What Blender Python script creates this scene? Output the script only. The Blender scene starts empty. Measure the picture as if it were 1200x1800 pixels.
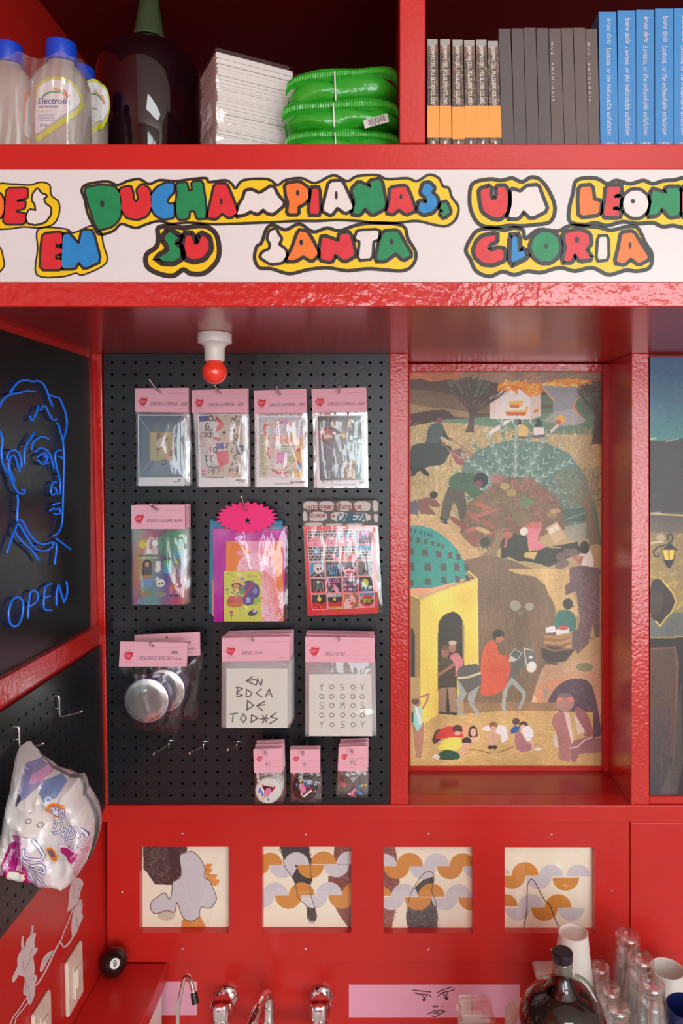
import bpy, bmesh, math, random
import numpy as np
from mathutils import Vector, Matrix

random.seed(7)
RNG = np.random.default_rng(11)
sc = bpy.context.scene
COL = sc.collection

# ------------------------------------------------------------------ camera
F, CX, CY, CAMZ = 1300.0, 680.0, 800.0, 2.0          # focal length and principal point in px of 1200x1800
cam_d = bpy.data.cameras.new('camera')
cam = bpy.data.objects.new('camera', cam_d)
COL.objects.link(cam)
cam.location = (0, 0, CAMZ)
cam.rotation_euler = (math.pi / 2, 0, 0)
cam_d.sensor_fit = 'VERTICAL'
cam_d.sensor_height = 24.0
cam_d.lens = 24.0 * F / 1800.0
cam_d.shift_x = -(CX - 600) / 1800.0
cam_d.shift_y = -(900 - CY) / 1800.0
cam_d.clip_start = 0.02
sc.camera = cam
sc.cycles.transparent_max_bounces = 48          # many layers of clear film hang behind each other

# ------------------------------------------------------------------ world, daylight, exposure
wd = bpy.data.worlds.new('world'); sc.world = wd
wd.use_nodes = True
bg = wd.node_tree.nodes['Background']
bg.inputs['Color'].default_value = (0.80, 0.90, 1.0, 1)
bg.inputs['Strength'].default_value = 3.0
sc.view_settings.view_transform = 'Standard'
sc.view_settings.look = 'None'
sc.view_settings.exposure = 0.0
sc.view_settings.gamma = 1.0
sc.view_settings.use_curve_mapping = False

ROOM_Y0 = -3.2
def window_light(name, x0, x1, z0, z1, rad, color):
    """daylight standing in one opening of the shop front, radiance rad"""
    d = bpy.data.lights.new(name, 'AREA'); d.shape = 'RECTANGLE'
    d.size = x1 - x0; d.size_y = z1 - z0
    d.energy = rad * math.pi * (x1 - x0) * (z1 - z0)
    d.color = color
    o = bpy.data.objects.new(name, d); COL.objects.link(o)
    o.location = ((x0 + x1) / 2, ROOM_Y0 + 0.03, (z0 + z1) / 2)
    o.rotation_euler = (math.pi / 2, 0, 0)
    return o
DAY = (0.91, 1.0, 1.0)
WINDOWS = [(0.75, 1.75, 0.55, 2.25), (1.85, 2.80, 0.55, 2.25), (0.75, 1.75, 2.60, 3.40), (1.85, 2.80, 2.60, 3.40), (-0.45, 0.25, 1.05, 2.95)]
for i, (a, b, c, d) in enumerate(WINDOWS):
    window_light('daylight_opening', a, b, c, d, 4.7 if i < 4 else 3.9, DAY)
# fluorescent room lamps on the ceiling behind the camera
def ceiling_lamp(x, y, z, lx, ly, rad):
    d = bpy.data.lights.new('ceiling_lamp_light', 'AREA'); d.shape = 'RECTANGLE'
    d.size = lx; d.size_y = ly; d.energy = rad * math.pi * lx * ly; d.color = (0.94, 1.0, 0.98)
    o = bpy.data.objects.new('ceiling_lamp_light', d); COL.objects.link(o); o.location = (x, y, z)
ceiling_lamp(0.7, -0.9, 3.52, 1.2, 0.5, 7.5)

# ------------------------------------------------------------------ pixel <-> place helpers
def W(px, py, Y):
    """point that stands at depth Y (metres from the camera plane)"""
    return ((px - CX) / F * Y, Y, CAMZ + (CY - py) / F * Y)
YB, YN, YF = 1.603, 1.78, 1.1035      # frame plane, niche back, front of overhead cabinet
WA, WB = -0.641, 0.02513
def XL(z):                             # the left wall leans a little
    return WA + WB * (2.216 - z)
def WL(px, py, d=0.0):
    """point on the left wall, d metres off it"""
    p, q = (px - CX) / F, (CY - py) / F
    Y = (WA + 0.216 * WB + d) / (p + WB * q)
    return (p * Y, Y, CAMZ + q * Y)

# ------------------------------------------------------------------ object helpers
ORG = {}
def thing(name, label, cat, loc=(0, 0, 0), group=None):
    o = bpy.data.objects.new(name, None); COL.objects.link(o)
    o.empty_display_size = 0.02
    o.location = loc; o['label'] = label; o['category'] = cat
    if group: o['group'] = group
    ORG[o.name] = Vector(loc)
    return o
def tag(o, label, cat, group=None):
    o['label'] = label; o['category'] = cat
    if group: o['group'] = group
    return o
def struct(o, label=None):
    o['kind'] = 'structure'
    if label: o['label'] = label
    return o
def org_of(p):
    while p is not None:
        if p.name in ORG: return ORG[p.name]
        p = p.parent
    return Vector((0, 0, 0))
def place(me, name, parent):
    o = bpy.data.objects.new(name, me); COL.objects.link(o)
    if parent is not None:
        L = org_of(parent)
        me.transform(Matrix.Translation(-L)); o.parent = parent
    else:
        co = np.empty(len(me.vertices) * 3); me.vertices.foreach_get('co', co); co = co.reshape(-1, 3)
        L = Vector(((co[:, 0].min() + co[:, 0].max()) / 2, (co[:, 1].min() + co[:, 1].max()) / 2, co[:, 2].min()))
        me.transform(Matrix.Translation(-L)); o.location = L; ORG[o.name] = L
    return o
def mk(name, verts, faces, mat, parent=None, smooth=False, fm=None):
    me = bpy.data.meshes.new(name)
    me.from_pydata([tuple(v) for v in verts], [], faces)
    for m in (mat if isinstance(mat, (list, tuple)) else [mat]): me.materials.append(m)
    if fm is not None: me.polygons.foreach_set('material_index', fm)
    if smooth: me.polygons.foreach_set('use_smooth', [True] * len(me.polygons))
    me.update()
    return place(me, name, parent)
class G:
    """collects shapes into one mesh"""
    def __init__(s): s.v, s.f, s.m = [], [], []
    def add(s, v, f, m=0):
        n = len(s.v); s.v += [tuple(p) for p in v]
        s.f += [tuple(i + n for i in q) for q in f]; s.m += [m] * len(f); return s
    def box(s, x0, x1, y0, y1, z0, z1, m=0):
        v = [(x0,y0,z0),(x1,y0,z0),(x1,y1,z0),(x0,y1,z0),(x0,y0,z1),(x1,y0,z1),(x1,y1,z1),(x0,y1,z1)]
        return s.add(v, [(0,3,2,1),(4,5,6,7),(0,1,5,4),(1,2,6,5),(2,3,7,6),(3,0,4,7)], m)
    def bbox(s, x0, x1, y0, y1, z0, z1, b=0.002, m=0, seg=1):
        bm = bmesh.new(); bmesh.ops.create_cube(bm, size=1)
        for v in bm.verts:
            v.co = Vector(((x0+x1)/2 + v.co.x*(x1-x0), (y0+y1)/2 + v.co.y*(y1-y0), (z0+z1)/2 + v.co.z*(z1-z0)))
        bmesh.ops.bevel(bm, geom=bm.edges[:], offset=b, segments=seg, affect='EDGES')
        bm.verts.index_update()
        s.add([v.co for v in bm.verts], [tuple(v.index for v in f.verts) for f in bm.faces], m); bm.free(); return s
    def hexa(s, front, back, m=0):
        """box between two quads of points"""
        v = list(front) + list(back)
        return s.add(v, [(0,1,2,3),(7,6,5,4),(0,4,5,1),(1,5,6,2),(2,6,7,3),(3,7,4,0)], m)
    def lathe(s, prof, c, n=32, m=0, sx=1.0, sy=1.0, axis='z', cap=True):
        k = len(s.v); N = len(prof)
        for r, h in prof:
            for i in range(n):
                a = 2*math.pi*i/n; x, y = r*math.cos(a)*sx, r*math.sin(a)*sy
                if axis == 'z': s.v.append((c[0]+x, c[1]+y, c[2]+h))
                elif axis == 'y': s.v.append((c[0]+x, c[1]+h, c[2]+y))
                else: s.v.append((c[0]+h, c[1]+x, c[2]+y))
        for j in range(N-1):
            for i in range(n):
                i2 = (i+1) % n
                s.f.append((k+j*n+i, k+j*n+i2, k+(j+1)*n+i2, k+(j+1)*n+i)); s.m.append(m)
        if cap:
            if prof[0][0] > 1e-6: s.f.append(tuple(k+i for i in reversed(range(n)))); s.m.append(m)
            if prof[-1][0] > 1e-6: s.f.append(tuple(k+(N-1)*n+i for i in range(n))); s.m.append(m)
        return s
    def tube(s, pts, r, n=8, m=0, closed=False):
        pts = [Vector(p) for p in pts]; N = len(pts); k = len(s.v); up = None
        rr = r if isinstance(r, (list, tuple)) else [r]*N
        for j, p in enumerate(pts):
            a = pts[(j-1) % N] if (closed or j > 0) else p
            b = pts[(j+1) % N] if (closed or j < N-1) else p
            t = (b-a).normalized() if (b-a).length > 1e-9 else Vector((0,0,1))
            if up is None:
                up = t.orthogonal().normalized()
            up = (up - t*up.dot(t))
            up = up.normalized() if up.length > 1e-6 else t.orthogonal().normalized()
            w = t.cross(up)
            for i in range(n):
                an = 2*math.pi*i/n
                s.v.append(tuple(p + up*(rr[j]*math.cos(an)) + w*(rr[j]*math.sin(an))))
        M = N if closed else N-1
        for j in range(M):
            for i in range(n):
                i2 = (i+1) % n; j2 = (j+1) % N
                s.f.append((k+j*n+i, k+j*n+i2, k+j2*n+i2, k+j2*n+i)); s.m.append(m)
        if not closed:
            s.f.append(tuple(k+i for i in reversed(range(n)))); s.f.append(tuple(k+(N-1)*n+i for i in range(n))); s.m += [m, m]
        return s
    def sphere(s, c, r, nu=24, nv=14, m=0, sx=1, sy=1, sz=1):
        prof = [(max(1e-5, r*math.sin(math.pi*j/nv)), -r*math.cos(math.pi*j/nv)*sz) for j in range(nv+1)]
        return s.lathe(prof, c, nu, m, sx, sy, cap=False)
    def poly(s, pts, m=0):
        return s.add(pts, [tuple(range(len(pts)))], m)
    def build(s, name, mat, parent=None, smooth=False):
        return mk(name, s.v, s.f, mat, parent, smooth, s.m if isinstance(mat, (list, tuple)) else None)
def smooth_by_angle(o, ang=0.6):
    me = o.data
    me.polygons.foreach_set('use_smooth', [True]*len(me.polygons))
    bm = bmesh.new(); bm.from_mesh(me)
    for e in bm.edges:
        if len(e.link_faces) == 2 and e.calc_face_angle(0) > ang: e.smooth = False
    bm.to_mesh(me); bm.free(); return o
def children_of(o): return [c for c in bpy.data.objects if c.parent == o]
def copy_tree(root, delta=(0,0,0), rz=0.0, rx=0.0, ry=0.0, label=None, group=None, skip=()):
    r = root.copy(); COL.objects.link(r)
    r.location = Vector(root.location) + Vector(delta); ORG[r.name] = Vector(r.location)
    r.rotation_euler = (rx, ry, rz)
    if label: r['label'] = label
    if group: r['group'] = group
    for c in children_of(root):
        if c.name.split('.')[0] in skip: continue
        cc = c.copy(); COL.objects.link(cc); cc.parent = r
        for g in children_of(c):
            gg = g.copy(); COL.objects.link(gg); gg.parent = cc
    return r
def srgb(c):
    c = np.asarray(c, dtype=float)
    return np.where(c <= 0.04045, c/12.92, ((np.clip(c, 0, None)+0.055)/1.055)**2.4)
def rgb(*c):
    c = [x/255 if max(c) > 1.5 else x for x in c]
    return tuple(float(x) for x in srgb(c))

# ------------------------------------------------------------------ materials
def material(name, color, rough=0.4, metal=0.0, spec=0.5, coat=0.0, bump=None, bump2=None, var=None, trans=0.0, ior=1.5, emit=None, estr=0.0, attr=False, stretch=None, rvar=None, coat_rough=0.05, alpha=1.0):
    m = bpy.data.materials.new(name); m.use_nodes = True
    nt = m.node_tree; b = nt.nodes['Principled BSDF']
    L = nt.links.new
    b.inputs['Base Color'].default_value = (*color[:3], 1)
    b.inputs['Roughness'].default_value = rough
    b.inputs['Metallic'].default_value = metal
    b.inputs['Specular IOR Level'].default_value = spec
    b.inputs['Coat Weight'].default_value = coat
    b.inputs['Coat Roughness'].default_value = coat_rough
    b.inputs['Transmission Weight'].default_value = trans
    b.inputs['IOR'].default_value = ior
    if alpha < 1: b.inputs['Alpha'].default_value = alpha
    if emit: b.inputs['Emission Color'].default_value = (*emit, 1); b.inputs['Emission Strength'].default_value = estr
    tc = None
    def coords():
        nonlocal tc
        if tc is None:
            t = nt.nodes.new('ShaderNodeTexCoord'); tc = t.outputs['Object']
            if stretch:
                mp = nt.nodes.new('ShaderNodeMapping'); mp.inputs['Scale'].default_value = stretch
                L(tc, mp.inputs['Vector']); tc = mp.outputs['Vector']
        return tc
    def noise(scale, detail=3.0):
        n = nt.nodes.new('ShaderNodeTexNoise'); n.inputs['Scale'].default_value = scale; n.inputs['Detail'].default_value = detail
        L(coords(), n.inputs['Vector']); return n.outputs['Fac']
    src = None
    if attr:
        a = nt.nodes.new('ShaderNodeVertexColor'); a.layer_name = 'Col'; src = a.outputs['Color']
    if var:
        mr = nt.nodes.new('ShaderNodeMapRange'); mr.inputs['From Min'].default_value = 0.25; mr.inputs['From Max'].default_value = 0.75
        mr.inputs['To Min'].default_value = 1 - var[1]; mr.inputs['To Max'].default_value = 1 + var[1]
        L(noise(var[0], 4.0), mr.inputs['Value'])
        hs = nt.nodes.new('ShaderNodeHueSaturation')
        if src is not None: L(src, hs.inputs['Color'])
        else: hs.inputs['Color'].default_value = (*color[:3], 1)
        L(mr.outputs['Result'], hs.inputs['Value']); src = hs.outputs['Color']
    if src is not None: L(src, b.inputs['Base Color'])
    if rvar:
        mr = nt.nodes.new('ShaderNodeMapRange'); mr.inputs['From Min'].default_value = 0.3; mr.inputs['From Max'].default_value = 0.7
        mr.inputs['To Min'].default_value = rvar[1]; mr.inputs['To Max'].default_value = rvar[2]
        L(noise(rvar[0]), mr.inputs['Value']); L(mr.outputs['Result'], b.inputs['Roughness'])
    prev = None
    for bp in (bump, bump2):
        if bp:
            bn = nt.nodes.new('ShaderNodeBump'); bn.inputs['Strength'].default_value = bp[1]; bn.inputs['Distance'].default_value = bp[2] if len(bp) > 2 else 0.001
            L(noise(bp[0], 2.0), bn.inputs['Height'])
            if prev is not None: L(prev, bn.inputs['Normal'])
            prev = bn.outputs['Normal']
    if prev is not None:
        L(prev, b.inputs['Normal'])
        if coat > 0: L(prev, b.inputs['Coat Normal'])
    return m
def film_material(name, fac=0.10, rough=0.06, tint=(1,1,1), bump=(60, 0.5, 0.002), milky=0.0, ior=1.45):
    """clear plastic film: see-through sheet with a glossy skin"""
    m = bpy.data.materials.new(name); m.use_nodes = True
    nt = m.node_tree; L = nt.links.new
    for n in list(nt.nodes):
        if n.type != 'OUTPUT_MATERIAL': nt.nodes.remove(n)
    out = [n for n in nt.nodes if n.type == 'OUTPUT_MATERIAL'][0]
    tr = nt.nodes.new('ShaderNodeBsdfTransparent'); tr.inputs['Color'].default_value = (*tint, 1)
    gl = nt.nodes.new('ShaderNodeBsdfGlossy'); gl.inputs['Roughness'].default_value = rough; gl.inputs['Color'].default_value = (1,1,1,1)
    fr = nt.nodes.new('ShaderNodeFresnel')
    ge = nt.nodes.new('ShaderNodeNewGeometry'); io = nt.nodes.new('ShaderNodeMath'); io.operation = 'MULTIPLY_ADD'   # same skin seen from either side
    io.inputs[1].default_value = 1/ior-ior; io.inputs[2].default_value = ior; L(ge.outputs['Backfacing'], io.inputs[0]); L(io.outputs[0], fr.inputs['IOR'])
    ad = nt.nodes.new('ShaderNodeMath'); ad.operation = 'ADD'; ad.inputs[1].default_value = fac; ad.use_clamp = True
    L(fr.outputs['Fac'], ad.inputs[0])
    mx = nt.nodes.new('ShaderNodeMixShader'); L(ad.outputs[0], mx.inputs['Fac']); L(gl.outputs[0], mx.inputs[2])
    base = tr.outputs[0]
    if milky > 0:
        df = nt.nodes.new('ShaderNodeBsdfDiffuse'); df.inputs['Color'].default_value = (0.85,0.85,0.86,1)
        m2 = nt.nodes.new('ShaderNodeMixShader'); m2.inputs['Fac'].default_value = milky
        L(base, m2.inputs[1]); L(df.outputs[0], m2.inputs[2]); base = m2.outputs[0]
    L(base, mx.inputs[1]); L(mx.outputs[0], out.inputs['Surface'])
    if bump:
        t = nt.nodes.new('ShaderNodeTexCoord'); n = nt.nodes.new('ShaderNodeTexNoise'); n.inputs['Scale'].default_value = bump[0]
        mp = nt.nodes.new('ShaderNodeMapping'); mp.inputs['Scale'].default_value = (1, 1, 0.35)
        L(t.outputs['Object'], mp.inputs['Vector']); L(mp.outputs['Vector'], n.inputs['Vector'])
        bn = nt.nodes.new('ShaderNodeBump'); bn.inputs['Strength'].default_value = bump[1]; bn.inputs['Distance'].default_value = bump[2]
        L(n.outputs['Fac'], bn.inputs['Height'])
        L(bn.outputs['Normal'], gl.inputs['Normal']); L(bn.outputs['Normal'], fr.inputs['Normal'])
    return m
M = {}
RED = rgb(202, 38, 31)
M['red'] = material('red_gloss_paint', RED, 0.30, bump=(140, 0.20, 0.0012), bump2=(18, 0.10, 0.004), var=(7, 0.05))
M['red_lip'] = material('red_gloss_paint_thick', RED, 0.18, coat=0.75, coat_rough=0.08, bump=(75, 0.65, 0.0018), bump2=(14, 0.35, 0.004), var=(9, 0.06))
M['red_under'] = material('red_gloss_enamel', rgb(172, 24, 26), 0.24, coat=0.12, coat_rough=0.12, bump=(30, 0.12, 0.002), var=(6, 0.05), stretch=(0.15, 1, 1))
M['red_matte'] = material('red_flat_paint', RED, 0.55, var=(5, 0.04))
M['red_dark'] = material('red_cubby_dark', rgb(104, 8, 13), 0.5, var=(6, 0.06), bump=(60, 0.1, 0.001))  # darker red than the outer boards; covers cubby floor, top and back
M['black_gloss'] = material('black_gloss_paint', rgb(22, 22, 24), 0.30, bump=(110, 0.16, 0.0012), bump2=(9, 0.12, 0.005))
M['black_peg'] = material('black_pegboard_paint', rgb(27, 30, 34), 0.33, bump=(120, 0.30, 0.0012), bump2=(22, 0.2, 0.002), var=(25, 0.25))
M['white_sign'] = material('white_sign_paint', rgb(228, 226, 223), 0.25, bump=(40, 0.10, 0.002), stretch=(0.3, 1, 1.0), var=(12, 0.02))
M['paint_yellow'] = material('sign_yellow', rgb(244, 206, 26), 0.32, bump=(70, 0.15, 0.001), var=(40, 0.06))
M['paint_black'] = material('sign_black', rgb(44, 42, 42), 0.3, bump=(90, 0.2, 0.001))
M['paint_red'] = material('sign_red', rgb(218, 48, 54), 0.32, bump=(70, 0.15, 0.001), var=(60, 0.10))
M['paint_green'] = material('sign_green', rgb(16, 140, 84), 0.32, bump=(70, 0.15, 0.001), var=(60, 0.12))
M['paint_blue'] = material('sign_blue', rgb(34, 138, 204), 0.32, bump=(70, 0.15, 0.001), var=(60, 0.10))
M['paint_orange'] = material('sign_orange', rgb(246, 124, 46), 0.32, bump=(70, 0.15, 0.001), var=(60, 0.08))
M['paint_white'] = material('sign_white', rgb(232, 226, 220), 0.32, bump=(70, 0.15, 0.001), var=(60, 0.03))
M['white'] = material('white_plastic', rgb(236, 234, 226), 0.3)
M['paper'] = material('white_paper', rgb(235, 232, 226), 0.8)
M['pink'] = material('pink_paper', rgb(240, 176, 190), 0.7)
M['pink_patch'] = material('pink_wall_paint', rgb(236, 168, 190), 0.4, var=(10, 0.03))
M['chrome'] = material('chrome', (0.82, 0.82, 0.83), 0.06, metal=1.0)
M['steel'] = material('wire_steel', (0.62, 0.62, 0.63), 0.25, metal=1.0)
M['zinc'] = material('screw_zinc', (0.75, 0.74, 0.72), 0.3, metal=1.0)
M['black'] = material('black_plastic', rgb(20, 20, 22), 0.35)
M['ink'] = material('black_ink', rgb(30, 26, 28), 0.6)
M['neon'] = material('blue_neon_tube', rgb(4, 92, 214), 0.18, emit=rgb(0, 124, 250), estr=0.24, coat=0.5)
M['canvas'] = material('printed_paper', (0.8,0.8,0.8), 0.5, attr=True)
M['canvas_gloss'] = material('glossy_print', (0.8,0.8,0.8), 0.2, attr=True, coat=0.4)
M['oil'] = material('oil_paint', (0.8,0.8,0.8), 0.38, attr=True, bump=(900, 0.22, 0.0006))
M['clear'] = film_material('clear_film', 0.035, 0.08, bump=(45, 0.35, 0.004))
M['clear_flat'] = film_material('clear_film_smooth', 0.02, 0.05, bump=(25, 0.3, 0.004), milky=0.10)
M['pane'] = film_material('glass_pane', 0.0, 0.01, bump=None)
M['glass'] = film_material('clear_glass', 0.04, 0.03, tint=(.95,.965,.96), bump=None, ior=2.3)
M['plaster'] = material('white_plaster', rgb(225, 222, 214), 0.8, var=(3, 0.03))
M['floor'] = material('concrete_floor', rgb(150, 142, 134), 0.5, var=(4, 0.1), bump=(30, 0.1, 0.002))

# ------------------------------------------------------------------ canvas: flat colour work held as vertex colours
class Canvas:
    def __init__(s, x0, y0, x1, y1, sc=1.0, bgc=(1,1,1)):
        s.x0, s.y0, s.x1, s.y1, s.s = x0, y0, x1, y1, sc
        s.w = max(2, int(round((x1-x0)*sc))+1); s.h = max(2, int(round((y1-y0)*sc))+1)
        s.xs = np.linspace(x0, x1, s.w); s.ys = np.linspace(y0, y1, s.h)
        s.a = np.empty((s.h, s.w, 3)); s.a[:] = s.c(bgc); s.mask = None
        s.zx, s.zy, s.zs = 0.0, 0.0, 1.0
    def c(s, c): return np.array(c, dtype=float)/255 if max(c) > 1.5 else np.array(c, dtype=float)
    def zone(s, x, y, k): s.zx, s.zy, s.zs = x, y, k; return s
    def t(s, pts):
        p = np.array(pts, dtype=float).reshape(-1, 2)
        return p/s.zs + np.array([s.zx, s.zy])
    def sub(s, xa, ya, xb, yb):
        i0 = max(0, np.searchsorted(s.xs, xa)-1); i1 = min(s.w, np.searchsorted(s.xs, xb)+1)
        j0 = max(0, np.searchsorted(s.ys, ya)-1); j1 = min(s.h, np.searchsorted(s.ys, yb)+1)
        return i0, i1, j0, j1
    def inside(s, p, i0, i1, j0, j1):
        X, Y = np.meshgrid(s.xs[i0:i1], s.ys[j0:j1]); r = np.zeros(X.shape, bool)
        n = len(p)
        for k in range(n):
            xa, ya = p[k]; xb, yb = p[(k+1) % n]
            if ya == yb: continue
            c = ((ya > Y) != (yb > Y)) & (X < (xb-xa)*(Y-ya)/(yb-ya)+xa); r ^= c
        return r
    def blend(s, i0, i1, j0, j1, al, col, noise=0.0):
        if i1 <= i0 or j1 <= j0: return
        col = s.c(col) if not (isinstance(col, np.ndarray) and col.ndim == 3) else col
        al = al[..., None].astype(float)
        src = np.broadcast_to(col, s.a[j0:j1, i0:i1].shape)
        if noise > 0: src = src*(1+noise*RNG.standard_normal(src.shape[:2])[..., None])
        s.a[j0:j1, i0:i1] = s.a[j0:j1, i0:i1]*(1-al)+src*al
    def poly(s, pts, col, al=1.0, noise=0.0, smooth=0):
        p = s.t(pts)
        for _ in range(smooth): p = np.array(chaikin([tuple(q) for q in p]))
        i0, i1, j0, j1 = s.sub(p[:,0].min(), p[:,1].min(), p[:,0].max(), p[:,1].max())
        if i1 <= i0 or j1 <= j0: return s
        s.blend(i0, i1, j0, j1, s.inside(p, i0, i1, j0, j1)*al, col, noise); return s
    def grad(s, pts, c0, c1, noise=0.0, al=1.0):
        p = s.t(pts); i0, i1, j0, j1 = s.sub(p[:,0].min(), p[:,1].min(), p[:,0].max(), p[:,1].max())
        if i1 <= i0 or j1 <= j0: return s
        t = (s.ys[j0:j1]-p[:,1].min())/max(1e-6, (p[:,1].max()-p[:,1].min()))
        col = (s.c(c0)[None]*(1-t[:,None])+s.c(c1)[None]*t[:,None])[:,None,:]*np.ones((1, i1-i0, 1))
        s.blend(i0, i1, j0, j1, s.inside(p, i0, i1, j0, j1)*al, col, noise); return s
    def rect(s, x0, y0, x1, y1, col, al=1.0, noise=0.0): return s.poly([(x0,y0),(x1,y0),(x1,y1),(x0,y1)], col, al, noise)
    def ell(s, cx, cy, rx, ry, col, rot=0.0, al=1.0, noise=0.0, half=None):
        (cx, cy), = s.t([(cx, cy)]); rx /= s.zs; ry /= s.zs; R = max(rx, ry)
        i0, i1, j0, j1 = s.sub(cx-R-1, cy-R-1, cx+R+1, cy+R+1)
        if i1 <= i0 or j1 <= j0: return s
        X, Y = np.meshgrid(s.xs[i0:i1]-cx, s.ys[j0:j1]-cy); ca, sa = math.cos(rot), math.sin(rot)
        u, v = X*ca+Y*sa, -X*sa+Y*ca; d = np.sqrt((u/rx)**2+(v/ry)**2)
        k = np.clip((1-d)*min(rx, ry)*s.s+0.5, 0, 1)
        if half == 'top': k = k*(Y <= 0)
        if half == 'bot': k = k*(Y >= 0)
        s.blend(i0, i1, j0, j1, k*al, col, noise); return s
    def line(s, pts, w, col, al=1.0, closed=False):
        p = s.t(pts); w = w/s.zs
        if closed: p = np.vstack([p, p[:1]])
        for k in range(len(p)-1):
            a, b = p[k], p[k+1]
            i0, i1, j0, j1 = s.sub(min(a[0],b[0])-w-1, min(a[1],b[1])-w-1, max(a[0],b[0])+w+1, max(a[1],b[1])+w+1)
            if i1 <= i0 or j1 <= j0: continue
            X, Y = np.meshgrid(s.xs[i0:i1], s.ys[j0:j1]); d = b-a; L2 = max(1e-9, d@d)
            t = np.clip(((X-a[0])*d[0]+(Y-a[1])*d[1])/L2, 0, 1)
            D = np.hypot(X-a[0]-t*d[0], Y-a[1]-t*d[1])
            k2 = np.clip((w/2-D)*s.s+0.5, 0, 1)*min(1.0, max(0.35, w*s.s))
            s.blend(i0, i1, j0, j1, k2*al, col)
        return s
    def dabs(s, pts, n, cols, length, width, ang, jit=0.4, al=0.8):
        """brush strokes scattered inside a polygon"""
        p = s.t(pts); x0, y0 = p.min(0); x1, y1 = p.max(0); z = (s.zx, s.zy, s.zs)
        k = 0; tries = 0; s.zone(0, 0, 1)
        while k < n and tries < n*6:
            tries += 1
            x, y = RNG.uniform(x0, x1), RNG.uniform(y0, y1)
            c = False; m = len(p)
            for i in range(m):
                xa, ya = p[i]; xb, yb = p[(i+1) % m]
                if (ya > y) != (yb > y) and x < (xb-xa)*(y-ya)/(yb-ya)+xa: c = not c
            if not c: continue
            k += 1; a = ang+RNG.normal(0, jit); l = length*RNG.uniform(0.5, 1.3)
            s.line([(x, y), (x+l*math.cos(a), y+l*math.sin(a))], width*RNG.uniform(0.6, 1.4), cols[RNG.integers(len(cols))], al)
        s.zone(*z); return s
    def noise(s, amt):
        s.a *= 1+amt*RNG.standard_normal((s.h, s.w))[..., None]; return s
    def blotch(s, amt, cells):
        """slow tone variation of the paint or print itself"""
        g = RNG.standard_normal((cells+2, cells+2)); yy = np.linspace(0, cells, s.h); xx = np.linspace(0, cells, s.w)
        yi = yy.astype(int); xi = xx.astype(int); fy = (yy-yi)[:,None]; fx = (xx-xi)[None]
        v = g[yi][:,xi]*(1-fy)*(1-fx)+g[yi+1][:,xi]*fy*(1-fx)+g[yi][:,xi+1]*(1-fy)*fx+g[yi+1][:,xi+1]*fy*fx
        s.a *= 1+amt*v[..., None]; return s
    def clipto(s, pts, smooth=0):
        p = s.t(pts)
        for _ in range(smooth): p = np.array(chaikin([tuple(q) for q in p]))
        s.mask = s.inside(p, 0, s.w, 0, s.h); return s
    # single-stroke lettering
    def text(s, txt, x, y, h, col, w=None, track=1.0, slant=0.0, rot=0.0, al=1.0, ratio=0.62):
        w = w or h*0.13; cx = 0.0; ca, sa = math.cos(rot), math.sin(rot)
        for ch in txt:
            st = STROKES.get(ch.upper() if ch.upper() in STROKES else ' ', [])
            hh = h*(0.72 if ch.islower() else 1.0)
            for pl in st:
                q = []
                for (u, v) in pl:
                    lx = cx+u*hh*ratio+(1-v)*hh*slant; ly = (v-1)*hh
                    q.append((x+lx*ca-ly*sa, y+lx*sa+ly*ca))
                s.line(q, w, col, al)
            cx += (hh*ratio*1.35 if ch != ' ' else h*ratio*0.9)*track
        return s
    def colors(s): return srgb(np.clip(s.a, 0, 1))
def O8(x0=0.0, y0=0.0, x1=1.0, y1=1.0, a0=0, a1=360, n=10):
    cx, cy, rx, ry = (x0+x1)/2, (y0+y1)/2, (x1-x0)/2, (y1-y0)/2
    return [(cx+rx*math.cos(math.radians(a0+(a1-a0)*i/n)), cy+ry*math.sin(math.radians(a0+(a1-a0)*i/n))) for i in range(n+1)]
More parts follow.
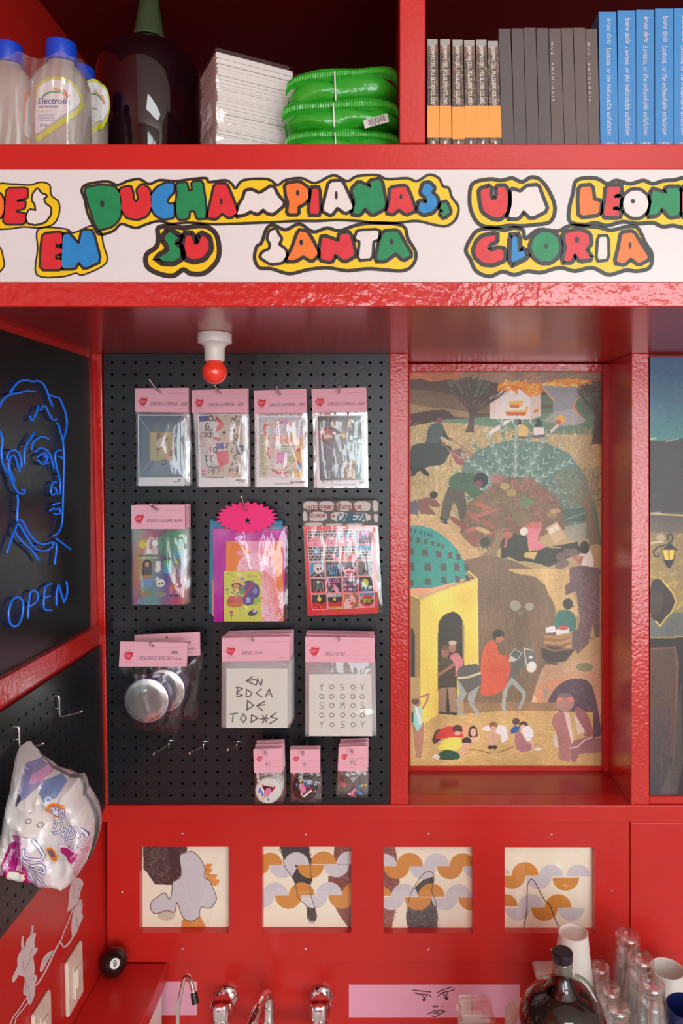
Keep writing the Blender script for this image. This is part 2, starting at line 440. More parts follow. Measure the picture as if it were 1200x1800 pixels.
STROKES = {
 'A': [[(0,1),(.5,0),(1,1)],[(.2,.62),(.8,.62)]], 'B': [[(0,0),(0,1),(.7,1),(1,.78),(.7,.5),(0,.5)],[(.7,.5),(.9,.25),(.7,0),(0,0)]],
 'C': [O8(a0=-45,a1=-315)], 'D': [[(0,0),(0,1),(.6,1),(1,.7),(1,.3),(.6,0),(0,0)]], 'E': [[(1,0),(0,0),(0,1),(1,1)],[(0,.5),(.8,.5)]],
 'F': [[(1,0),(0,0),(0,1)],[(0,.5),(.8,.5)]], 'G': [O8(a0=-45,a1=-300)+[(1,.55),(.6,.55)]], 'H': [[(0,0),(0,1)],[(1,0),(1,1)],[(0,.5),(1,.5)]],
 'I': [[(.5,0),(.5,1)]], 'J': [[(.8,0),(.8,.75),(.5,1),(.1,.85)]], 'K': [[(0,0),(0,1)],[(1,0),(0,.55),(1,1)]], 'L': [[(0,0),(0,1),(1,1)]],
 'M': [[(0,1),(.1,0),(.5,.6),(.9,0),(1,1)]], 'N': [[(0,1),(0,0),(1,1),(1,0)]], 'O': [O8()], 'P': [[(0,1),(0,0),(.8,0),(1,.25),(.8,.5),(0,.5)]],
 'Q': [O8(),[(.6,.7),(1,1)]], 'R': [[(0,1),(0,0),(.8,0),(1,.25),(.8,.5),(0,.5)],[(.4,.5),(1,1)]], 'S': [[(.95,.12),(.6,0),(.15,.1),(.1,.35),(.85,.6),(.95,.85),(.5,1),(.05,.88)]],
 'T': [[(0,0),(1,0)],[(.5,0),(.5,1)]], 'U': [[(0,0),(0,.75),(.3,1),(.7,1),(1,.75),(1,0)]], 'V': [[(0,0),(.5,1),(1,0)]], 'W': [[(0,0),(.25,1),(.5,.4),(.75,1),(1,0)]],
 'X': [[(0,0),(1,1)],[(1,0),(0,1)]], 'Y': [[(0,0),(.5,.5),(1,0)],[(.5,.5),(.5,1)]], 'Z': [[(0,0),(1,0),(0,1),(1,1)]],
 '0': [O8(.1,0,.9,1)], '1': [[(.3,.2),(.55,0),(.55,1)]], '2': [[(.05,.2),(.5,0),(.95,.25),(.05,1),(1,1)]], '3': [[(.05,.1),(.6,0),(.9,.25),(.5,.48),(.95,.75),(.5,1),(.05,.9)]],
 '4': [[(.7,1),(.7,0),(0,.7),(1,.7)]], '5': [[(.9,0),(.15,0),(.1,.45),(.7,.42),(.95,.7),(.6,1),(.05,.92)]], '#': [[(.3,0),(.2,1)],[(.8,0),(.7,1)],[(0,.35),(1,.35)],[(0,.68),(1,.68)]],
 '*': [[(0,.5),(1,.5)],[(.2,.1),(.8,.9)],[(.8,.1),(.2,.9)]], '?': [[(.1,.2),(.5,0),(.9,.25),(.5,.55),(.5,.72)],[(.5,.92),(.5,1)]], '/': [[(.9,0),(.1,1)]], '.': [[(.4,.95),(.5,1)]], ':': [[(.4,.35),(.5,.4)],[(.4,.9),(.5,.95)]],
 '!': [[(.5,0),(.5,.7)],[(.5,.92),(.5,1)]], '-': [[(.1,.5),(.9,.5)]], ' ': [],
}
def chaikin(p, closed=True):
    q = []; n = len(p)
    for i in range(n if closed else n-1):
        a, b = p[i], p[(i+1) % n]
        q += [(a[0]*.75+b[0]*.25, a[1]*.75+b[1]*.25), (a[0]*.25+b[0]*.75, a[1]*.25+b[1]*.75)]
    if not closed: q = [p[0]]+q+[p[-1]]
    return q
def catmull(p, n=5, closed=False):
    q = []; N = len(p)
    for i in range(N if closed else N-1):
        P = [np.array(p[(i+k) % N] if closed else p[min(max(i+k, 0), N-1)], dtype=float) for k in (-1, 0, 1, 2)]
        for j in range(n):
            t = j/n
            q.append(tuple(0.5*((2*P[1])+(-P[0]+P[2])*t+(2*P[0]-5*P[1]+4*P[2]-P[3])*t*t+(-P[0]+3*P[1]-3*P[2]+P[3])*t**3)))
    if not closed: q.append(tuple(p[-1]))
    return q
def canvas_obj(name, cv, mat, parent=None, quad=None, Y=YB, thick=0.0, bulge=None, side=None, at=None, closed_back=False, smooth=True):
    """the canvas as a real sheet: front grid (coloured), edge skirt and back"""
    if quad is None: quad = [(cv.x0,cv.y0),(cv.x1,cv.y0),(cv.x1,cv.y1),(cv.x0,cv.y1)]
    q = np.array(quad, dtype=float)
    U, V = np.meshgrid(np.linspace(0,1,cv.w), np.linspace(0,1,cv.h))
    PX = (q[0,0]*(1-U)*(1-V)+q[1,0]*U*(1-V)+q[2,0]*U*V+q[3,0]*(1-U)*V)
    PY = (q[0,1]*(1-U)*(1-V)+q[1,1]*U*(1-V)+q[2,1]*U*V+q[3,1]*(1-U)*V)
    dz = bulge(U, V) if bulge is not None else np.zeros_like(U)
    if at is None:
        def at(PX, PY, dz):
            Yb = Y if np.isscalar(Y) else Y
            x = (PX-CX)/F*Yb; z = CAMZ+(CY-PY)/F*Yb
            return np.stack([x, np.full_like(x, 0)+Yb-dz, z], -1)
    co = at(PX, PY, dz)
    n = cv.w*cv.h; idx = np.arange(n).reshape(cv.h, cv.w)
    col = np.ones((n, 4)); col[:, :3] = cv.colors().reshape(-1, 3)
    a, b, c, d = idx[:-1,:-1], idx[1:,:-1], idx[1:,1:], idx[:-1,1:]
    quads = np.stack([a,b,c,d], -1).reshape(-1, 4)
    if cv.mask is not None:
        mk_ = cv.mask; keep = (mk_[:-1,:-1].astype(int)+mk_[1:,:-1]+mk_[1:,1:]+mk_[:-1,1:]).reshape(-1) >= 3
        quads = quads[keep]
    V_ = co.reshape(-1, 3); 
    if thick > 0 and cv.mask is None:
        loop = np.concatenate([idx[0,:-1], idx[:-1,-1], idx[-1,:0:-1], idx[:0:-1,0]])
        off = V_[loop].copy(); off[:,1] += thick
        m = len(loop); V_ = np.vstack([V_, V_[loop], off]); sc_ = np.ones((2*m, 4))
        sc_[:, :3] = srgb(np.array(side if side is not None else (0.92,0.91,0.89)))
        col = np.vstack([col, sc_]); k = np.arange(m); k2 = (k+1) % m
        sk = np.stack([n+k, n+k2, n+m+k2, n+m+k], -1); quads = np.vstack([quads, sk])
        back = np.arange(n+m, n+2*m)
    else: back = None
    me = bpy.data.meshes.new(name); nv = len(V_); nf = len(quads)
    me.vertices.add(nv); me.vertices.foreach_set('co', V_.astype(np.float32).ravel())
    extra = len(back) if back is not None else 0
    me.loops.add(nf*4+extra); me.polygons.add(nf+(1 if extra else 0))
    lv = quads.ravel().astype(np.int32); ls = np.arange(nf, dtype=np.int32)*4
    if extra: lv = np.concatenate([lv, back.astype(np.int32)]); ls = np.concatenate([ls, [nf*4]]).astype(np.int32)
    me.loops.foreach_set('vertex_index', lv); me.polygons.foreach_set('loop_start', ls)
    if smooth:
        sm = np.zeros(len(ls), bool); sm[:len(quads)] = True
        if thick > 0 and cv.mask is None: sm[:] = bulge is not None
        me.polygons.foreach_set('use_smooth', sm)
    me.update(calc_edges=True); me.validate()
    at_ = me.color_attributes.new('Col', 'FLOAT_COLOR', 'POINT'); at_.data.foreach_set('color', col.astype(np.float32).ravel())
    me.materials.append(mat)
    if cv.mask is not None:
        bm = bmesh.new(); bm.from_mesh(me)
        bmesh.ops.delete(bm, geom=[v for v in bm.verts if not v.link_faces], context='VERTS'); bm.to_mesh(me); bm.free()
    return place(me, name, parent)
def ribbon(g, pts, w, fn, closed=False, m=0, caps=True):
    """flat painted line of width w (same units as pts) as one mitred strip; fn maps a 2-D point to the place"""
    P = [np.array(p, dtype=float) for p in pts]; P = [p for i, p in enumerate(P) if i == 0 or math.hypot(*(p-P[i-1])) > 1e-7]
    if closed and len(P) > 2 and math.hypot(*(P[0]-P[-1])) < 1e-7: P = P[:-1]
    N = len(P)
    if N < 2: return g
    if not closed and caps and w > 1e-6:   # round the ends off a little
        d0, d1 = P[0]-P[1], P[-1]-P[-2]; P = [P[0]+d0/math.hypot(*d0)*w*.4]+P+[P[-1]+d1/math.hypot(*d1)*w*.4]; N += 2
    A, B = [], []
    for k in range(N):
        ds = []
        if closed or k > 0: d = P[k]-P[k-1]; ds.append(d/math.hypot(*d))
        if closed or k < N-1: d = P[(k+1) % N]-P[k]; ds.append(d/math.hypot(*d))
        t = sum(ds); l = math.hypot(*t); t = ds[0] if l < 1e-3 else t/l
        n_ = np.array([-t[1], t[0]]); c = max(.6, abs(float(t@ds[0]))); h = w/2/c
        if not closed and caps and k in (0, N-1): h *= .55
        A.append(fn(*(P[k]+n_*h))); B.append(fn(*(P[k]-n_*h)))
    f = [(k, (k+1) % N, N+(k+1) % N, N+k) for k in range(N if closed else N-1)]
    return g.add(A+B, f, m)
def text_mesh(name, txt, mat, parent, fn, size=1.0, shear=0.0, align='CENTER', extrude=0.0, bold=0.0, space=1.0, fit=None):
    """printed lettering; fn maps (u right, v up) in text units to the place"""
    cu = bpy.data.curves.new('t', 'FONT'); cu.body = txt; cu.size = size; cu.shear = shear; cu.align_x = align; cu.align_y = 'CENTER'
    cu.resolution_u = 2; cu.offset = bold; cu.space_character = space
    ob = bpy.data.objects.new('t', cu); COL.objects.link(ob)
    bpy.context.view_layer.update()
    me = bpy.data.meshes.new_from_object(ob.evaluated_get(bpy.context.evaluated_depsgraph_get()))
    bpy.data.objects.remove(ob); bpy.data.curves.remove(cu)
    if fit:
        xs_f = [p.co.x for p in me.vertices]; a0, k0 = min(xs_f), fit/(max(xs_f)-min(xs_f))
        for p in me.vertices: p.co.x = (p.co.x-a0)*k0
    v = [fn(p.co.x, p.co.y) for p in me.vertices]; f = [tuple(p.vertices) for p in me.polygons]
    bpy.data.meshes.remove(me)
    return mk(name, v, f, mat, parent)

# ================================================================== the room
ZU = CAMZ + (CY-621)/811.0          # underside of the overhead cabinet
ZS = CAMZ + (CY-255)/1178.0         # shelf top of the overhead cabinet
ZC = 2.86                           # ceiling of its cubbies
S = F/YB
def zb(py): return CAMZ + (CY-py)/S
def xb(px): return (px-CX)/S
XR = 3.0
g = G(); g.box(-1.0, XR+0.2, ROOM_Y0-0.2, 2.0, -0.1, 0.0); struct(g.build('floor', M['floor']), 'grey concrete floor')
g = G(); g.box(-1.0, XR+0.2, ROOM_Y0-0.2, 2.0, 3.6, 3.7); struct(g.build('ceiling', M['plaster']), 'white plaster ceiling')
# left wall, leaning slightly, red
g = G()
def wlp(Y, z, d=0.0): return (XL(z)+d, Y, z)
g.hexa([wlp(-3.2,0), wlp(1.95,0), wlp(1.95,3.6), wlp(-3.2,3.6)], [wlp(-3.2,0,-.12), wlp(1.95,0,-.12), wlp(1.95,3.6,-.12), wlp(-3.2,3.6,-.12)])
wall_left = struct(g.build('wall_left', M['red']), 'glossy red side wall')
g = G(); g.box(XR, XR+0.1, ROOM_Y0, 1.95, 0, 3.6); struct(g.build('wall_right', M['plaster']), 'white wall')
# shop front behind the camera with its openings
g = G()
xs = sorted({-0.9, XR} | {v for w in WINDOWS for v in w[:2]}); zs = sorted({0.0, 3.6} | {v for w in WINDOWS for v in w[2:]})
for i in range(len(xs)-1):
    for j in range(len(zs)-1):
        mx, mz = (xs[i]+xs[i+1])/2, (zs[j]+zs[j+1])/2
        if any(a < mx < b and c < mz < d for a, b, c, d in WINDOWS): continue
        g.box(xs[i], xs[i+1], ROOM_Y0-0.1, ROOM_Y0, zs[j], zs[j+1])
struct(g.build('wall_front', M['plaster']), 'white shop front wall with window openings')
# back wall behind the whole unit
g = G(); g.box(-0.9, XR, 1.83, 1.95, 0, 3.6); wall_back = struct(g.build('wall_back', M['red_matte']), 'red back wall')

# ---------------- frame of the wall unit: posts and rails
PX1, PX2, PX3, PX4 = 685, 717.5, 1108.6, 1141
def vbar(name, xa0, xa1, xb0, xb1, z1, z0, y0, y1, mat, b=0.0015):
    g = G(); g.hexa([(xb0,y0,z0),(xb1,y0,z0),(xa1,y0,z1),(xa0,y0,z1)], [(xb0,y1,z0),(xb1,y1,z0),(xa1,y1,z1),(xa0,y1,z1)])
    o = g.build(name, mat); md = o.modifiers.new('b', 'BEVEL'); md.width = b; md.segments = 2; return o
M['red_post'] = material('red_gloss_roller_paint', RED, 0.20, coat=0.6, coat_rough=0.14, bump=(160, 0.6, 0.0014), bump2=(30, 0.2, 0.003), var=(7, 0.05))
ZR1, ZR0 = zb(1414.5), zb(1444)
struct(vbar('trim_1', XL(ZU), xb(178), XL(ZR1), xb(189.5), ZU, ZR1, YB, YB+0.06, M['red_post']), 'narrow red corner post beside the black pegboard')
struct(vbar('trim_2', xb(PX1), xb(PX2), xb(PX1+1), xb(PX2), ZU, ZR1, YB, YN+0.02, M['red_post']), 'red post between the pegboard and the painting niche')
struct(vbar('trim_3', xb(PX3+1), xb(PX4-1), xb(PX3), xb(PX4), ZU, ZR1, YB, YN+0.02, M['red_post']), 'red post between the two paintings')
struct(vbar('trim_4', XL(ZR0), 1.4, XL(ZR0), 1.4, ZR1, ZR0, YB-0.004, YB+0.05, M['red']), 'long red rail under the pegboard and niche')
struct(vbar('trim_5', xb(1107), 1.4, xb(1107), 1.4, ZR0-0.0005, 0.0, YB-0.004, YB+0.05, M['red']), 'plain red board right of the art panel')
# niche floor and its inner back
g = G(); g.box(xb(PX2)-0.01, xb(PX3)+0.01, YB+0.05, YN+0.03, ZR1-0.03, ZR1); struct(g.build('trim_6', M['red_under']), 'glossy dark red sill of the painting niche')
g = G(); g.box(xb(PX2)-0.01, xb(PX3)+0.01, YN+0.012, YN+0.03, ZR1, ZU); struct(g.build('trim_7', M['red_matte']), 'red back board of the painting niche')
# left wall rail between the neon panel and the small pegboard
def wall_slab(name, quad, d, mat, parent=None, d0=0.0005):
    g = G(); fr = [WL(x, y, d) for x, y in quad]
    bk = [(XL(p[2])+d0, p[1], p[2]) for p in fr]
    g.hexa(fr, bk); return g.build(name, mat, parent)
o = wall_slab('trim_8', [(174,1131),(174,1100),(-260,1340),(-260,1403)], 0.018, M['red_post']);
struct(o, 'red rail along the side wall under the neon panel')

# ================================================================== pegboards
def pegboard(name, label, u0, u1, v0, v1, hu, hv, at, parent_loc):
    """board spanning u0..u1 x v0..v1 with drilled holes at every (hu, hv); at(u, v, depth) places a point"""
    t = thing(name, label, 'pegboard', parent_loc)
    g = G(); P = 0.0254; r = 0.0032
    ue = [u0]+[h-P/2 for h in hu]+[hu[-1]+P/2, u1]; ve = [v0]+[h-P/2 for h in hv]+[hv[-1]+P/2, v1]
    for i in range(len(ue)-1):
        for j in range(len(ve)-1):
            a, b, c, d = ue[i], ue[i+1], ve[j], ve[j+1]
            if b-a < 1e-6 or d-c < 1e-6: continue
            if 1 <= i <= len(hu) and 1 <= j <= len(hv):
                cx, cy = hu[i-1], hv[j-1]
                out = [(b,cy),(b,d),(cx,d),(a,d),(a,cy),(a,c),(cx,c),(b,c)]
                ring = [(cx+r*math.cos(k*math.pi/4), cy+r*math.sin(k*math.pi/4)) for k in range(8)]
                vv = [at(u, v, 0) for u, v in out]+[at(u, v, 0) for u, v in ring]+[at(u, v, 0.006) for u, v in ring]
                ff = [(k, (k+1) % 8, 8+(k+1) % 8, 8+k) for k in range(8)]+[(8+k, 8+(k+1) % 8, 16+(k+1) % 8, 16+k) for k in range(8)]
                g.add(vv, ff)
            else: g.add([at(a,c,0), at(b,c,0), at(b,d,0), at(a,d,0)], [(0,1,2,3)])
    g.build('board', M['black_peg'], t)
    # thin hardboard edge all round
    e = G()
    for (a, b, c, d) in ((u0,u1,v0,v0),(u0,u1,v1,v1),(u0,u0,v0,v1),(u1,u1,v0,v1)):
        e.add([at(a,c,0), at(b,d,0), at(b,d,.006), at(a,c,.006)], [(0,1,2,3)])
    e.build('board_edge', M['black_peg'], t)
    return t
YP = YB+0.003
sP = F/YP
hu = [(238.3+20.6*k-CX)/sP for k in range(-2, 22)]
hv = sorted([CAMZ+(CY-(637.4+20.45*k))/sP for k in range(38)])
hu = [hu[0]+0.0254*k for k in range(24)]; hv = [hv[-1]-0.0254*k for k in range(38)][::-1]
pegboard('pegboard', 'large black pegboard with rows of holes behind the pink bags', xb(178)+0.004, xb(685)-0.0005, ZR1, ZU-0.0005, hu, hv,
         lambda u, v, d: (u + (0.010*(ZU-v)/(ZU-ZR1) if u < hu[0]-0.013 else 0), YP+d, v), (xb(430), YP, ZR1))
ya, yb_, za, zb_ = 0.9, 1.600, 1.238, 1.588
pegboard('pegboard', 'small black pegboard on the side wall under the red rail', ya, yb_, za, zb_,
         [yb_-0.03-0.0254*k for k in range(26)][::-1], [za+0.014+0.0254*k for k in range(13)],
         lambda u, v, d: (XL(v)+0.0075-d, u, v), (XL(1.24), 1.3, za))
o = wall_slab('black_wall_board', [(159,1101),(159,629),(-260,497),(-260,1352)], 0.006, M['black_gloss'])
tag(o, 'glossy black panel on the side wall carrying the blue neon face', 'panel')

# ---------------- neon sign
neon = thing('neon_sign', 'blue neon line drawing of a face with the word OPEN on the black panel', 'neon sign', WL(40, 1090, 0.01))
NS = 3.2125
def nz(pts): return [(x/NS, 560+y/NS) for x, y in pts]
neon_lines = [
 [(-60,640),(-30,540),(0,490),(20,455),(55,430),(110,420),(150,408),(200,412)],
 [(58,418),(80,385),(110,355),(150,348),(185,355),(215,352),(245,370),(265,410),(280,455),(298,495)],
 [(280,433),(310,442),(335,450),(350,480),(370,535),(378,590),(370,640),(358,680)],
 [(168,550),(178,572),(190,565),(205,530),(218,492)],
 [(228,515),(245,495),(258,495),(270,525),(290,560),(305,573),(322,566)],
 [(320,592),(332,605),(340,640),(355,690),(362,790),(358,930),(355,1060),(352,1140),(342,1185),(325,1212),(302,1228)],
 [(192,645),(175,675),(150,710),(138,760),(140,825)],
 [(178,742),(185,705),(205,680),(230,668),(255,670),(276,682)],
 [(200,752),(225,732),(255,738),(280,765),(292,800),(304,848)],
 [(212,782),(235,762),(258,765),(272,785)], [(215,800),(235,820),(258,820),(275,812)],
 [(245,775),(262,785),(262,805),(248,810)],
 [(348,745),(325,745),(312,765),(315,820),(330,880),(340,930),(338,985),(322,990)],
 [(330,778),(345,782),(352,792)],
 [(318,925),(300,925),(290,950),(288,985),(300,995),(315,985),(318,965),(305,955)],
 [(298,1052),(320,1045),(338,1040)], [(282,1085),(300,1072),(318,1078),(335,1068)], [(305,1100),(322,1105),(338,1100),(340,1072)],
 [(42,800),(40,775),(55,750),(80,742),(105,760),(118,800),(122,845)],
 [(112,865),(100,830),(88,790),(72,772),(55,790),(52,830),(65,880),(85,920)],
 [(46,810),(52,870),(72,930),(95,975),(120,990),(136,985),(138,970),(125,968)],
 [(-20,620),(5,650),(15,690),(8,750),(15,820),(42,872)],
 [(96,995),(102,1030),(98,1090),(98,1150)],
 [(110,1135),(130,1150),(150,1190),(185,1240),(225,1272),(270,1270),(298,1262)],
 [(95,1170),(105,1160),(125,1190),(160,1250),(200,1300),(240,1312),(275,1305),(298,1285),(298,1262)],
 [(95,1168),(70,1230),(38,1325)], [(88,1205),(100,1230),(135,1270),(180,1310),(220,1368)],
 [(302,1265),(318,1275),(316,1330),(308,1390)], [(318,1243),(360,1275),(400,1304)],
 [(98,1570),(70,1590),(50,1650),(55,1715),(82,1738),(112,1715),(130,1650),(125,1590),(98,1570)],
 [(172,1540),(162,1610),(158,1695)], [(172,1545),(195,1535),(215,1560),(205,1600),(168,1625)],
 [(292,1498),(258,1515),(248,1580),(250,1640),(292,1648)], [(252,1575),(285,1565)],
 [(330,1500),(318,1560),(320,1622)], [(330,1500),(345,1550),(362,1605)], [(375,1485),(380,1545),(362,1605)],
]
for ln in neon_lines:
    g = G(); p = catmull(nz(ln), 4)
    g.tube([WL(x, y, 0.012) for x, y in p], 0.0019, 8)
    g.build('neon_tube', M['neon'], neon, smooth=True)
# little stand-off clips that hold the tube
for ln in neon_lines[::2]:
    x, y = nz(ln)[len(ln)//2]; a = WL(x, y, 0.012)
    g = G(); g.tube([a, (XL(a[2])+0.0062, a[1], a[2])], 0.0012, 6); g.build('tube_clip', M['black'], neon)

# ================================================================== overhead cabinet
oc = thing('overhead_cabinet', 'red overhead shelf cabinet with painted lettering on its front', 'cabinet', (0.3, 1.35, ZU))
x0, x1 = XL(ZU)-0.03, 1.45
g = G(); g.box(x0, x1, YF, 1.829, ZU, ZS); g.build('shelf_box', [M['red_under']], oc)
g = G(); g.bbox(x0, x1, YF-0.004, YF, ZU, CAMZ+(CY-497)/1178, 0.0015); g.build('lip_board', M['red_lip'], oc)
g = G(); g.bbox(x0, x1, YF-0.003, YF, CAMZ+(CY-299)/1178, ZS, 0.001); g.build('shelf_edge', M['red'], oc)
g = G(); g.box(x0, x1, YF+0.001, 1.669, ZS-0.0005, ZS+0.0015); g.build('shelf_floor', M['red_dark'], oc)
g = G(); g.bbox((702-CX)/1178, (747-CX)/1178, YF-0.003, 1.67, ZS+0.0015, ZC, 0.0012); g.build('divider', M['red'], oc)
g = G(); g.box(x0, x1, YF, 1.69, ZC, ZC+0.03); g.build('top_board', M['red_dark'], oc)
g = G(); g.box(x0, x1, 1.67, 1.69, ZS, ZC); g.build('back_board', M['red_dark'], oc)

# painted sign band
YSG = YF-0.0022
zt, zbm = CAMZ+(CY-299)/1178, CAMZ+(CY-496.5)/1178
g = G(); g.box(x0, x1, YSG, YF, zbm, zt); band = g.build('sign_band', M['white_sign'], oc)
ZA = (0, 280, 2.857); ZB_ = (400, 280, 2.857); ZC_ = (800, 280, 3.0)
def zpt(zn, pts): return [(x/zn[2]+zn[0], y/zn[2]+zn[1]) for x, y in pts]
def onsign(d):
    Y = YSG-d
    return lambda px, py: W(px, py, YSG)[:1]+(Y,)+W(px, py, YSG)[2:]
def blob(pts, w, inner=None):
    p = catmull(pts, 4, closed=True)
    g = G(); g.poly([onsign(.0002)(*q) for q in p], 0)
    ribbon(g, p, w*1.35, onsign(.0004), True, 1)
    g.build('painted_outline', [M['paint_yellow'], M['paint_black']], band)
def letter(pts, col, w, counter=None):
    p = []
    for i, a in enumerate(pts):
        b, d = pts[(i+1) % len(pts)], pts[i-1]
        p += [(a[0]*.86+d[0]*.14, a[1]*.86+d[1]*.14), (a[0]*.86+b[0]*.14, a[1]*.86+b[1]*.14)]
    cxm, cym = sum(q[0] for q in p)/len(p), sum(q[1] for q in p)/len(p); p = [(cxm+(x-cxm)*1.03, cym+(y-cym)*1.02) for x, y in p]
    g = G()
    ribbon(g, p, w*2.9, onsign(.0006), True, 1)
    g.poly([onsign(.0008)(*q) for q in p], 0)
    if counter:
        cx, cy, rx, ry = counter
        g.poly([onsign(.001)(cx+rx*math.cos(a*math.pi/6), cy+ry*math.sin(a*math.pi/6)) for a in range(12)], 1)
    g.build('painted_letter', [M['paint_'+col], M['paint_black']], band)
def ctr(zn, c): return (c[0]/zn[2]+zn[0], c[1]/zn[2]+zn[1], c[2]/zn[2], c[3]/zn[2])
def oval(cx, cy, rx, ry, n=10): return [(cx+rx*math.cos(2*math.pi*i/n), cy+ry*math.sin(2*math.pi*i/n)) for i in range(n)]
blob(zpt(ZA, [(-20,140),(60,125),(150,130),(205,115),(250,130),(258,180),(295,215),(298,270),(270,325),(200,345),(120,340),(40,350),(-20,330)]), 2.2)
blob(zpt(ZA, [(410,155),(440,125),(540,112),(590,130),(640,110),(700,100),(750,125),(800,105),(880,110),(960,100),(1035,95),(1050,115),(1130,105),(1165,125)])
     + zpt(ZB_, [(40,146),(80,105),(200,100),(250,130),(290,105),(370,95),(440,120),(530,80),(600,110),(650,85),(750,80),(800,100),(900,95),(950,110),(1010,78),(1060,95),(1080,135),(1110,145),(1125,190),(1158,240),(1145,300),(1100,335),(1040,330),(950,310),(850,320),(750,320),(650,310),(550,305),(450,310),(350,310),(250,315),(130,320),(0,325)])
     + zpt(ZA, [(1060,326),(940,318),(860,325),(800,310),(740,325),(680,345),(610,325),(570,360),(500,378),(470,335),(440,270),(425,200)]), 3.6)
blob(zpt(ZA, [(195,350),(330,350),(370,370),(455,335),(500,345),(520,430),(535,520),(420,580),(380,572),(310,590),(185,580),(190,450)]), 2.2)
blob(zpt(ZA, [(795,345),(860,335),(920,345),(1020,335),(1080,370),(1100,440),(1090,510),(1030,570),(960,575),(920,555),(870,585),(800,575),(740,540),(735,480),(785,440),(795,390)]), 6.5)
blob(zpt(ZA, [(-20,440),(5,450),(18,500),(20,540),(-20,570)]), 2.2)
blob(zpt(ZB_, [(195,350),(230,330),(290,355),(360,325),(430,365),(500,345),(560,360),(650,330),(760,320),(880,335),(905,400),(945,470),(930,530),(880,560),(780,555),(700,550),(600,560),(500,545),(400,555),(310,575),(220,550),(160,545),(135,500),(145,440),(170,420)]), 4.6)
blob(zpt(ZC_, [(90,130),(180,105),(240,112),(300,100),(350,120),(400,95),(450,110),(500,180),(525,260),(500,330),(420,345),(350,352),(280,350),(210,360),(130,345),(90,290),(75,220)]), 5.2)
blob(zpt(ZC_, [(640,110),(740,100),(800,130),(850,112),(920,130),(990,112),(1040,130),(1090,115),(1150,110),(1260,110),(1260,350),(1150,350),(1090,355),(1040,335),(960,340),(880,330),(800,350),(740,335),(680,345),(605,330),(600,260),(620,180)]), 5.2)
blob(zpt(ZC_, [(120,375),(200,365),(260,375),(310,362),(356,375),(370,418),(440,372),(540,380),(600,352),(700,355),(760,360),(820,375),(900,357),(960,362),(1000,440),(1035,500),(1025,570),(960,590),(900,585),(850,600),(800,608),(720,572),(630,590),(550,572),(450,598),(380,590),(310,610),(250,592),(180,618),(110,590),(80,530),(55,480),(80,420)]), 5.2)
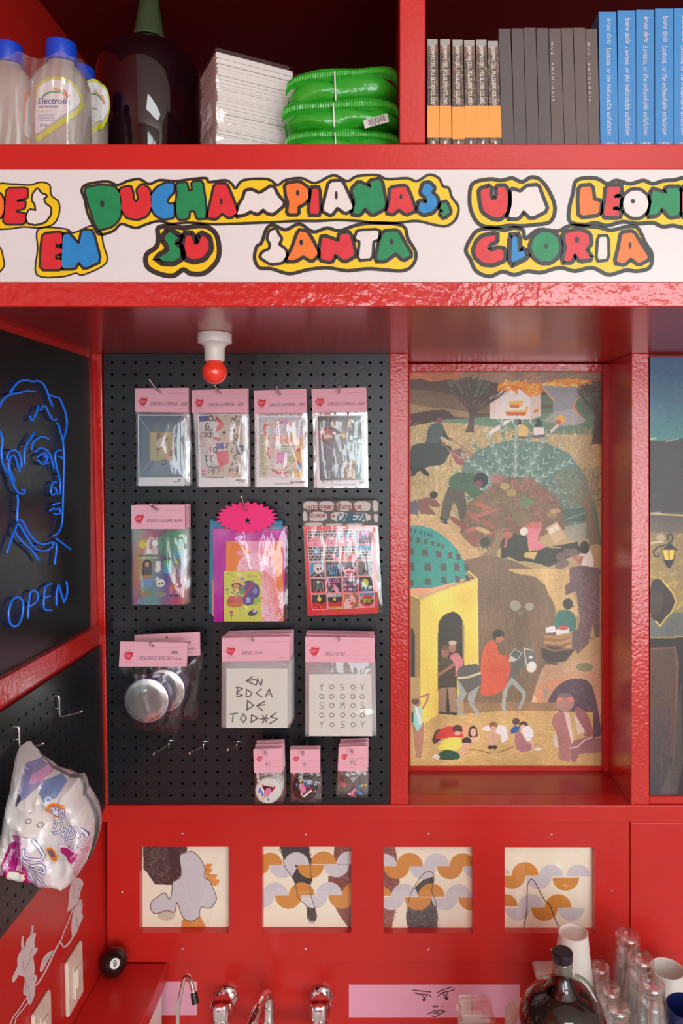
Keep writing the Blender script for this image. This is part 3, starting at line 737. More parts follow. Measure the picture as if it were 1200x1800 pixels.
LET = [
 (ZA,'orange',2.6,[(-20,165),(5,180),(20,210),(20,260),(5,290),(-20,295)],None),
 (ZA,'red',2.4,[(38,150),(135,148),(135,195),(85,205),(85,215),(125,213),(122,245),(82,255),(80,268),(128,275),(122,322),(22,322),(30,230)],None),
 (ZA,'white',2.4,[(190,152),(205,175),(232,185),(215,200),(225,225),(252,245),(250,280),(225,312),(180,325),(145,318),(135,290),(150,255),(185,262),(180,225),(165,205),(170,175)],None),
 (ZA,'green',2.8,[(430,150),(500,135),(570,140),(605,180),(610,240),(595,300),(560,335),(500,350),(480,320),(455,240)],(514,225,11,17)),
 (ZA,'red',2.8,[(608,150),(655,140),(665,165),(668,205),(685,220),(700,200),(690,155),(712,130),(745,150),(760,200),(755,250),(730,285),(690,298),(640,290),(615,255),(605,200)],None),
 (ZA,'blue',2.8,[(870,125),(870,165),(845,190),(835,215),(850,230),(872,225),(870,290),(820,297),(785,280),(762,240),(758,190),(790,145),(830,125)],None),
 (ZA,'green',2.8,[(890,128),(935,120),(945,165),(970,160),(965,120),(1012,115),(1025,200),(1032,292),(990,295),(980,255),(950,255),(945,295),(895,297),(885,230),(895,180)],None),
 (ZA,'red',3.4,[(1082,130),(1135,130),(1160,190),(1190,270),(1150,290),(1115,265),(1085,295),(1045,290),(1065,210)],(1111,212,7,17)),
 (ZB_,'white',4.2,[(95,165),(120,160),(160,180),(222,140),(245,185),(278,225),(225,270),(200,265),(178,245),(150,270),(115,255),(90,270),(50,280),(65,230),(85,200)],None),
 (ZB_,'orange',4.2,[(295,130),(360,120),(400,150),(405,195),(380,220),(350,235),(350,270),(305,270),(312,215),(300,185)],(352,170,9,15)),
 (ZB_,'red',4.2,[(425,150),(455,150),(460,272),(412,272)],None),
 (ZB_,'white',4.2,[(515,120),(570,115),(600,180),(628,245),(590,265),(550,235),(520,275),(482,255),(500,180)],(545,182,8,22)),
 (ZB_,'green',4.2,[(628,155),(660,120),(720,150),(715,115),(765,105),(790,240),(725,275),(690,240),(660,275),(630,270),(645,210)],None),
 (ZB_,'red',4.2,[(820,150),(890,140),(910,180),(935,255),(895,272),(860,245),(830,270),(805,265),(820,200)],(870,188,8,14)),
 (ZB_,'blue',4.6,[(985,130),(1010,125),(1030,145),(1020,170),(1045,195),(1050,230),(1025,262),(985,272),(960,255),(965,215),(1000,225),(1000,190),(975,170)],None),
 (ZB_,'green',4.0,[(1075,225),(1095,220),(1115,265),(1085,290),(1070,275),(1085,260),(1068,245)],None),
 (ZA,'red',3.0,[(220,380),(310,370),(312,425),(280,425),(280,445),(312,450),(312,470),(278,480),(278,505),(310,505),(308,550),(208,550),(212,450)],None),
 (ZA,'blue',3.2,[(318,385),(345,375),(398,435),(415,360),(462,365),(500,510),(425,545),(395,510),(375,545),(312,545),(315,470)],None),
 (ZA,'green',6.4,[(850,365),(880,385),(895,395),(870,420),(905,455),(905,490),(870,512),(820,510),(800,495),(850,465),(850,430),(825,400)],None),
 (ZA,'red',6.4,[(935,385),(960,385),(975,430),(1000,425),(1010,385),(1040,400),(1048,450),(1020,490),(975,503),(940,490),(928,440)],None),
 (ZB_,'white',3.6,[(215,365),(240,355),(250,380),(265,400),(250,430),(285,455),(292,485),(270,515),(215,520),(170,490),(180,470),(215,455),(220,425),(205,400)],None),
 (ZB_,'orange',4.4,[(360,365),(395,370),(420,410),(452,475),(420,505),(380,480),(340,505),(300,505),(330,450)],(370,418,10,15)),
 (ZB_,'red',4.4,[(480,390),(560,420),(565,380),(610,375),(635,480),(585,508),(540,470),(520,510),(470,500),(470,440)],None),
 (ZB_,'white',3.6,[(655,365),(755,360),(752,400),(725,410),(720,495),(660,500),(670,410),(645,400)],None),
 (ZB_,'green',4.4,[(785,370),(850,365),(880,420),(915,480),(880,500),(845,465),(790,505),(750,505),(765,430)],(822,415,10,16)),
 (ZC_,'red',5.0,[(135,165),(180,150),(178,195),(190,215),(215,215),(225,190),(222,150),(260,150),(275,200),(270,275),(230,308),(190,300),(150,270),(138,215)],None),
 (ZC_,'white',4.6,[(300,165),(345,180),(380,150),(430,145),(450,200),(475,265),(400,305),(360,265),(330,305),(282,305),(300,240)],None),
 (ZC_,'orange',4.6,[(660,150),(715,145),(725,220),(760,225),(755,285),(660,298),(655,220)],None),
 (ZC_,'red',4.6,[(800,150),(865,145),(868,175),(835,190),(835,205),(865,205),(862,245),(830,250),(828,265),(865,275),(860,300),(782,298),(795,220)],None),
 (ZC_,'white',4.2,oval(950,235,66,71),(935,222,12,12)),
 (ZC_,'green',4.6,[(1040,165),(1075,175),(1110,185),(1115,155),(1180,155),(1180,290),(1130,300),(1090,250),(1060,290),(1020,295),(1035,230)],None),
 (ZC_,'red',4.6,[(1197,155),(1280,155),(1280,295),(1197,295)],None),
 (ZC_,'red',5.2,[(145,415),(210,400),(210,430),(180,440),(165,470),(185,490),(225,475),(250,480),(252,525),(200,548),(150,545),(115,515),(105,480),(120,440)],None),
 (ZC_,'blue',6.0,[(300,412),(325,410),(330,490),(358,485),(370,510),(295,548)],None),
 (ZC_,'green',5.0,oval(475,462,73,79),(478,460,9,15)),
 (ZC_,'red',5.0,[(575,395),(655,380),(700,400),(705,445),(680,475),(710,520),(660,530),(630,490),(610,535),(572,535),(590,470)],(640,425,13,17)),
 (ZC_,'white',3.8,[(758,412),(798,412),(800,522),(750,530)],None),
 (ZC_,'orange',4.6,[(880,395),(935,390),(970,450),(1015,520),(965,548),(925,515),(890,548),(850,540),(870,460)],(920,455,8,18)),
]
for zn, col, w, pts, c in LET: letter(zpt(zn, pts), col, w, ctr(zn, c) if c else None)

# ================================================================== the large painting in the niche
def paint_main():
    c = Canvas(720.5, 655, 1056, 1346, 1.1, (178, 154, 98))
    A_, B_, C_, D_, E_, F_, G_, H_ = (715,640,6.857),(880,640,6.667),(715,820,6.857),(880,820,6.667),(715,1000,6.857),(880,1000,6.667),(715,1170,6.857),(880,1170,6.667)
    gold = [(188,164,104),(206,184,128),(168,140,84),(222,204,150),(150,124,74)]
    # sky
    c.zone(0,0,1).grad([(720,655),(1057,655),(1057,690),(720,690)], (150,110,88), (140,128,112), 0.03)
    c.zone(*A_).grad([(0,95),(620,95),(620,230),(0,230)], (150,92,70), (226,112,52), 0.03)
    c.zone(*A_).dabs([(0,100),(620,100),(620,190),(0,190)], 50, [(196,110,66),(160,104,84),(220,124,70)], 14, 2, 0.1, 0.2, 0.5)
    c.zone(*B_).dabs([(0,100),(1160,100),(1160,240),(0,240)], 90, [(132,124,108),(150,138,118),(112,100,90),(190,110,70)], 12, 2, -0.4, 0.25, 0.6)
    # hills
    c.zone(*A_).poly([(0,180),(100,190),(170,175),(290,212),(480,185),(620,195),(900,190),(1250,270),(1250,700),(0,700)], (84,62,46), 1, 0.05)
    c.poly([(0,310),(250,310),(550,370),(1000,480),(1000,600),(0,520)], (112,86,56), 1, 0.05)
    c.dabs([(0,310),(250,310),(550,370),(1000,480),(1000,600),(0,520)], 160, [(124,98,60),(98,74,48),(136,108,66)], 5, 1.4, 0.5, 0.5, 0.6)
    c.poly([(0,470),(200,510),(500,540),(750,580),(740,650),(550,630),(500,560),(300,560),(100,600),(0,630)], (146,122,72), 1, 0.06)
    c.poly([(0,610),(150,580),(300,555),(450,550),(560,620),(550,655),(350,670),(300,750),(0,770)], (68,40,32), 1, 0.06)
    # right hill strip and green meadow
    c.zone(*B_).poly([(0,240),(1200,240),(1200,520),(0,520)], (92,66,50), 1, 0.05)
    c.poly([(440,370),(1200,330),(1200,800),(440,800)], (86,112,82), 1, 0.05)
    c.poly([(460,470),(600,470),(600,515),(460,515)], (104,70,54))
    c.zone(*A_).poly([(430,672),(750,655),(1250,600),(1250,830),(800,800),(430,720)], (92,132,102), 1, 0.05)
    c.zone(*B_).poly([(0,660),(600,560),(1200,600),(1200,830),(600,820),(0,760)], (96,128,92), 1, 0.06)
    # golden grass
    c.zone(0,0,1).poly([(720,750),(760,742),(810,744),(860,750),(905,762),(960,765),(1010,762),(1057,770),(1057,820),(1040,880),(960,900),(860,960),(720,990)], (178,156,98), 1, 0.07)
    c.dabs([(720,746),(1057,760),(1057,830),(900,800),(830,820),(790,960),(720,960)], 1100, gold, 8, 1.1, -1.35, 0.35, 0.8)
    c.dabs([(720,748),(1040,762),(1040,790),(720,790)], 240, [(120,118,78),(214,196,140),(140,134,86)], 7, 0.9, -1.4, 0.3, 0.7)
    # burning house
    c.zone(*B_).poly([(-130,640),(-130,400),(-20,330),(0,300),(80,345),(85,260),(190,360),(200,280),(345,390),(465,360),(465,600),(340,650)], (226,208,196), 1, 0.02)
    c.poly([(345,390),(465,360),(465,610),(345,655)], (206,186,172))
    for y in (300+i*52 for i in range(7)): c.line([(-130,y+60),(345,y+62)], 4, (196,178,168), 0.7)
    fire = [(244,120,26),(250,168,44),(238,92,28),(252,196,84)]
    c.poly([(-40,330),(-30,240),(60,215),(130,225),(190,215),(260,220),(340,235),(430,230),(465,300),(465,360),(345,390),(200,275),(190,360),(85,260),(80,345),(0,290)], (240,136,36), 1, 0.06)
    c.dabs([(-40,330),(-30,240),(60,215),(190,215),(340,235),(430,230),(465,340),(345,380),(200,275),(190,340),(85,250),(80,330)], 90, fire, 7, 2.2, -0.7, 0.5, 0.9)
    for (q, k) in (([(95,435),(265,430),(250,480),(210,515),(105,515)], 0),([(110,480),(215,475),(212,512),(112,512)], 1),([(40,560),(60,545),(280,540),(290,500),(330,490),(310,545),(290,605),(70,608)], 0),([(62,562),(290,562),(288,604),(66,604)], 1),([(385,540),(450,495),(448,545),(390,575)], 0),([(388,545),(440,535),(435,555),(390,570)],1)):
        c.poly(q, (246,166,54) if k == 0 else (196,84,34), 1, 0.05)
    for x in (10, 140, 250, 345): c.line([(x,640),(x,690)], 12, (220,204,192))
    # blanket and torch
    c.poly([(-160,860),(-130,840),(140,650),(60,655),(-180,820)], (226,206,190)); c.poly([(560,790),(660,700),(690,720),(590,810)], (206,192,180))
    c.poly([(470,260),(560,250),(900,262),(940,270),(880,420),(850,520),(930,620),(1000,665),(900,715),(700,720),(620,660),(610,430),(560,380)], (134,138,142), 1, 0.03)
    c.poly([(620,560),(860,520),(1000,665),(900,715),(720,720),(490,665)], (176,172,160), 0.6, 0.03)
    for i in range(22):
        c.line([(560+i*22,262),(600+i*14,500),(480+i*24,680)], 2.2, (168,172,172), 0.35); c.line([(560,270+i*20),(940,280+i*21)], 2.2, (104,108,116), 0.35)
    c.line([(470,262),(560,350),(630,430)], 14, (220,150,96)); c.line([(940,365),(880,420),(855,500),(930,610)], 16, (232,120,60))
    c.poly([(460,250),(560,205),(700,180),(900,170),(1050,200),(1060,235),(940,270),(700,262)], (238,130,48), 1, 0.06)
    c.dabs([(460,250),(560,205),(700,180),(1050,200),(940,265),(700,260)], 70, fire, 9, 2.2, -0.2, 0.3, 0.9)
    c.ell(700,650,52,50,(244,172,60)); c.ell(672,678,36,28,(200,90,40))
    # two seated people seen from behind
    c.ell(205,682,36,38,(44,44,46)); c.ell(240,780,82,72,(214,178,96),noise=0.05); c.poly([(130,830),(320,850),(300,880),(140,870)], (96,96,74))
    c.ell(438,705,42,62,(42,46,50)); c.poly([(380,740),(500,740),(515,830),(390,830)], (230,212,196)); c.poly([(330,840),(520,820),(560,760),(575,790),(500,860),(400,870)], (92,84,100))
    # trees
    def tree(bx, by, tw, tops, col=(70,52,42), seed=3):
        r = np.random.default_rng(seed)
        for tx, ty in tops:
            mx, my = bx+(tx-bx)*0.45+r.normal(0,14), by+(ty-by)*0.5
            c.line([(bx,by),(bx+(mx-bx)*.4,by+(my-by)*.55),(mx,my),(tx,ty)], tw*0.34, col, 0.95)
            for k in range(5):
                t = r.uniform(.35,1); px, py = bx+(tx-bx)*t, by+(ty-by)*t
                c.line([(px,py),(px+r.normal(0,60),py-r.uniform(20,90))], tw*0.12, col, 0.85)
    c.zone(*A_)
    c.dabs([(500,230),(640,190),(820,180),(980,210),(1000,330),(900,400),(640,380),(520,330)], 420, [(74,80,64),(96,108,84),(62,58,48),(110,124,104)], 4, 2.2, -1.2, 1.2, 0.7)
    c.poly([(700,820),(735,740),(745,600),(815,600),(805,740),(810,820)], (84,66,54), 1, 0.08)
    tree(780, 640, 60, [(560,240),(640,200),(700,170),(770,160),(840,170),(930,200),(1000,260),(1120,330),(1180,330),(1060,230),(600,320)])
    c.zone(*B_)
    c.poly([(1060,940),(1090,760),(1100,560),(1170,560),(1180,940)], (86,64,50), 1, 0.06)
    tree(1130, 620, 60, [(900,300),(960,250),(1020,240),(1080,210),(1150,210),(1160,300),(940,340)], (84,62,48), 5)
    c.dabs([(900,260),(1160,220),(1160,420),(1050,480),(900,350)], 160, [(92,104,76),(112,118,88),(70,62,48)], 4, 2, -1.2, 1.0, 0.6)
    # woman with wheelbarrow
    c.zone(*A_).poly([(30,1000),(150,950),(230,960),(240,830),(270,740),(330,710),(430,715),(460,820),(520,900),(500,920),(430,870),(400,860),(420,960),(560,1000),(500,1100),(440,1220),(250,1230),(180,1290),(30,1303)], (48,58,50), 1, 0.10, 1)
    c.poly([(240,830),(270,740),(330,710),(430,715),(450,800),(400,870),(400,960),(230,960)], (62,82,74), 1, 0.08, 1)
    c.ell(378,650,44,46,(52,26,32)); c.ell(392,682,38,42,(120,64,66)); c.ell(525,905,26,20,(134,74,72)); c.ell(440,965,34,20,(126,68,66))
    c.line([(530,905),(700,1020),(860,1140)], 12, (128,104,92)); c.line([(450,970),(520,1050)], 12, (128,104,92))
    c.poly([(510,1050),(640,1010),(860,1150),(1020,1280),(1010,1303),(760,1240),(600,1210)], (150,86,76), 1, 0.06); c.poly([(540,1050),(650,1015),(850,1150),(760,1200),(660,1130)], (110,96,88)); c.ell(735,1110,90,34,(178,140,104),0.45)
    c.line([(515,1055),(760,1190)], 6, (200,168,150)); c.line([(520,1130),(530,1220)], 8, (96,70,60))
    # black animal below her
    c.zone(*C_).poly([(40,0),(200,10),(270,80),(260,125),(190,90),(150,30),(100,110),(50,120)], (34,34,32), 1, 0.08)
    # crawling figure
    c.ell(322,342,48,42,(42,34,30)); c.poly([(120,400),(280,365),(350,400),(400,460),(390,490),(320,490),(250,470),(340,560),(330,585),(160,570)], (122,78,60), 1, 0.06); c.poly([(30,440),(110,400),(150,500),(130,585),(35,570)], (82,84,96), 1, 0.06)
    # agave
    c.zone(0,0,1).poly([(806,838),(815,815),(835,795),(860,782),(905,772),(960,779),(1000,797),(1030,840),(1050,900),(1057,960),(1000,930),(930,905),(880,890),(830,870)], (92,126,108), 1, 0.06)
    for i in range(17):
        a = math.radians(-172+i*10.5)
        bx, by = 903, 880
        pts = []
        for t in np.linspace(0.05,1,9):
            L = 100+45*math.sin(i*math.pi/16); xx = bx+L*t*math.cos(a)*1.05; yy = by+L*t*math.sin(a)+40*t*t*abs(math.cos(a))
            pts.append((xx,yy))
        c.line(pts, 7, (74,112,96) if i % 2 else (122,152,134), 0.55)
        for k in range(1,9):
            x, y = pts[k]; dx, dy = x-pts[k-1][0], y-pts[k-1][1]; d = math.hypot(dx,dy)
            for s_ in (-1,1):
                c.line([(x,y),(x+dx/d*7-s_*dy/d*5, y+dy/d*7+s_*dx/d*5)], 1.1, (196,222,206), 0.85)
    c.line([(905,772),(906,820),(905,890)], 2, (186,204,184), 0.6)
    # man bending over
    c.zone(*C_).poly([(500,240),(500,170),(540,110),(600,75),(720,70),(830,90),(820,230),(900,290),(1040,340),(1020,470),(900,440),(800,400),(700,300),(600,300)], (62,98,66), 1, 0.09, 1)
    c.poly([(500,240),(690,300),(720,470),(740,680),(640,640),(590,460),(560,420),(520,560),(500,650),(400,620),(430,430)], (84,80,62), 1, 0.10); c.ell(890,165,88,92,(40,40,36),noise=0.1); c.ell(860,210,50,42,(122,64,58))
    c.poly([(390,610),(480,640),(490,700),(420,690)], (40,48,40)); c.poly([(650,650),(730,660),(740,720),(680,690)], (40,44,40)); c.line([(640,190),(730,170)], 6, (40,60,44))
    # heap of bodies, leaves and shrubs
    heap = [(132,92,64),(150,104,76),(112,84,56),(96,110,70),(158,84,66),(176,110,80),(84,96,62),(122,108,66),(140,70,56)]
    hp = [(740,430),(900,330),(1150,120),(1500,140),(1750,330),(1900,520),(1950,760),(1700,800),(1500,900),(1300,1000),(1000,980),(760,960),(640,800)]
    c.poly(hp, (120,96,66), 1, 0.10)
    c.dabs(hp, 900, heap, 7, 2.6, 0.6, 1.2, 0.85)
    c.dabs([(1000,400),(1250,300),(1500,420),(1450,640),(1150,640),(980,560)], 380, [(112,118,62),(140,128,74),(92,100,58),(160,96,72),(120,140,84)], 4, 1.4, -1.2, 1.2, 0.8)
    for (x,y,rx,ry,col,ro) in ((1080,150,80,60,(160,104,86),0),(950,560,180,26,(178,110,82),-.3),(800,600,120,28,(168,98,74),.7),(620,680,130,34,(142,70,58),.6),(780,760,90,28,(186,104,84),-.3),(920,770,90,28,(196,168,104),.4),(800,870,80,80,(140,86,66),.2),(900,470,120,28,(182,96,66),.3),(940,910,60,60,(58,64,48),0),(1180,240,60,40,(176,160,84),0),(980,690,90,24,(166,90,72),.5)):
        c.ell(x,y,rx,ry,col,ro,0.9,0.08)
    c.zone(*D_)
    for (x,y,rx,ry,col) in ((120,310,60,44,(172,150,76)),(310,420,80,46,(96,130,72)),(250,600,110,60,(128,110,66)),(600,560,60,44,(162,130,76)),(490,380,46,38,(148,96,72)),(440,510,50,38,(140,98,74)),(500,280,60,46,(134,86,66)),(640,520,60,30,(190,154,82))):
        c.ell(x,y,rx,ry,col,0,0.9,0.10)
    # big tree on the right
    c.dabs([(620,60),(1160,0),(1160,500),(720,480),(600,300)], 620, [(96,126,86),(128,140,96),(110,112,72),(76,108,80),(142,120,80)], 5, 1.4, -1.0, 1.0, 0.65)
    c.poly([(720,500),(980,480),(1000,640),(720,660)], (74,104,84), 1, 0.08); 
    for k in range(12): c.line([(730+k*22,640-k*8),(800+k*22,600-k*8)], 4, (180,206,186), 0.7)
    c.poly([(1040,930),(1010,700),(980,480),(960,400),(1060,380),(1080,560),(1120,740),(1150,900)], (126,106,74), 1, 0.08)
    tree(1010, 440, 46, [(760,280),(860,200),(920,140),(1000,100),(1080,40),(1140,120),(760,380)], (132,106,76), 8)
    # dark figures, pink-trousered figure, crate
    c.poly([(0,880),(120,780),(300,820),(330,1000),(450,960),(700,920),(900,880),(940,1010),(720,1100),(560,1180),(450,1140),(300,1110),(200,1110),(100,1060),(0,1080)], (58,60,48), 1, 0.10)
    c.poly([(310,690),(380,650),(470,650),(480,700),(450,790),(420,890),(510,910),(490,970),(400,990),(330,970),(310,840)], (206,112,120), 1, 0.04, 1); c.ell(390,690,80,40,(190,98,86),0,0.9,.05)
    c.ell(80,800,60,44,(178,98,80)); c.line([(70,840),(50,940)], 28, (178,98,80)); c.ell(270,760,46,50,(226,208,184),0.5)
    c.poly([(280,1010),(430,1000),(390,1090),(270,1060)], (196,168,96)); c.line([(520,930),(600,950),(700,950)], 18, (168,130,96))
    c.poly([(527,725),(655,648),(760,810),(630,910)], (206,176,128)); c.poly([(555,735),(605,705),(635,760),(585,790)], (226,214,192)); c.poly([(615,700),(655,675),(690,730),(645,755)], (226,214,192))
    for k in range(3): c.line([(580+k*22,830+k*26),(720+k*14,745+k*26)], 5, (150,112,80))
    c.poly([(750,700),(850,690),(1000,660),(1000,820),(900,880),(820,880),(750,800)], (150,150,124), 1, 0.06)
    # woman in white top right
    c.poly([(930,1040),(1040,940),(1090,1100),(1080,1180),(950,1170)], (226,218,204)); c.ell(980,950,58,75,(64,62,46)); c.poly([(820,1180),(950,1160),(1140,1190),(1170,1270),(820,1270)], (110,92,92)); c.line([(850,1060),(930,1120),(950,1060)], 34, (178,110,84))
    for (x,y) in ((700,1060),(740,1130),(690,1160),(780,1010),(860,1010)): c.ell(x,y,56,50,(120,100,92),0,0.85,0.08)
    # tree in the middle foreground
    c.zone(*C_).poly([(830,1110),(1000,1000),(1060,880),(1110,740),(1170,740),(1130,900),(1080,1060),(1100,1200),(1000,1200)], (140,120,86), 1, 0.08)
    tree(1130, 780, 40, [(1000,440),(1060,420),(1140,360),(1220,420),(1300,480),(980,520)], (128,100,70), 12)
    # sand path and cliff
    c.zone(0,0,1).poly([(720,915),(760,910),(800,930),(830,960),(850,985),(835,1010),(720,1010)], (190,158,104), 1, 0.06)
    c.dabs([(720,915),(780,910),(850,985),(835,1010),(720,1010)], 200, [(206,174,120),(172,138,88),(196,166,114)], 9, 1.3, 0.3, 0.3, 0.7)
    c.poly([(815,985),(860,975),(900,985),(960,1010),(975,1060),(980,1180),(960,1260),(815,1270)], (124,104,76), 1, 0.07)
    c.dabs([(815,985),(860,975),(900,985),(960,1010),(975,1060),(980,1180),(960,1260),(815,1270)], 520, [(136,116,84),(112,92,66),(146,116,88),(122,96,72),(104,96,68)], 20, 1.2, 1.57, 0.12, 0.55)
    c.zone(*F_)
    c.poly([(100,20),(200,60),(400,90),(520,190),(560,300),(620,400),(640,480),(760,480),(900,560),(920,470),(840,300),(880,200),(800,160),(800,0),(100,0)], (204,172,108), 1, 0.06)
    c.poly([(800,0),(1160,0),(1160,800),(1100,800),(1080,640),(1020,880),(900,1000),(830,900),(830,740),(900,700),(930,600),(880,260),(760,310),(750,200),(810,150)], (112,92,88), 1, 0.07)
    c.dabs([(860,0),(1160,0),(1160,700),(1000,900),(900,900),(900,400)], 260, [(122,100,100),(98,80,78),(136,116,112)], 7, 1.4, 1.2, 0.6, 0.6)
    c.ell(170,430,64,60,(166,166,140),.4,.9); c.ell(335,440,50,46,(166,166,140),0,.9); c.ell(230,520,30,30,(120,140,96),0,.8)
    # rider in green on the pile of books
    c.poly([(620,640),(640,540),(690,480),(800,475),(880,560),(890,680),(850,740),(640,720)], (70,122,106), 1, 0.05, 1); c.ell(785,410,58,66,(68,74,66)); c.line([(830,435),(858,440)], 8, (60,62,58))
    c.poly([(525,690),(630,665),(650,740),(530,750)], (232,228,218)); c.poly([(640,730),(700,665),(800,690),(800,745),(650,775)], (232,224,214)); c.ell(730,692,60,26,(206,84,70))
    for k in range(4): c.poly([(505,780+k*34),(700,790+k*34),(820,750+k*34),(820,778+k*34),(700,822+k*34),(505,808+k*34)], ((176,134,86),(158,116,74),(186,148,96),(150,110,72))[k])
    c.poly([(470,920),(560,900),(800,930),(870,900),(860,960),(760,1080),(560,1110),(480,1040)], (84,76,70), 1, 0.06); c.line([(480,910),(620,960),(850,930)], 22, (150,112,86))
    c.poly([(520,1120),(700,1130),(860,1040),(1000,1080),(1160,980),(1160,1267),(440,1267)], (190,156,118), 1, 0.06); c.ell(980,1150,100,50,(118,128,92),0,.9,.1)
    # lower rocks with the cave
    c.zone(*H_).poly([(440,150),(520,20),(700,80),(1170,60),(1170,900),(400,900),(340,480)], (190,150,110), 1, 0.06)
    c.poly([(440,240),(580,180),(760,100),(760,220),(560,330),(500,560),(480,740),(420,720),(340,480)], (204,140,100), 1, 0.06); c.poly([(350,470),(400,330),(440,560),(450,700),(380,640)], (208,180,118)); c.poly([(500,300),(560,240),(520,430)], (150,150,118))
    c.poly([(430,900),(480,740),(500,560),(580,330),(700,200),(860,140),(1050,180),(1120,400),(1170,700),(1170,860),(600,880),(460,930)], (92,74,84), 1, 0.07, 1)
    c.dabs([(500,600),(700,250),(1000,200),(1140,600),(1140,840),(640,860)], 300, [(104,84,92),(84,68,74),(112,96,104)], 8, 1.3, 0.2, 1.0, 0.5)
    # donkey and rider
    c.zone(0,0,1).poly([(815,1235),(980,1235),(985,1275),(815,1275)], (150,118,80), 1, 0.06)
    c.zone(*G_).poly([(205,690),(380,580),(600,590),(1200,540),(2240,560),(2240,1205),(50,1205),(50,690)], (196,162,96), 1, 0.05)
    c.dabs([(60,700),(600,600),(1200,560),(1700,600),(2200,900),(2200,1200),(60,1200)], 480, [(206,176,108),(184,148,86),(214,188,122),(198,164,100)], 12, 1.6, 0.1, 0.3, 0.6)
    # temple: yellow walls, dome
    c.zone(*E_).poly([(35,300),(165,365),(165,1303),(35,1303)], (156,130,74), 1, 0.04)
    c.zone(0,0,1).poly([(738,1055),(838,1017),(841,1190),(770,1256),(745,1272),(738,1272)], (240,208,84), 1, 0.02)
    c.zone(*E_).poly([(35,235),(300,215),(560,150),(720,50),(780,100),(165,335),(35,290)], (222,158,112)); c.line([(35,305),(170,358),(840,115),(720,15)], 22, (206,186,104)); c.line([(850,120),(858,1100)], 8, (248,226,130))
    c.poly([(370,1303),(375,700),(390,620),(450,550),(560,512),(640,560),(680,640),(690,700),(690,1303)], (66,66,54), 1, 0.05); c.line([(675,640),(680,1100)], 16, (176,164,112)); c.poly([(45,715),(75,725),(98,800),(98,1303),(45,1303)], (60,58,62))
    c.zone(*G_).poly([(368,0),(600,0),(600,600),(380,580)], (66,66,54), 1, 0.05)
    dome = (54,150,134)
    c.zone(*C_).poly([(30,710),(180,715),(300,750),(420,820),(530,910),(620,1020),(690,1150),(715,1230),(715,1340),(560,1400),(300,1465),(30,1470)], dome, 1, 0.04)
    for r_, (yy, hh) in enumerate(((780,50),(890,60),(1040,80),(1210,95),(1390,80))):
        n = (6,6,5,5,5)[r_]
        for k in range(n):
            t = k/(n-0.5); span = (250,390,580,680,690)[r_]
            x = 40+span*math.sin(t*1.25)/math.sin(1.25*(n-1)/(n-.5)) if k else 45
            y = yy + (60,90,60,0,-70)[r_]*(t-0.2)*1.1
            w_ = (18,24,42,46,42)[r_]*(1-0.35*t)
            c.poly([(x-w_,y-hh/2+6*t),(x+w_*.8,y-hh/2-2+14*t),(x+w_,y+hh/2+4*t),(x-w_*.8,y+hh/2)], (86,88,78) if r_ else (40,96,104), 1, 0.06)
    # couple in the doorway
    c.zone(*E_); c.ell(460,1010,48,66,(150,108,82)); c.ell(460,950,40,30,(104,88,74)); c.ell(548,950,46,62,(166,118,94)); c.ell(550,890,50,26,(190,176,150)); c.poly([(500,1060),(600,1000),(660,1070),(690,1140),(600,1303),(560,1303),(560,1150)], (206,124,128), 1, .03, 1)
    c.poly([(380,1130),(430,1060),(540,1090),(580,1180),(580,1303),(375,1303)], (86,80,62), 1, .04)
    c.zone(*G_).poly([(375,0),(580,0),(590,270),(375,290)], (76,68,54), 1, .04); c.poly([(375,285),(480,260),(470,560),(380,555)], (152,122,92)); c.poly([(490,260),(590,260),(610,560),(520,560)], (158,128,98)); c.line([(380,110),(520,20),(560,-10)], 34, (160,112,84))
    # donkey
    c.poly([(600,50),(660,0),(900,-30),(900,280),(800,300),(720,330),(640,200),(600,180)], (96,100,92), 1, .03, 1); c.poly([(610,180),(640,200),(720,330),(690,400),(640,440),(640,540),(690,600),(620,600),(595,420),(630,330)], (150,162,152), 1, .03)
    c.poly([(740,330),(880,240),(840,320),(800,460),(850,540),(905,600),(850,600),(760,480),(730,400)], (150,162,152), 1, .03); c.line([(615,150),(740,140),(895,85)], 26, (206,194,146))
    c.zone(*H_).poly([(0,60),(100,20),(140,-60),(270,-160),(270,-80),(200,0),(150,80),(110,120),(40,230),(0,250)], (104,108,100), 1, .03)
    c.poly([(20,300),(60,240),(120,140),(160,160),(290,310),(290,380),(250,470),(230,515),(195,500),(220,450),(250,380),(240,320),(140,220),(90,260),(60,380),(50,480),(75,550),(30,550),(5,480),(20,380)], (152,164,156), 1, .03)
    c.zone(*F_).poly([(110,1200),(190,1080),(240,960),(280,910),(380,930),(410,1100),(410,1180),(350,1225),(320,1180),(260,1130),(200,1200),(150,1267),(110,1267)], (100,104,98), 1, .03); c.ell(360,1150,56,66,(206,204,190),.4)
    c.poly([(210,830),(270,880),(240,910)], (96,100,94)); c.poly([(330,830),(360,830),(345,910),(320,910)], (96,100,94)); c.line([(270,925),(300,1130)], 12, (206,194,156)); c.line([(280,935),(375,955)], 10, (206,194,156)); c.ell(350,1035,24,14,(220,216,206))
    # rider: orange robe, laptop
    c.zone(*E_).poly([(1010,850),(1080,900),(1110,1040),(1220,1040),(1230,1100),(1240,1303),(890,1303),(890,1130),(920,960)], (222,98,62), 1, .03, 1); c.zone(*G_).poly([(890,-20),(1220,-40),(1250,60),(1200,250),(1100,340),(880,380),(900,150)], (214,90,58), 1, .03, 1)
    c.zone(*H_).poly([(-10,0),(60,-140),(110,-60),(115,60),(80,200),(-10,280)], (214,90,58), 1, .03)
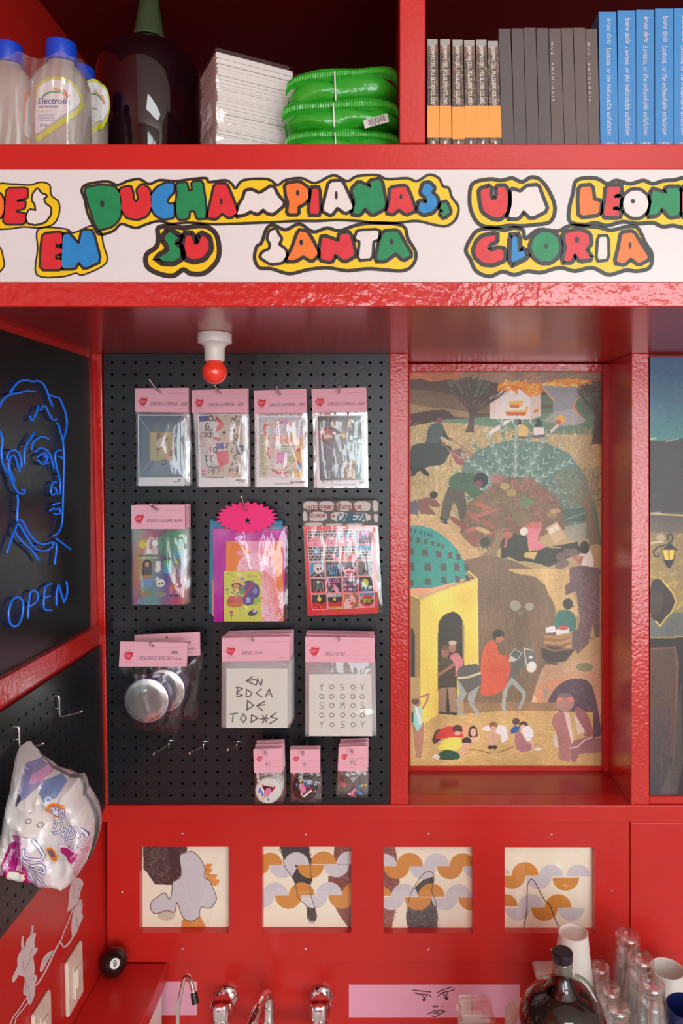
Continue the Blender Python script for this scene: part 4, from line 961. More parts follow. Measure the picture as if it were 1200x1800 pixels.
    c.zone(*E_).ell(1100,800,70,72,(60,64,56)); c.poly([(1070,830),(1150,810),(1170,850),(1120,890),(1070,880)], (186,120,94)); c.line([(960,960),(990,1140)], 5, (180,70,44)); c.line([(900,1220),(1060,1240),(1200,1200)], 5, (180,70,44))
    c.zone(*F_).poly([(160,940),(245,985),(195,1065),(105,1015)], (92,108,100)); c.line([(160,940),(245,985),(195,1065),(105,1015)], 7, (214,210,200), 1, True); c.poly([(90,1085),(110,1020),(195,1065),(150,1085)], (196,190,180))
    # children on the sand
    c.zone(*G_)
    c.poly([(300,900),(340,790),(400,760),(400,900),(330,950)], (66,60,62)); c.poly([(345,830),(420,750),(560,720),(600,760),(680,830),(680,870),(560,860),(420,880),(350,895)], (204,56,50), 1, .02, 1); c.ell(612,765,62,52,(88,58,46)); c.ell(610,815,40,26,(206,160,130))
    c.poly([(730,860),(740,760),(800,712),(850,760),(850,880)], (60,48,52), 1, 0, 1); c.ell(800,805,36,50,(206,160,134)); c.poly([(740,880),(880,850),(870,910),(800,920)], (214,166,132)); c.poly([(660,720),(760,710),(730,860),(680,830)], (220,152,108))
    c.poly([(365,1010),(390,950),(470,880),(560,860),(650,870),(670,920),(660,980),(590,1030),(450,1010)], (228,214,78), 1, .02, 1); c.poly([(370,1080),(400,1040),(490,1010),(620,1050),(645,1090),(620,1135),(370,1135)], (36,82,60), 1, .02, 1); c.ell(718,910,58,46,(62,44,48)); c.poly([(680,930),(760,930),(740,980),(700,1000),(690,1100),(660,1110),(660,960)], (206,160,130))
    c.poly([(340,1060),(400,1090),(380,1130),(300,1110)], (210,206,196)); c.poly([(890,770),(960,720),(1100,705),(1180,760),(1230,880),(1150,900),(1120,820),(980,790)], (236,228,220), 1, .01, 1); c.ell(1040,720,52,44,(146,98,66)); c.ell(1040,765,40,38,(210,164,134)); c.poly([(950,820),(1030,800),(1040,960),(990,970)], (206,162,134)); c.poly([(1050,790),(1110,830),(1080,960),(1040,960)], (206,162,134)); c.ell(1005,985,30,26,(60,50,46)); c.ell(1058,985,28,26,(60,50,46))
    c.line([(760,1010),(900,1030),(1010,1060)], 7, (96,66,48)); c.line([(830,1130),(960,1140),(1040,1155)], 5, (150,104,70)); c.line([(1100,1050),(1200,1010)], 8, (120,80,54))
    c.zone(*H_).line([(0,1010),(150,950)], 9, (120,80,54)); c.poly([(0,690),(60,720),(90,850),(20,910),(0,880)], (236,228,220))
    c.ell(178,655,44,40,(92,60,54)); c.poly([(110,760),(160,700),(220,720),(210,790),(120,800)], (46,84,150)); c.ell(265,700,52,46,(70,48,46)); c.ell(260,720,34,30,(214,168,142)); c.poly([(230,750),(320,690),(380,760),(380,850),(320,900),(270,830)], (232,228,220), 1, .01, 1); c.poly([(150,850),(200,750),(260,820),(300,900),(370,920),(360,1000),(190,1020)], (158,106,110), 1, .03, 1); c.line([(365,850),(375,990)], 26, (214,168,140)); c.ell(430,980,40,20,(214,206,196))
    # swimmer at left
    c.zone(*G_).poly([(60,680),(200,680),(200,900),(170,1110),(110,1110),(80,850)], (172,122,98), 1, .03); c.poly([(95,480),(165,480),(190,690),(130,800),(75,690)], (140,206,192)); c.poly([(95,500),(120,490),(185,680),(150,720)], (230,226,222)); c.ell(130,445,38,48,(176,122,96)); c.ell(100,430,44,40,(92,80,66)); c.line([(90,400),(200,370),(260,340),(240,430),(190,510)], 24, (176,122,96)); c.poly([(55,560),(80,560),(80,680),(55,690)], (60,84,66))
    # seated man in the cave
    c.zone(*H_); c.ell(755,430,104,110,(172,124,112),noise=.04); c.poly([(650,400),(700,355),(800,350),(855,400),(850,430),(760,380),(660,420)], (214,128,92)); c.ell(745,350,80,30,(116,108,104),0)
    c.poly([(590,690),(610,590),(690,530),(760,560),(840,860),(800,970),(820,1140),(740,1110),(670,1100),(680,960),(640,740)], (168,112,104), 1, .04, 1); c.poly([(860,510),(900,480),(1000,540),(1070,700),(1090,840),(960,830),(1000,770),(900,640)], (158,98,98), 1, .04, 1)
    c.poly([(740,550),(800,560),(850,860),(830,920),(790,760)], (214,192,178)); c.poly([(850,550),(910,640),(990,770),(900,810),(880,700)], (214,192,178)); c.poly([(800,970),(850,880),(1000,840),(1170,850),(1170,1020),(920,1030),(880,1130),(830,1130)], (150,102,104), 1, .04); c.line([(810,970),(900,950),(980,870),(1060,845)], 14, (214,192,184)); c.poly([(610,890),(640,760),(680,960),(640,950)], (206,190,176))
    c.zone(0,0,1); c.blotch(0.05, 14); c.noise(0.035); 
    c.a = np.clip((c.a*.86+c.a.mean(2, keepdims=True)*.14)*1.17+0.01, 0, 1)
    return c
cv = paint_main()
p = thing('painting', 'large oil painting of a burning house, agave, domed temple and donkey rider in the niche', 'painting', (xb(890), YN, ZR1))
canvas_obj('canvas', cv, M['oil'], p, Y=YN, thick=0.012, side=(0.6,0.5,0.35))
sN = F/YN
def xn(px): return (px-CX)/sN
def znn(py): return CAMZ+(CY-py)/sN
for (a,b,cc,d) in ((1056,1070,640,1354),(717,721,640,1354)):
    g = G(); g.bbox(xn(a), xn(b), YN-0.014, YN+0.012, znn(d)+0.0005, znn(cc), 0.002); g.build('frame_side', M['red'], p)
g = G(); g.bbox(xn(721), xn(1056), YN-0.014, YN+0.012, znn(655), znn(640), 0.002); g.build('frame_top', M['red_lip'], p)
g = G(); g.bbox(xn(721), xn(1056), YN-0.006, YN+0.012, znn(1354)+0.0005, znn(1346), 0.001); g.build('frame_bottom', M['red'], p)

# ---------------- second painting at the right edge
def paint_second():
    c = Canvas(1142, 627, 1440, 1400, 0.8, (70,66,66))
    c.grad([(1142,627),(1440,627),(1440,710),(1142,710)], (44,82,118), (60,104,128), .03); c.grad([(1142,710),(1440,710),(1440,775),(1142,775)], (60,104,128), (74,138,128), .03)
    c.dabs([(1142,627),(1440,627),(1440,770),(1142,770)], 260, [(66,116,140),(50,92,124),(78,132,138)], 9, 2.2, 0.6, 1.0, 0.35)
    c.poly([(1142,778),(1160,776),(1190,770),(1440,772),(1440,905),(1142,905)], (66,62,62), 1, .05); c.line([(1142,772),(1152,770)], 3, (190,196,196)); c.line([(1170,776),(1192,771)], 2.4, (150,160,160))
    c.grad([(1142,900),(1440,900),(1440,940),(1142,940)], (84,78,72), (110,100,86), .05); c.line([(1142,903),(1200,906),(1440,906)], 2.5, (206,186,110)); c.line([(1145,902),(1160,901)], 3, (150,146,140))
    c.grad([(1142,936),(1440,936),(1440,1125),(1142,1125)], (140,122,84), (164,144,78), .06)
    c.dabs([(1142,940),(1440,940),(1440,1070),(1142,1070)], 240, [(190,166,84),(150,132,80),(204,180,96),(126,116,88)], 10, 3, 0.3, 1.2, 0.5)
    c.ell(1161,945,8,6,(176,160,132)); c.line([(1142,955),(1155,953),(1165,952)], 3, (206,190,140))
    # lantern
    K = (40,40,40)
    c.line([(1174,949),(1172,942),(1178,938),(1182,944),(1180,952),(1170,958),(1155,962),(1148,970),(1150,978),(1157,978),(1158,973)], 2.6, K)
    c.poly([(1161,967),(1178,955),(1192,968),(1176,968)], K); c.poly([(1163,967),(1186,967),(1183,985),(1168,985)], (232,200,74)); c.line([(1163,967),(1168,986)], 1.5, K); c.line([(1175,967),(1176,986)], 1.5, K); c.line([(1186,967),(1183,986)], 1.5, K); c.poly([(1166,985),(1186,983),(1178,998),(1172,998)], K)
    # dark cloud with a lit rim
    c.poly([(1142,1120),(1440,1110),(1440,1060),(1142,1080)], (104,110,104), 1, .05)
    cl = [(1142,1022),(1156,1016),(1165,1022),(1172,1030),(1182,1042),(1188,1058),(1180,1076),(1172,1084),(1160,1100),(1152,1092),(1142,1084)]
    c.poly(cl, (58,48,42), 1, .06, 1); c.line(cl[2:-1], 2.6, (226,200,84), .9); c.ell(1152,1060,14,22,(74,64,54),.2,.8)
    # table / door block
    c.poly([(1142,1122),(1440,1116),(1440,1400),(1142,1400)], (48,42,42), 1, .05)
    c.poly([(1142,1140),(1188,1136),(1192,1170),(1190,1260),(1184,1330),(1142,1340)], (92,68,58), 1, .06); c.line([(1142,1141),(1186,1138),(1191,1165),(1188,1250)], 4, (128,92,70), .7)
    c.grad([(1142,1240),(1178,1240),(1178,1400),(1142,1400)], (84,66,64), (58,60,64), .06); c.dabs([(1142,1180),(1190,1180),(1190,1390),(1142,1390)], 120, [(78,64,60),(98,74,66),(66,62,64)], 16, 2.5, 1.57, .1, .4)
    c.poly([(1180,1340),(1196,1200),(1200,1340),(1190,1395),(1160,1395)], (98,92,84), .5, .1)
    c.blotch(.05, 8); c.noise(.03); c.a = np.clip(c.a*1.1, 0, 1); return c
cv = paint_second()
YP2 = YB+0.02
p = thing('painting', 'dark oil painting with teal sky and street lantern at the right edge', 'painting', (xb(1200), YP2, zb(1400)))
canvas_obj('canvas', cv, M['oil'], p, Y=YB+0.006, thick=0.012, side=(.3,.3,.3))
g = G(); g.bbox(xb(1141.5), 1.4, YB+0.002, YB+0.05, ZR1+0.0005, zb(1400.5), 0.001); struct(g.build('trim_9', M['red']), 'thin red sill under the dark painting')
g = G(); g.box(xb(1141), 1.4, YB+0.03, YB+0.05, ZR1, ZU); struct(g.build('trim_10', M['red_matte']), 'red backing board behind the dark painting')

# ================================================================== art panel with four windows
ap = thing('art_panel', 'red board with four square glazed windows and small screws under the rail', 'panel', (xb(646), YB, zb(1692)))
WIN = [(245,402,1489,1640),(460.5,617,1489,1640),(674,830.5,1489.5,1641),(887,1045,1490,1641)]
YA0, YA1 = YB+0.001, YB+0.020
xe = [188]+[v for w in WIN for v in w[:2]]+[1106.5]; g = G()
za_, zb2 = zb(1445), zb(1691.5)
for i in range(len(xe)-1):
    if i % 2 == 0: g.box(xb(xe[i]), xb(xe[i+1]), YA0, YA1, zb2, za_)
    else:
        w = WIN[i//2]
        g.box(xb(w[0]), xb(w[1]), YA0, YA1, zb2, zb(w[3])); g.box(xb(w[0]), xb(w[1]), YA0, YA1, zb(w[2]), za_)
board = g.build('board', M['red'], ap)
for w in WIN:
    g = G(); g.box(xb(w[0]), xb(w[1]), YA0+0.011, YA0+0.0125, zb(w[3]), zb(w[2])); g.build('pane', M['pane'], ap)
for (x, y) in ((320,1465),(537,1467),(753,1465.5),(969,1467),(320,1668),(537,1668),(753,1669),(968,1669),(214.5,1568),(1075,1566)):
    g = G(); c0 = W(x, y, YA0); g.lathe([(0.0026,0),(0.0025,-0.0008),(0.0016,-0.0016),(0.0001,-0.0019)], c0, 10, axis='y'); g.build('screw', M['zinc'], ap, smooth=True)
CRM = (232,222,200)
def crayon(c, pts, dark, light, n, L=4):
    c.poly(pts, dark, 1, 0.12); c.dabs(pts, n, light, L, 0.7, -0.7, 0.6, 0.6)
def s_shape(c, x, y, r, col):   # one S made of an upper and a lower half disc
    c.ell(x, y, r, r, col, 0, 1, .03, 'top')
def art1():
    c = Canvas(247, 1487, 404, 1634, 1.7, CRM); c.zone(240,1480,7.059)
    crayon(c, [(80,0),(610,0),(630,110),(560,150),(540,300),(550,400),(520,450),(450,490),(440,535),(330,530),(230,525),(160,430),(140,390),(85,340)], (62,48,48), [(110,92,88),(150,134,124),(44,34,36),(128,108,100)], 900, 4)
    c.dabs([(390,60),(520,60),(540,430),(400,520)], 300, [(52,40,42),(60,46,48)], 5, 1.2, -0.7, .5, .7)
    o_ = [(835,275),(945,268),(935,300),(905,320),(930,330),(945,350),(910,380),(905,400),(1000,400),(1000,430),(965,460),(1025,465),(1030,490),(1000,535),(945,555),(860,460)]
    c.poly(o_, (214,140,66), 1, .05, 1); c.poly([(550,1060),(560,980),(620,900),(780,900),(860,1050),(860,1120),(550,1120)], (206,136,64), 1, .05)
    c.ell(370,900,112,78,(196,186,168),0,1,.04)
    b = [(450,500),(540,440),(552,350),(535,220),(545,150),(640,125),(690,118),(760,170),(820,260),(850,340),(845,440),(905,480),(940,560),(985,670),(985,730),(940,800),(880,825),(810,805),(785,840),(775,920),(730,965),(660,985),(590,955),(545,870),(500,750),(480,860),(430,870),(380,850),(310,870),(240,890),(190,860),(172,800),(190,740),(260,680),(340,630),(375,660),(400,710),(425,680),(440,580)]
    c.poly(b, (196,192,196), 1, .025, 1); c.line(catmull(b, 3, True), 9, (74,48,44), .95, True)
    c.noise(.015); c.a = np.clip(c.a*1.1, 0, 1); return c
def semis(c, lst):
    for x, y, r, col, h in lst: c.ell(x, y, r, r, {'o':(200,134,54),'g':(198,194,198)}[col], 0, 1, .03, h)
def art2():
    c = Canvas(458, 1487, 620, 1634, 1.7, CRM); c.zone(455,1480,7.059)
    crayon(c, [(235,0),(620,0),(630,170),(655,230),(630,290),(640,420),(660,460),(640,530),(460,530),(400,430),(440,330),(310,220),(290,150)], (58,48,50), [(96,82,80),(40,34,36)], 500)
    crayon(c, [(940,0),(1200,0),(1200,1120),(1100,1050),(980,880),(940,800),(1030,620),(1000,560),(860,500),(860,420),(1000,440),(960,250),(925,180)], (122,64,56), [(166,110,96),(100,50,46),(186,150,132)], 500)
    semis(c, [(140,285,152,'o','top'),(10,285,118,'o','bot'),(290,290,160,'g','bot'),(465,285,158,'g','top'),(300,285,10,'g','bot'),(640,285,165,'o','bot'),(800,275,160,'o','top'),(960,280,158,'g','bot'),(1120,275,160,'g','top'),
              (200,665,162,'g','top'),(40,665,152,'g','bot'),(365,665,165,'o','bot'),(530,665,162,'o','top'),(690,662,165,'g','bot'),(870,660,162,'g','top'),(1030,662,168,'o','bot'),(1190,660,160,'o','top')])
    crayon(c, [(595,800),(640,815),(690,825),(712,930),(690,980),(640,985),(605,940)], (50,42,44), [(96,82,80)], 60)
    c.poly([(300,240),(320,230),(470,320),(410,430),(340,340)], (198,194,198), 1, .03); c.poly([(520,690),(640,665),(690,800),(640,815),(585,790)], (206,200,202), 1, .03)
    c.line(catmull([(250,90),(300,180),(305,260),(340,340),(400,420),(440,490),(465,580),(480,680),(520,730),(585,790),(600,860),(600,940),(640,1000),(690,985),(714,920),(695,830),(660,720),(635,600),(640,520),(660,460),(640,400),(640,300),(655,230),(625,160),(620,80)], 3), 8, (58,42,40), .95)
    c.noise(.015); c.a = np.clip(c.a*1.1, 0, 1); return c
def art3():
    c = Canvas(672, 1487, 832, 1634, 1.7, CRM); c.zone(668,1480,7.059)
    crayon(c, [(40,0),(160,0),(200,150),(210,260),(200,300),(40,420)], (128,66,58), [(176,120,108),(104,52,48),(196,160,146)], 260); crayon(c, [(40,380),(240,460),(230,530),(150,660),(100,600),(40,540)], (128,66,58), [(176,120,108),(104,52,48)], 200); crayon(c, [(40,800),(190,830),(130,1120),(40,1120)], (136,76,64), [(186,140,120),(112,58,50)], 200)
    crayon(c, [(350,800),(480,850),(640,700),(690,800),(710,920),(700,1120),(350,1120),(325,930)], (62,56,58), [(110,102,100),(40,36,38),(140,130,126)], 700); crayon(c, [(410,580),(540,460),(655,430),(665,520),(580,540),(480,670)], (62,56,58), [(110,102,100),(40,36,38)], 160)
    semis(c, [(60,300,150,'g','top'),(365,300,165,'o','top'),(205,300,160,'o','bot'),(700,300,160,'g','top'),(530,300,165,'g','bot'),(1020,300,160,'o','top'),(865,300,162,'o','bot'),(1190,300,160,'g','bot'),
              (20,670,120,'o','top'),(300,680,165,'g','top'),(140,685,160,'g','bot'),(635,680,165,'o','top'),(470,685,165,'o','bot'),(970,690,165,'g','top'),(800,690,162,'g','bot'),(1130,690,160,'o','bot')])
    c.line(catmull([(350,1080),(325,930),(340,800),(370,670),(420,560),(500,440),(560,380),(620,368),(660,400),(665,480),(640,580),(650,650),(690,740),(695,850),(710,940),(700,1090)], 3), 8, (48,40,40), .95)
    c.noise(.015); c.a = np.clip(c.a*1.1, 0, 1); return c
def art4():
    c = Canvas(884, 1487, 1046, 1634, 1.7, CRM); c.zone(880,1480,7.059)
    semis(c, [(50,400,64,'g','top'),(300,415,165,'o','top'),(140,415,165,'o','bot'),(620,430,150,'g','top'),(470,425,160,'g','bot'),(960,430,150,'g','top'),(805,440,165,'o','bot'),(60,800,150,'o','top'),(375,815,165,'g','top'),(210,815,160,'g','bot'),(710,815,165,'o','top'),(540,815,165,'o','bot'),(870,815,165,'g','bot')])
    c.line(catmull([(270,1110),(310,930),(325,800),(325,650),(335,520),(370,465),(410,480),(470,590),(540,720),(610,790),(650,900),(700,1020),(760,1100)], 3), 10, (50,36,34), .95)
    c.noise(.015); c.a = np.clip(c.a*1.1, 0, 1); return c
desc = ['collage on cream paper with grey blob outlined in brown, leftmost window of the art panel', 'drawing of ochre and grey half circles with a dark pointed leg shape, second window', 'drawing of half circles with a dark bottle-shaped outline filled black at its base, third window', 'drawing of half circles under one thin brown arch line, rightmost art panel window']
for fn, d in zip((art1, art2, art3, art4), desc):
    tag(canvas_obj('artwork', fn(), M['canvas'], None, Y=YA1+0.0004, thick=0.001, side=(.85,.8,.7)), d, 'artwork', 'drawings in the art panel')
g = G(); g.box(xb(186), xb(1107), YA1+0.003, YA1+0.02, zb(1695), zb(1440)); struct(g.build('trim_11', M['red_matte']), 'red backing behind the art panel')

# ================================================================== backsplash, ledge, counter
YS = YB+0.012
g = G(); g.box(XL(0.5), 1.4, YS, YS+0.03, 0.3, zb(1692)); struct(g.build('trim_12', M['red']), 'red backsplash board behind the tap')
def xs_(px): return (px-CX)/F*YS
def zs_(py): return CAMZ+(CY-py)/F*YS
for (a,b,c_,d) in ((262,346,1725,1784),(613,913.5,1730.5,1788.5)):
    g = G(); g.box(xs_(a), xs_(b), YS-0.0006, YS, zs_(d), zs_(c_)); o = g.build('painted_patch', M['pink_patch'])
    tag(o, 'small pink painted rectangle on the red wall behind the bent tap' if a < 500 else 'long pink painted rectangle with a drawn face on the red wall', 'painted patch')
    if a > 500:
        fz = lambda pts: [(600+x/3.75, 1700+y/3.75) for x, y in pts]
        onp = lambda px, py: (xs_(px), YS-0.0010, zs_(py))
        lines = [[(470,148),(500,152),(545,158),(590,162)],[(478,166),(510,176),(560,178),(582,184),(588,196)],[(630,168),(660,150),(700,138),(728,128)],[(636,192),(655,172),(690,160),(730,152),(748,140)],
                 [(528,178),(535,192),(552,196),(566,184)],[(668,164),(672,182),(690,186),(698,166)],[(545,196),(545,206)],[(690,186),(690,194)],
                 [(600,252),(610,262),(618,252),(626,262),(636,252)],[(562,308),(590,298),(612,284),(625,292),(640,282),(684,290)],[(590,318),(620,322),(648,308),(672,294)],[(600,306),(615,300),(632,300),(645,296)],[(664,258),(666,260)]]
        for cx, cy in ((545,212),(692,204)):
            st = [(cx+(11 if k % 2 == 0 else 5)*math.sin(k*math.pi/5), cy-(11 if k % 2 == 0 else 5)*math.cos(k*math.pi/5)) for k in range(11)]
            lines.append(st)
        for ln in lines:
            g = G(); ribbon(g, catmull(fz(ln), 3) if len(ln) > 2 else fz(ln), 1.5, onp); g.build('drawn_line', M['ink'], o)
ZL = zb(1693); XLR = (293.3-CX)/S
led = thing('ledge', 'low red ledge in the corner under the light switches', 'ledge', (-0.55, 1.2, ZL-0.3))
g = G()
g.hexa([(XL(ZL)+.0005,0.7,ZL-.041),(XLR,0.7,ZL-.041),(XLR,0.7,ZL),(XL(ZL)+.0005,0.7,ZL)], [(XL(ZL)+.0005,YB,ZL-.041),(XLR,YB,ZL-.041),(XLR,YB,ZL),(XL(ZL)+.0005,YB,ZL)])
o = g.build('ledge_top', M['red'], led); md = o.modifiers.new('b','BEVEL'); md.width=.002; md.segments=2
g = G(); g.box(XLR-.02, XLR-.001, 0.7, 1.569, ZL-0.3, ZL-.0415); g.build('side_panel', M['white'], led)
ZCT = 0.60
g = G(); g.bbox(XLR+.002, 1.38, 0.85, YS-.001, ZCT-.04, ZCT, .004); tag(g.build('counter', M['white']), 'white worktop below the tap', 'counter')
g = G(); g.box(XLR+.002, 1.38, 0.9, YS-.002, 0, ZCT-.0405); tag(g.build('base_cabinet', M['red']), 'red base cabinet under the worktop', 'cabinet')

# ================================================================== goods on the pegboard
PK = (240,178,192)
def zq(zn, pts): return [(zn[0]+x/zn[2], zn[1]+y/zn[2]) for x, y in pts]
def header_canvas(w, h, txt='', extra=None, small=False, s=2.2, logo=True):
    c = Canvas(0, 0, w, h, s, PK)
    if logo:
        L = (h*0.42 if not small else h*0.27); lx, ly = (w*0.055, h*0.36) if not small else (w*0.09, h*0.28)
        q = lambda pts: [(lx+u*L*0.95, ly+v*L) for u, v in pts]
        c.poly(q([(.22,.12),(.45,0),(1,.02),(1,.3),(.9,.6),(.72,.85),(.58,1),(.5,.78),(.36,1),(.3,.72),(.12,.84),(.2,.58),(0,.62),(.12,.42),(0,.34),(.22,.3)]), (216,40,62))
        for k in range(5): c.line(q([(.42+k*.12,.05),(.45+k*.12,.13)]), L*.07, (250,226,228))
        for k in range(4): c.line(q([(.3+k*.14,.34),(.2+k*.16,.62)]), L*.05, (246,190,200), .9)
    ln = (206,120,136)
    if small:
        c.line([(w*.36,h*.5),(w*.9,h*.5)], .5, ln); c.line([(w*.06,h*.76),(w*.94,h*.76)], .5, ln); c.line([(w*.4,h*.87),(w*.62,h*.87)], .4, ln)
        c.text(txt, w*.42, h*.72, h*.15, (120,96,104), .7)
    else:
        c.line([(w*.62,h*.22),(w*.94,h*.215)], .5, ln); c.line([(w*.28,h*.72),(w*.95,h*.715)], .4, ln, .7); c.line([(w*.09,h*.82),(w*.2,h*.82)], .45, (190,120,130)); c.line([(w*.82,h*.86),(w*.94,h*.86)], .45, (190,120,130))
        c.text(txt, w*.29, h*.71, h*.115, (104,74,92), .5, .80 if len(txt) < 20 else .70, .25)
    if extra: extra(c)
    return c
WR = np.random.default_rng(5)
def film_pouch(name, quad, Y, parent, mat, bul=0.004, amp=0.0016, n=26, m=32, ridges=9, seed=None, back=0.003, edge_fn=None):
    """clear bag: wrinkled front sheet closed onto a flat back sheet"""
    r = np.random.default_rng(seed if seed is not None else WR.integers(1e6))
    q = np.array(quad, float); U, V = np.meshgrid(np.linspace(0,1,n), np.linspace(0,1,m))
    PX = q[0,0]*(1-U)*(1-V)+q[1,0]*U*(1-V)+q[2,0]*U*V+q[3,0]*(1-U)*V; PY = q[0,1]*(1-U)*(1-V)+q[1,1]*U*(1-V)+q[2,1]*U*V+q[3,1]*(1-U)*V
    e = np.minimum(1, np.minimum(np.minimum(U,1-U),np.minimum(V,1-V))*9)
    d = bul*(np.sin(np.pi*np.clip(U,0,1))*np.sin(np.pi*np.clip(V*.9+.05,0,1)))**.5
    for _ in range(ridges):
        a = r.uniform(-.5,.5)+(math.pi/2 if r.random() < .7 else r.uniform(0,3)); cx, cy = r.uniform(0,1), r.uniform(0,1); w = r.uniform(.02,.06)
        dist = (U-cx)*math.sin(a)-(V-cy)*math.cos(a); along = (U-cx)*math.cos(a)+(V-cy)*math.sin(a)
        d = d+amp*r.uniform(.5,1.5)*np.exp(-(dist/w)**2)*np.exp(-(along/r.uniform(.2,.6))**2)
    d = d*np.clip(e,0,1)
    x = (PX-CX)/F*Y; z = CAMZ+(CY-PY)/F*Y
    k = m*n; fr = np.stack([x, Y-d, z], -1).reshape(-1,3); bk = np.stack([x, np.full_like(x, Y+back), z], -1)
    idx = np.arange(k).reshape(m,n); f = [(idx[j,i],idx[j+1,i],idx[j+1,i+1],idx[j,i+1]) for j in range(m-1) for i in range(n-1)]
    v = [tuple(p) for p in fr]; b4 = [bk[0,0],bk[0,-1],bk[-1,-1],bk[-1,0]]; v += [tuple(p) for p in b4]; f.append((k,k+1,k+2,k+3))
    return mk(name, v, f, mat, parent, smooth=True)
def pack(label, cat, hq, hcv, iq, icv, fq, Y, hole, ins_mat='canvas', group=None, bul=0.005, amp=0.0018, hdr_at=0.0035, name='card_pack', seed=None, insert_name='print_card', ridges=9, film='clear'):
    root = thing(name, label, cat, W(hole[0], hole[1], Y), group)
    if icv is not None: canvas_obj(insert_name, icv, M[ins_mat], root, quad=iq, Y=Y, thick=0.0012)
    film_pouch('clear_bag', fq, Y-0.0012, root, M[film], bul, amp, seed=seed, ridges=ridges)
    canvas_obj('header_card', hcv, M['canvas'], root, quad=hq, Y=Y-hdr_at, thick=hdr_at+0.0024, side=tuple(x/255 for x in (226,160,176)))
    return root
def behind(root, n, dy, label, group, jx=0.002, jz=0.0015, jr=0.012, up=0.0, start=0.0):
    for k in range(1, n+1):
        o = ('second', 'third', 'fourth', 'fifth', 'sixth', 'seventh')[k-1] if k < n else 'rearmost'
        c = copy_tree(root, (random.uniform(-jx,jx), start+dy*k, random.uniform(-jz,jz)+up*k), ry=random.uniform(-jr,jr), label=label+(', '+o+' bag' if o == 'rearmost' else ', '+o+' bag from the front'), group=group)
        c.scale = (1, 0.33, 1)
def hook(hole, tip, Yf, label='steel peg hook'):
    h = W(hole[0], hole[1], Yf); t = W(tip[0], tip[1], Yf-0.028)
    g = G(); a = (h[0], YP-0.0005, h[2]); pts = [a, (h[0], Yf+0.004, h[2]), (h[0], Yf-0.008, h[2]+0.001), ((h[0]*.5+t[0]*.5), Yf-0.018, h[2]*.6+t[2]*.4), t]
    g.tube(catmull(pts, 4), 0.0022, 8); o = g.build('peg_hook', M['steel'], None, smooth=True)
    return tag(o, label, 'hook', 'pegboard hooks')

# ---------------- row of four postcards
Z1 = (230,650,5.4545); Z2 = (435,650,5.4545)
def card1():
    c = Canvas(0,0,81.5,124.5,2.0,(236,236,238)); k = lambda x,y: ((x-65)/5.4545,(y-430)/5.4545)
    c.grad([k(75,440),k(505,440),k(505,1030),k(75,1030)], (104,120,132), (126,142,150), .01); 
    for a,b in (((75,445),(180,600)),((500,445),(395,600)),((85,1010),(185,870)),((500,1010),(395,870))): c.line([k(*a),k(*b)], .8, (176,188,194))
    c.poly([k(178,600),k(398,600),k(405,870),k(175,870)], (178,160,116), 1, .03); c.poly([k(180,600),k(260,600),k(240,870),k(178,870)], (196,180,150), .7); c.ell(*k(262,640),4,8,(150,110,100)); c.line([k(255,760),k(300,720),k(345,660)], 4, (120,100,84)); c.ell(*k(385,800),4,6,(150,90,80)); c.line(catmull([k(290,870),k(325,862),k(330,900),k(295,905)],4), 1.2, (90,80,70)); c.ell(*k(280,700),6,10,(206,190,176),.5)
    c.text('MUN', *k(450,1058), 1.7, (60,60,64), .5); c.text('GALERIA 2025', *k(405,1076), 1.2, (130,130,134), .35)
    return c
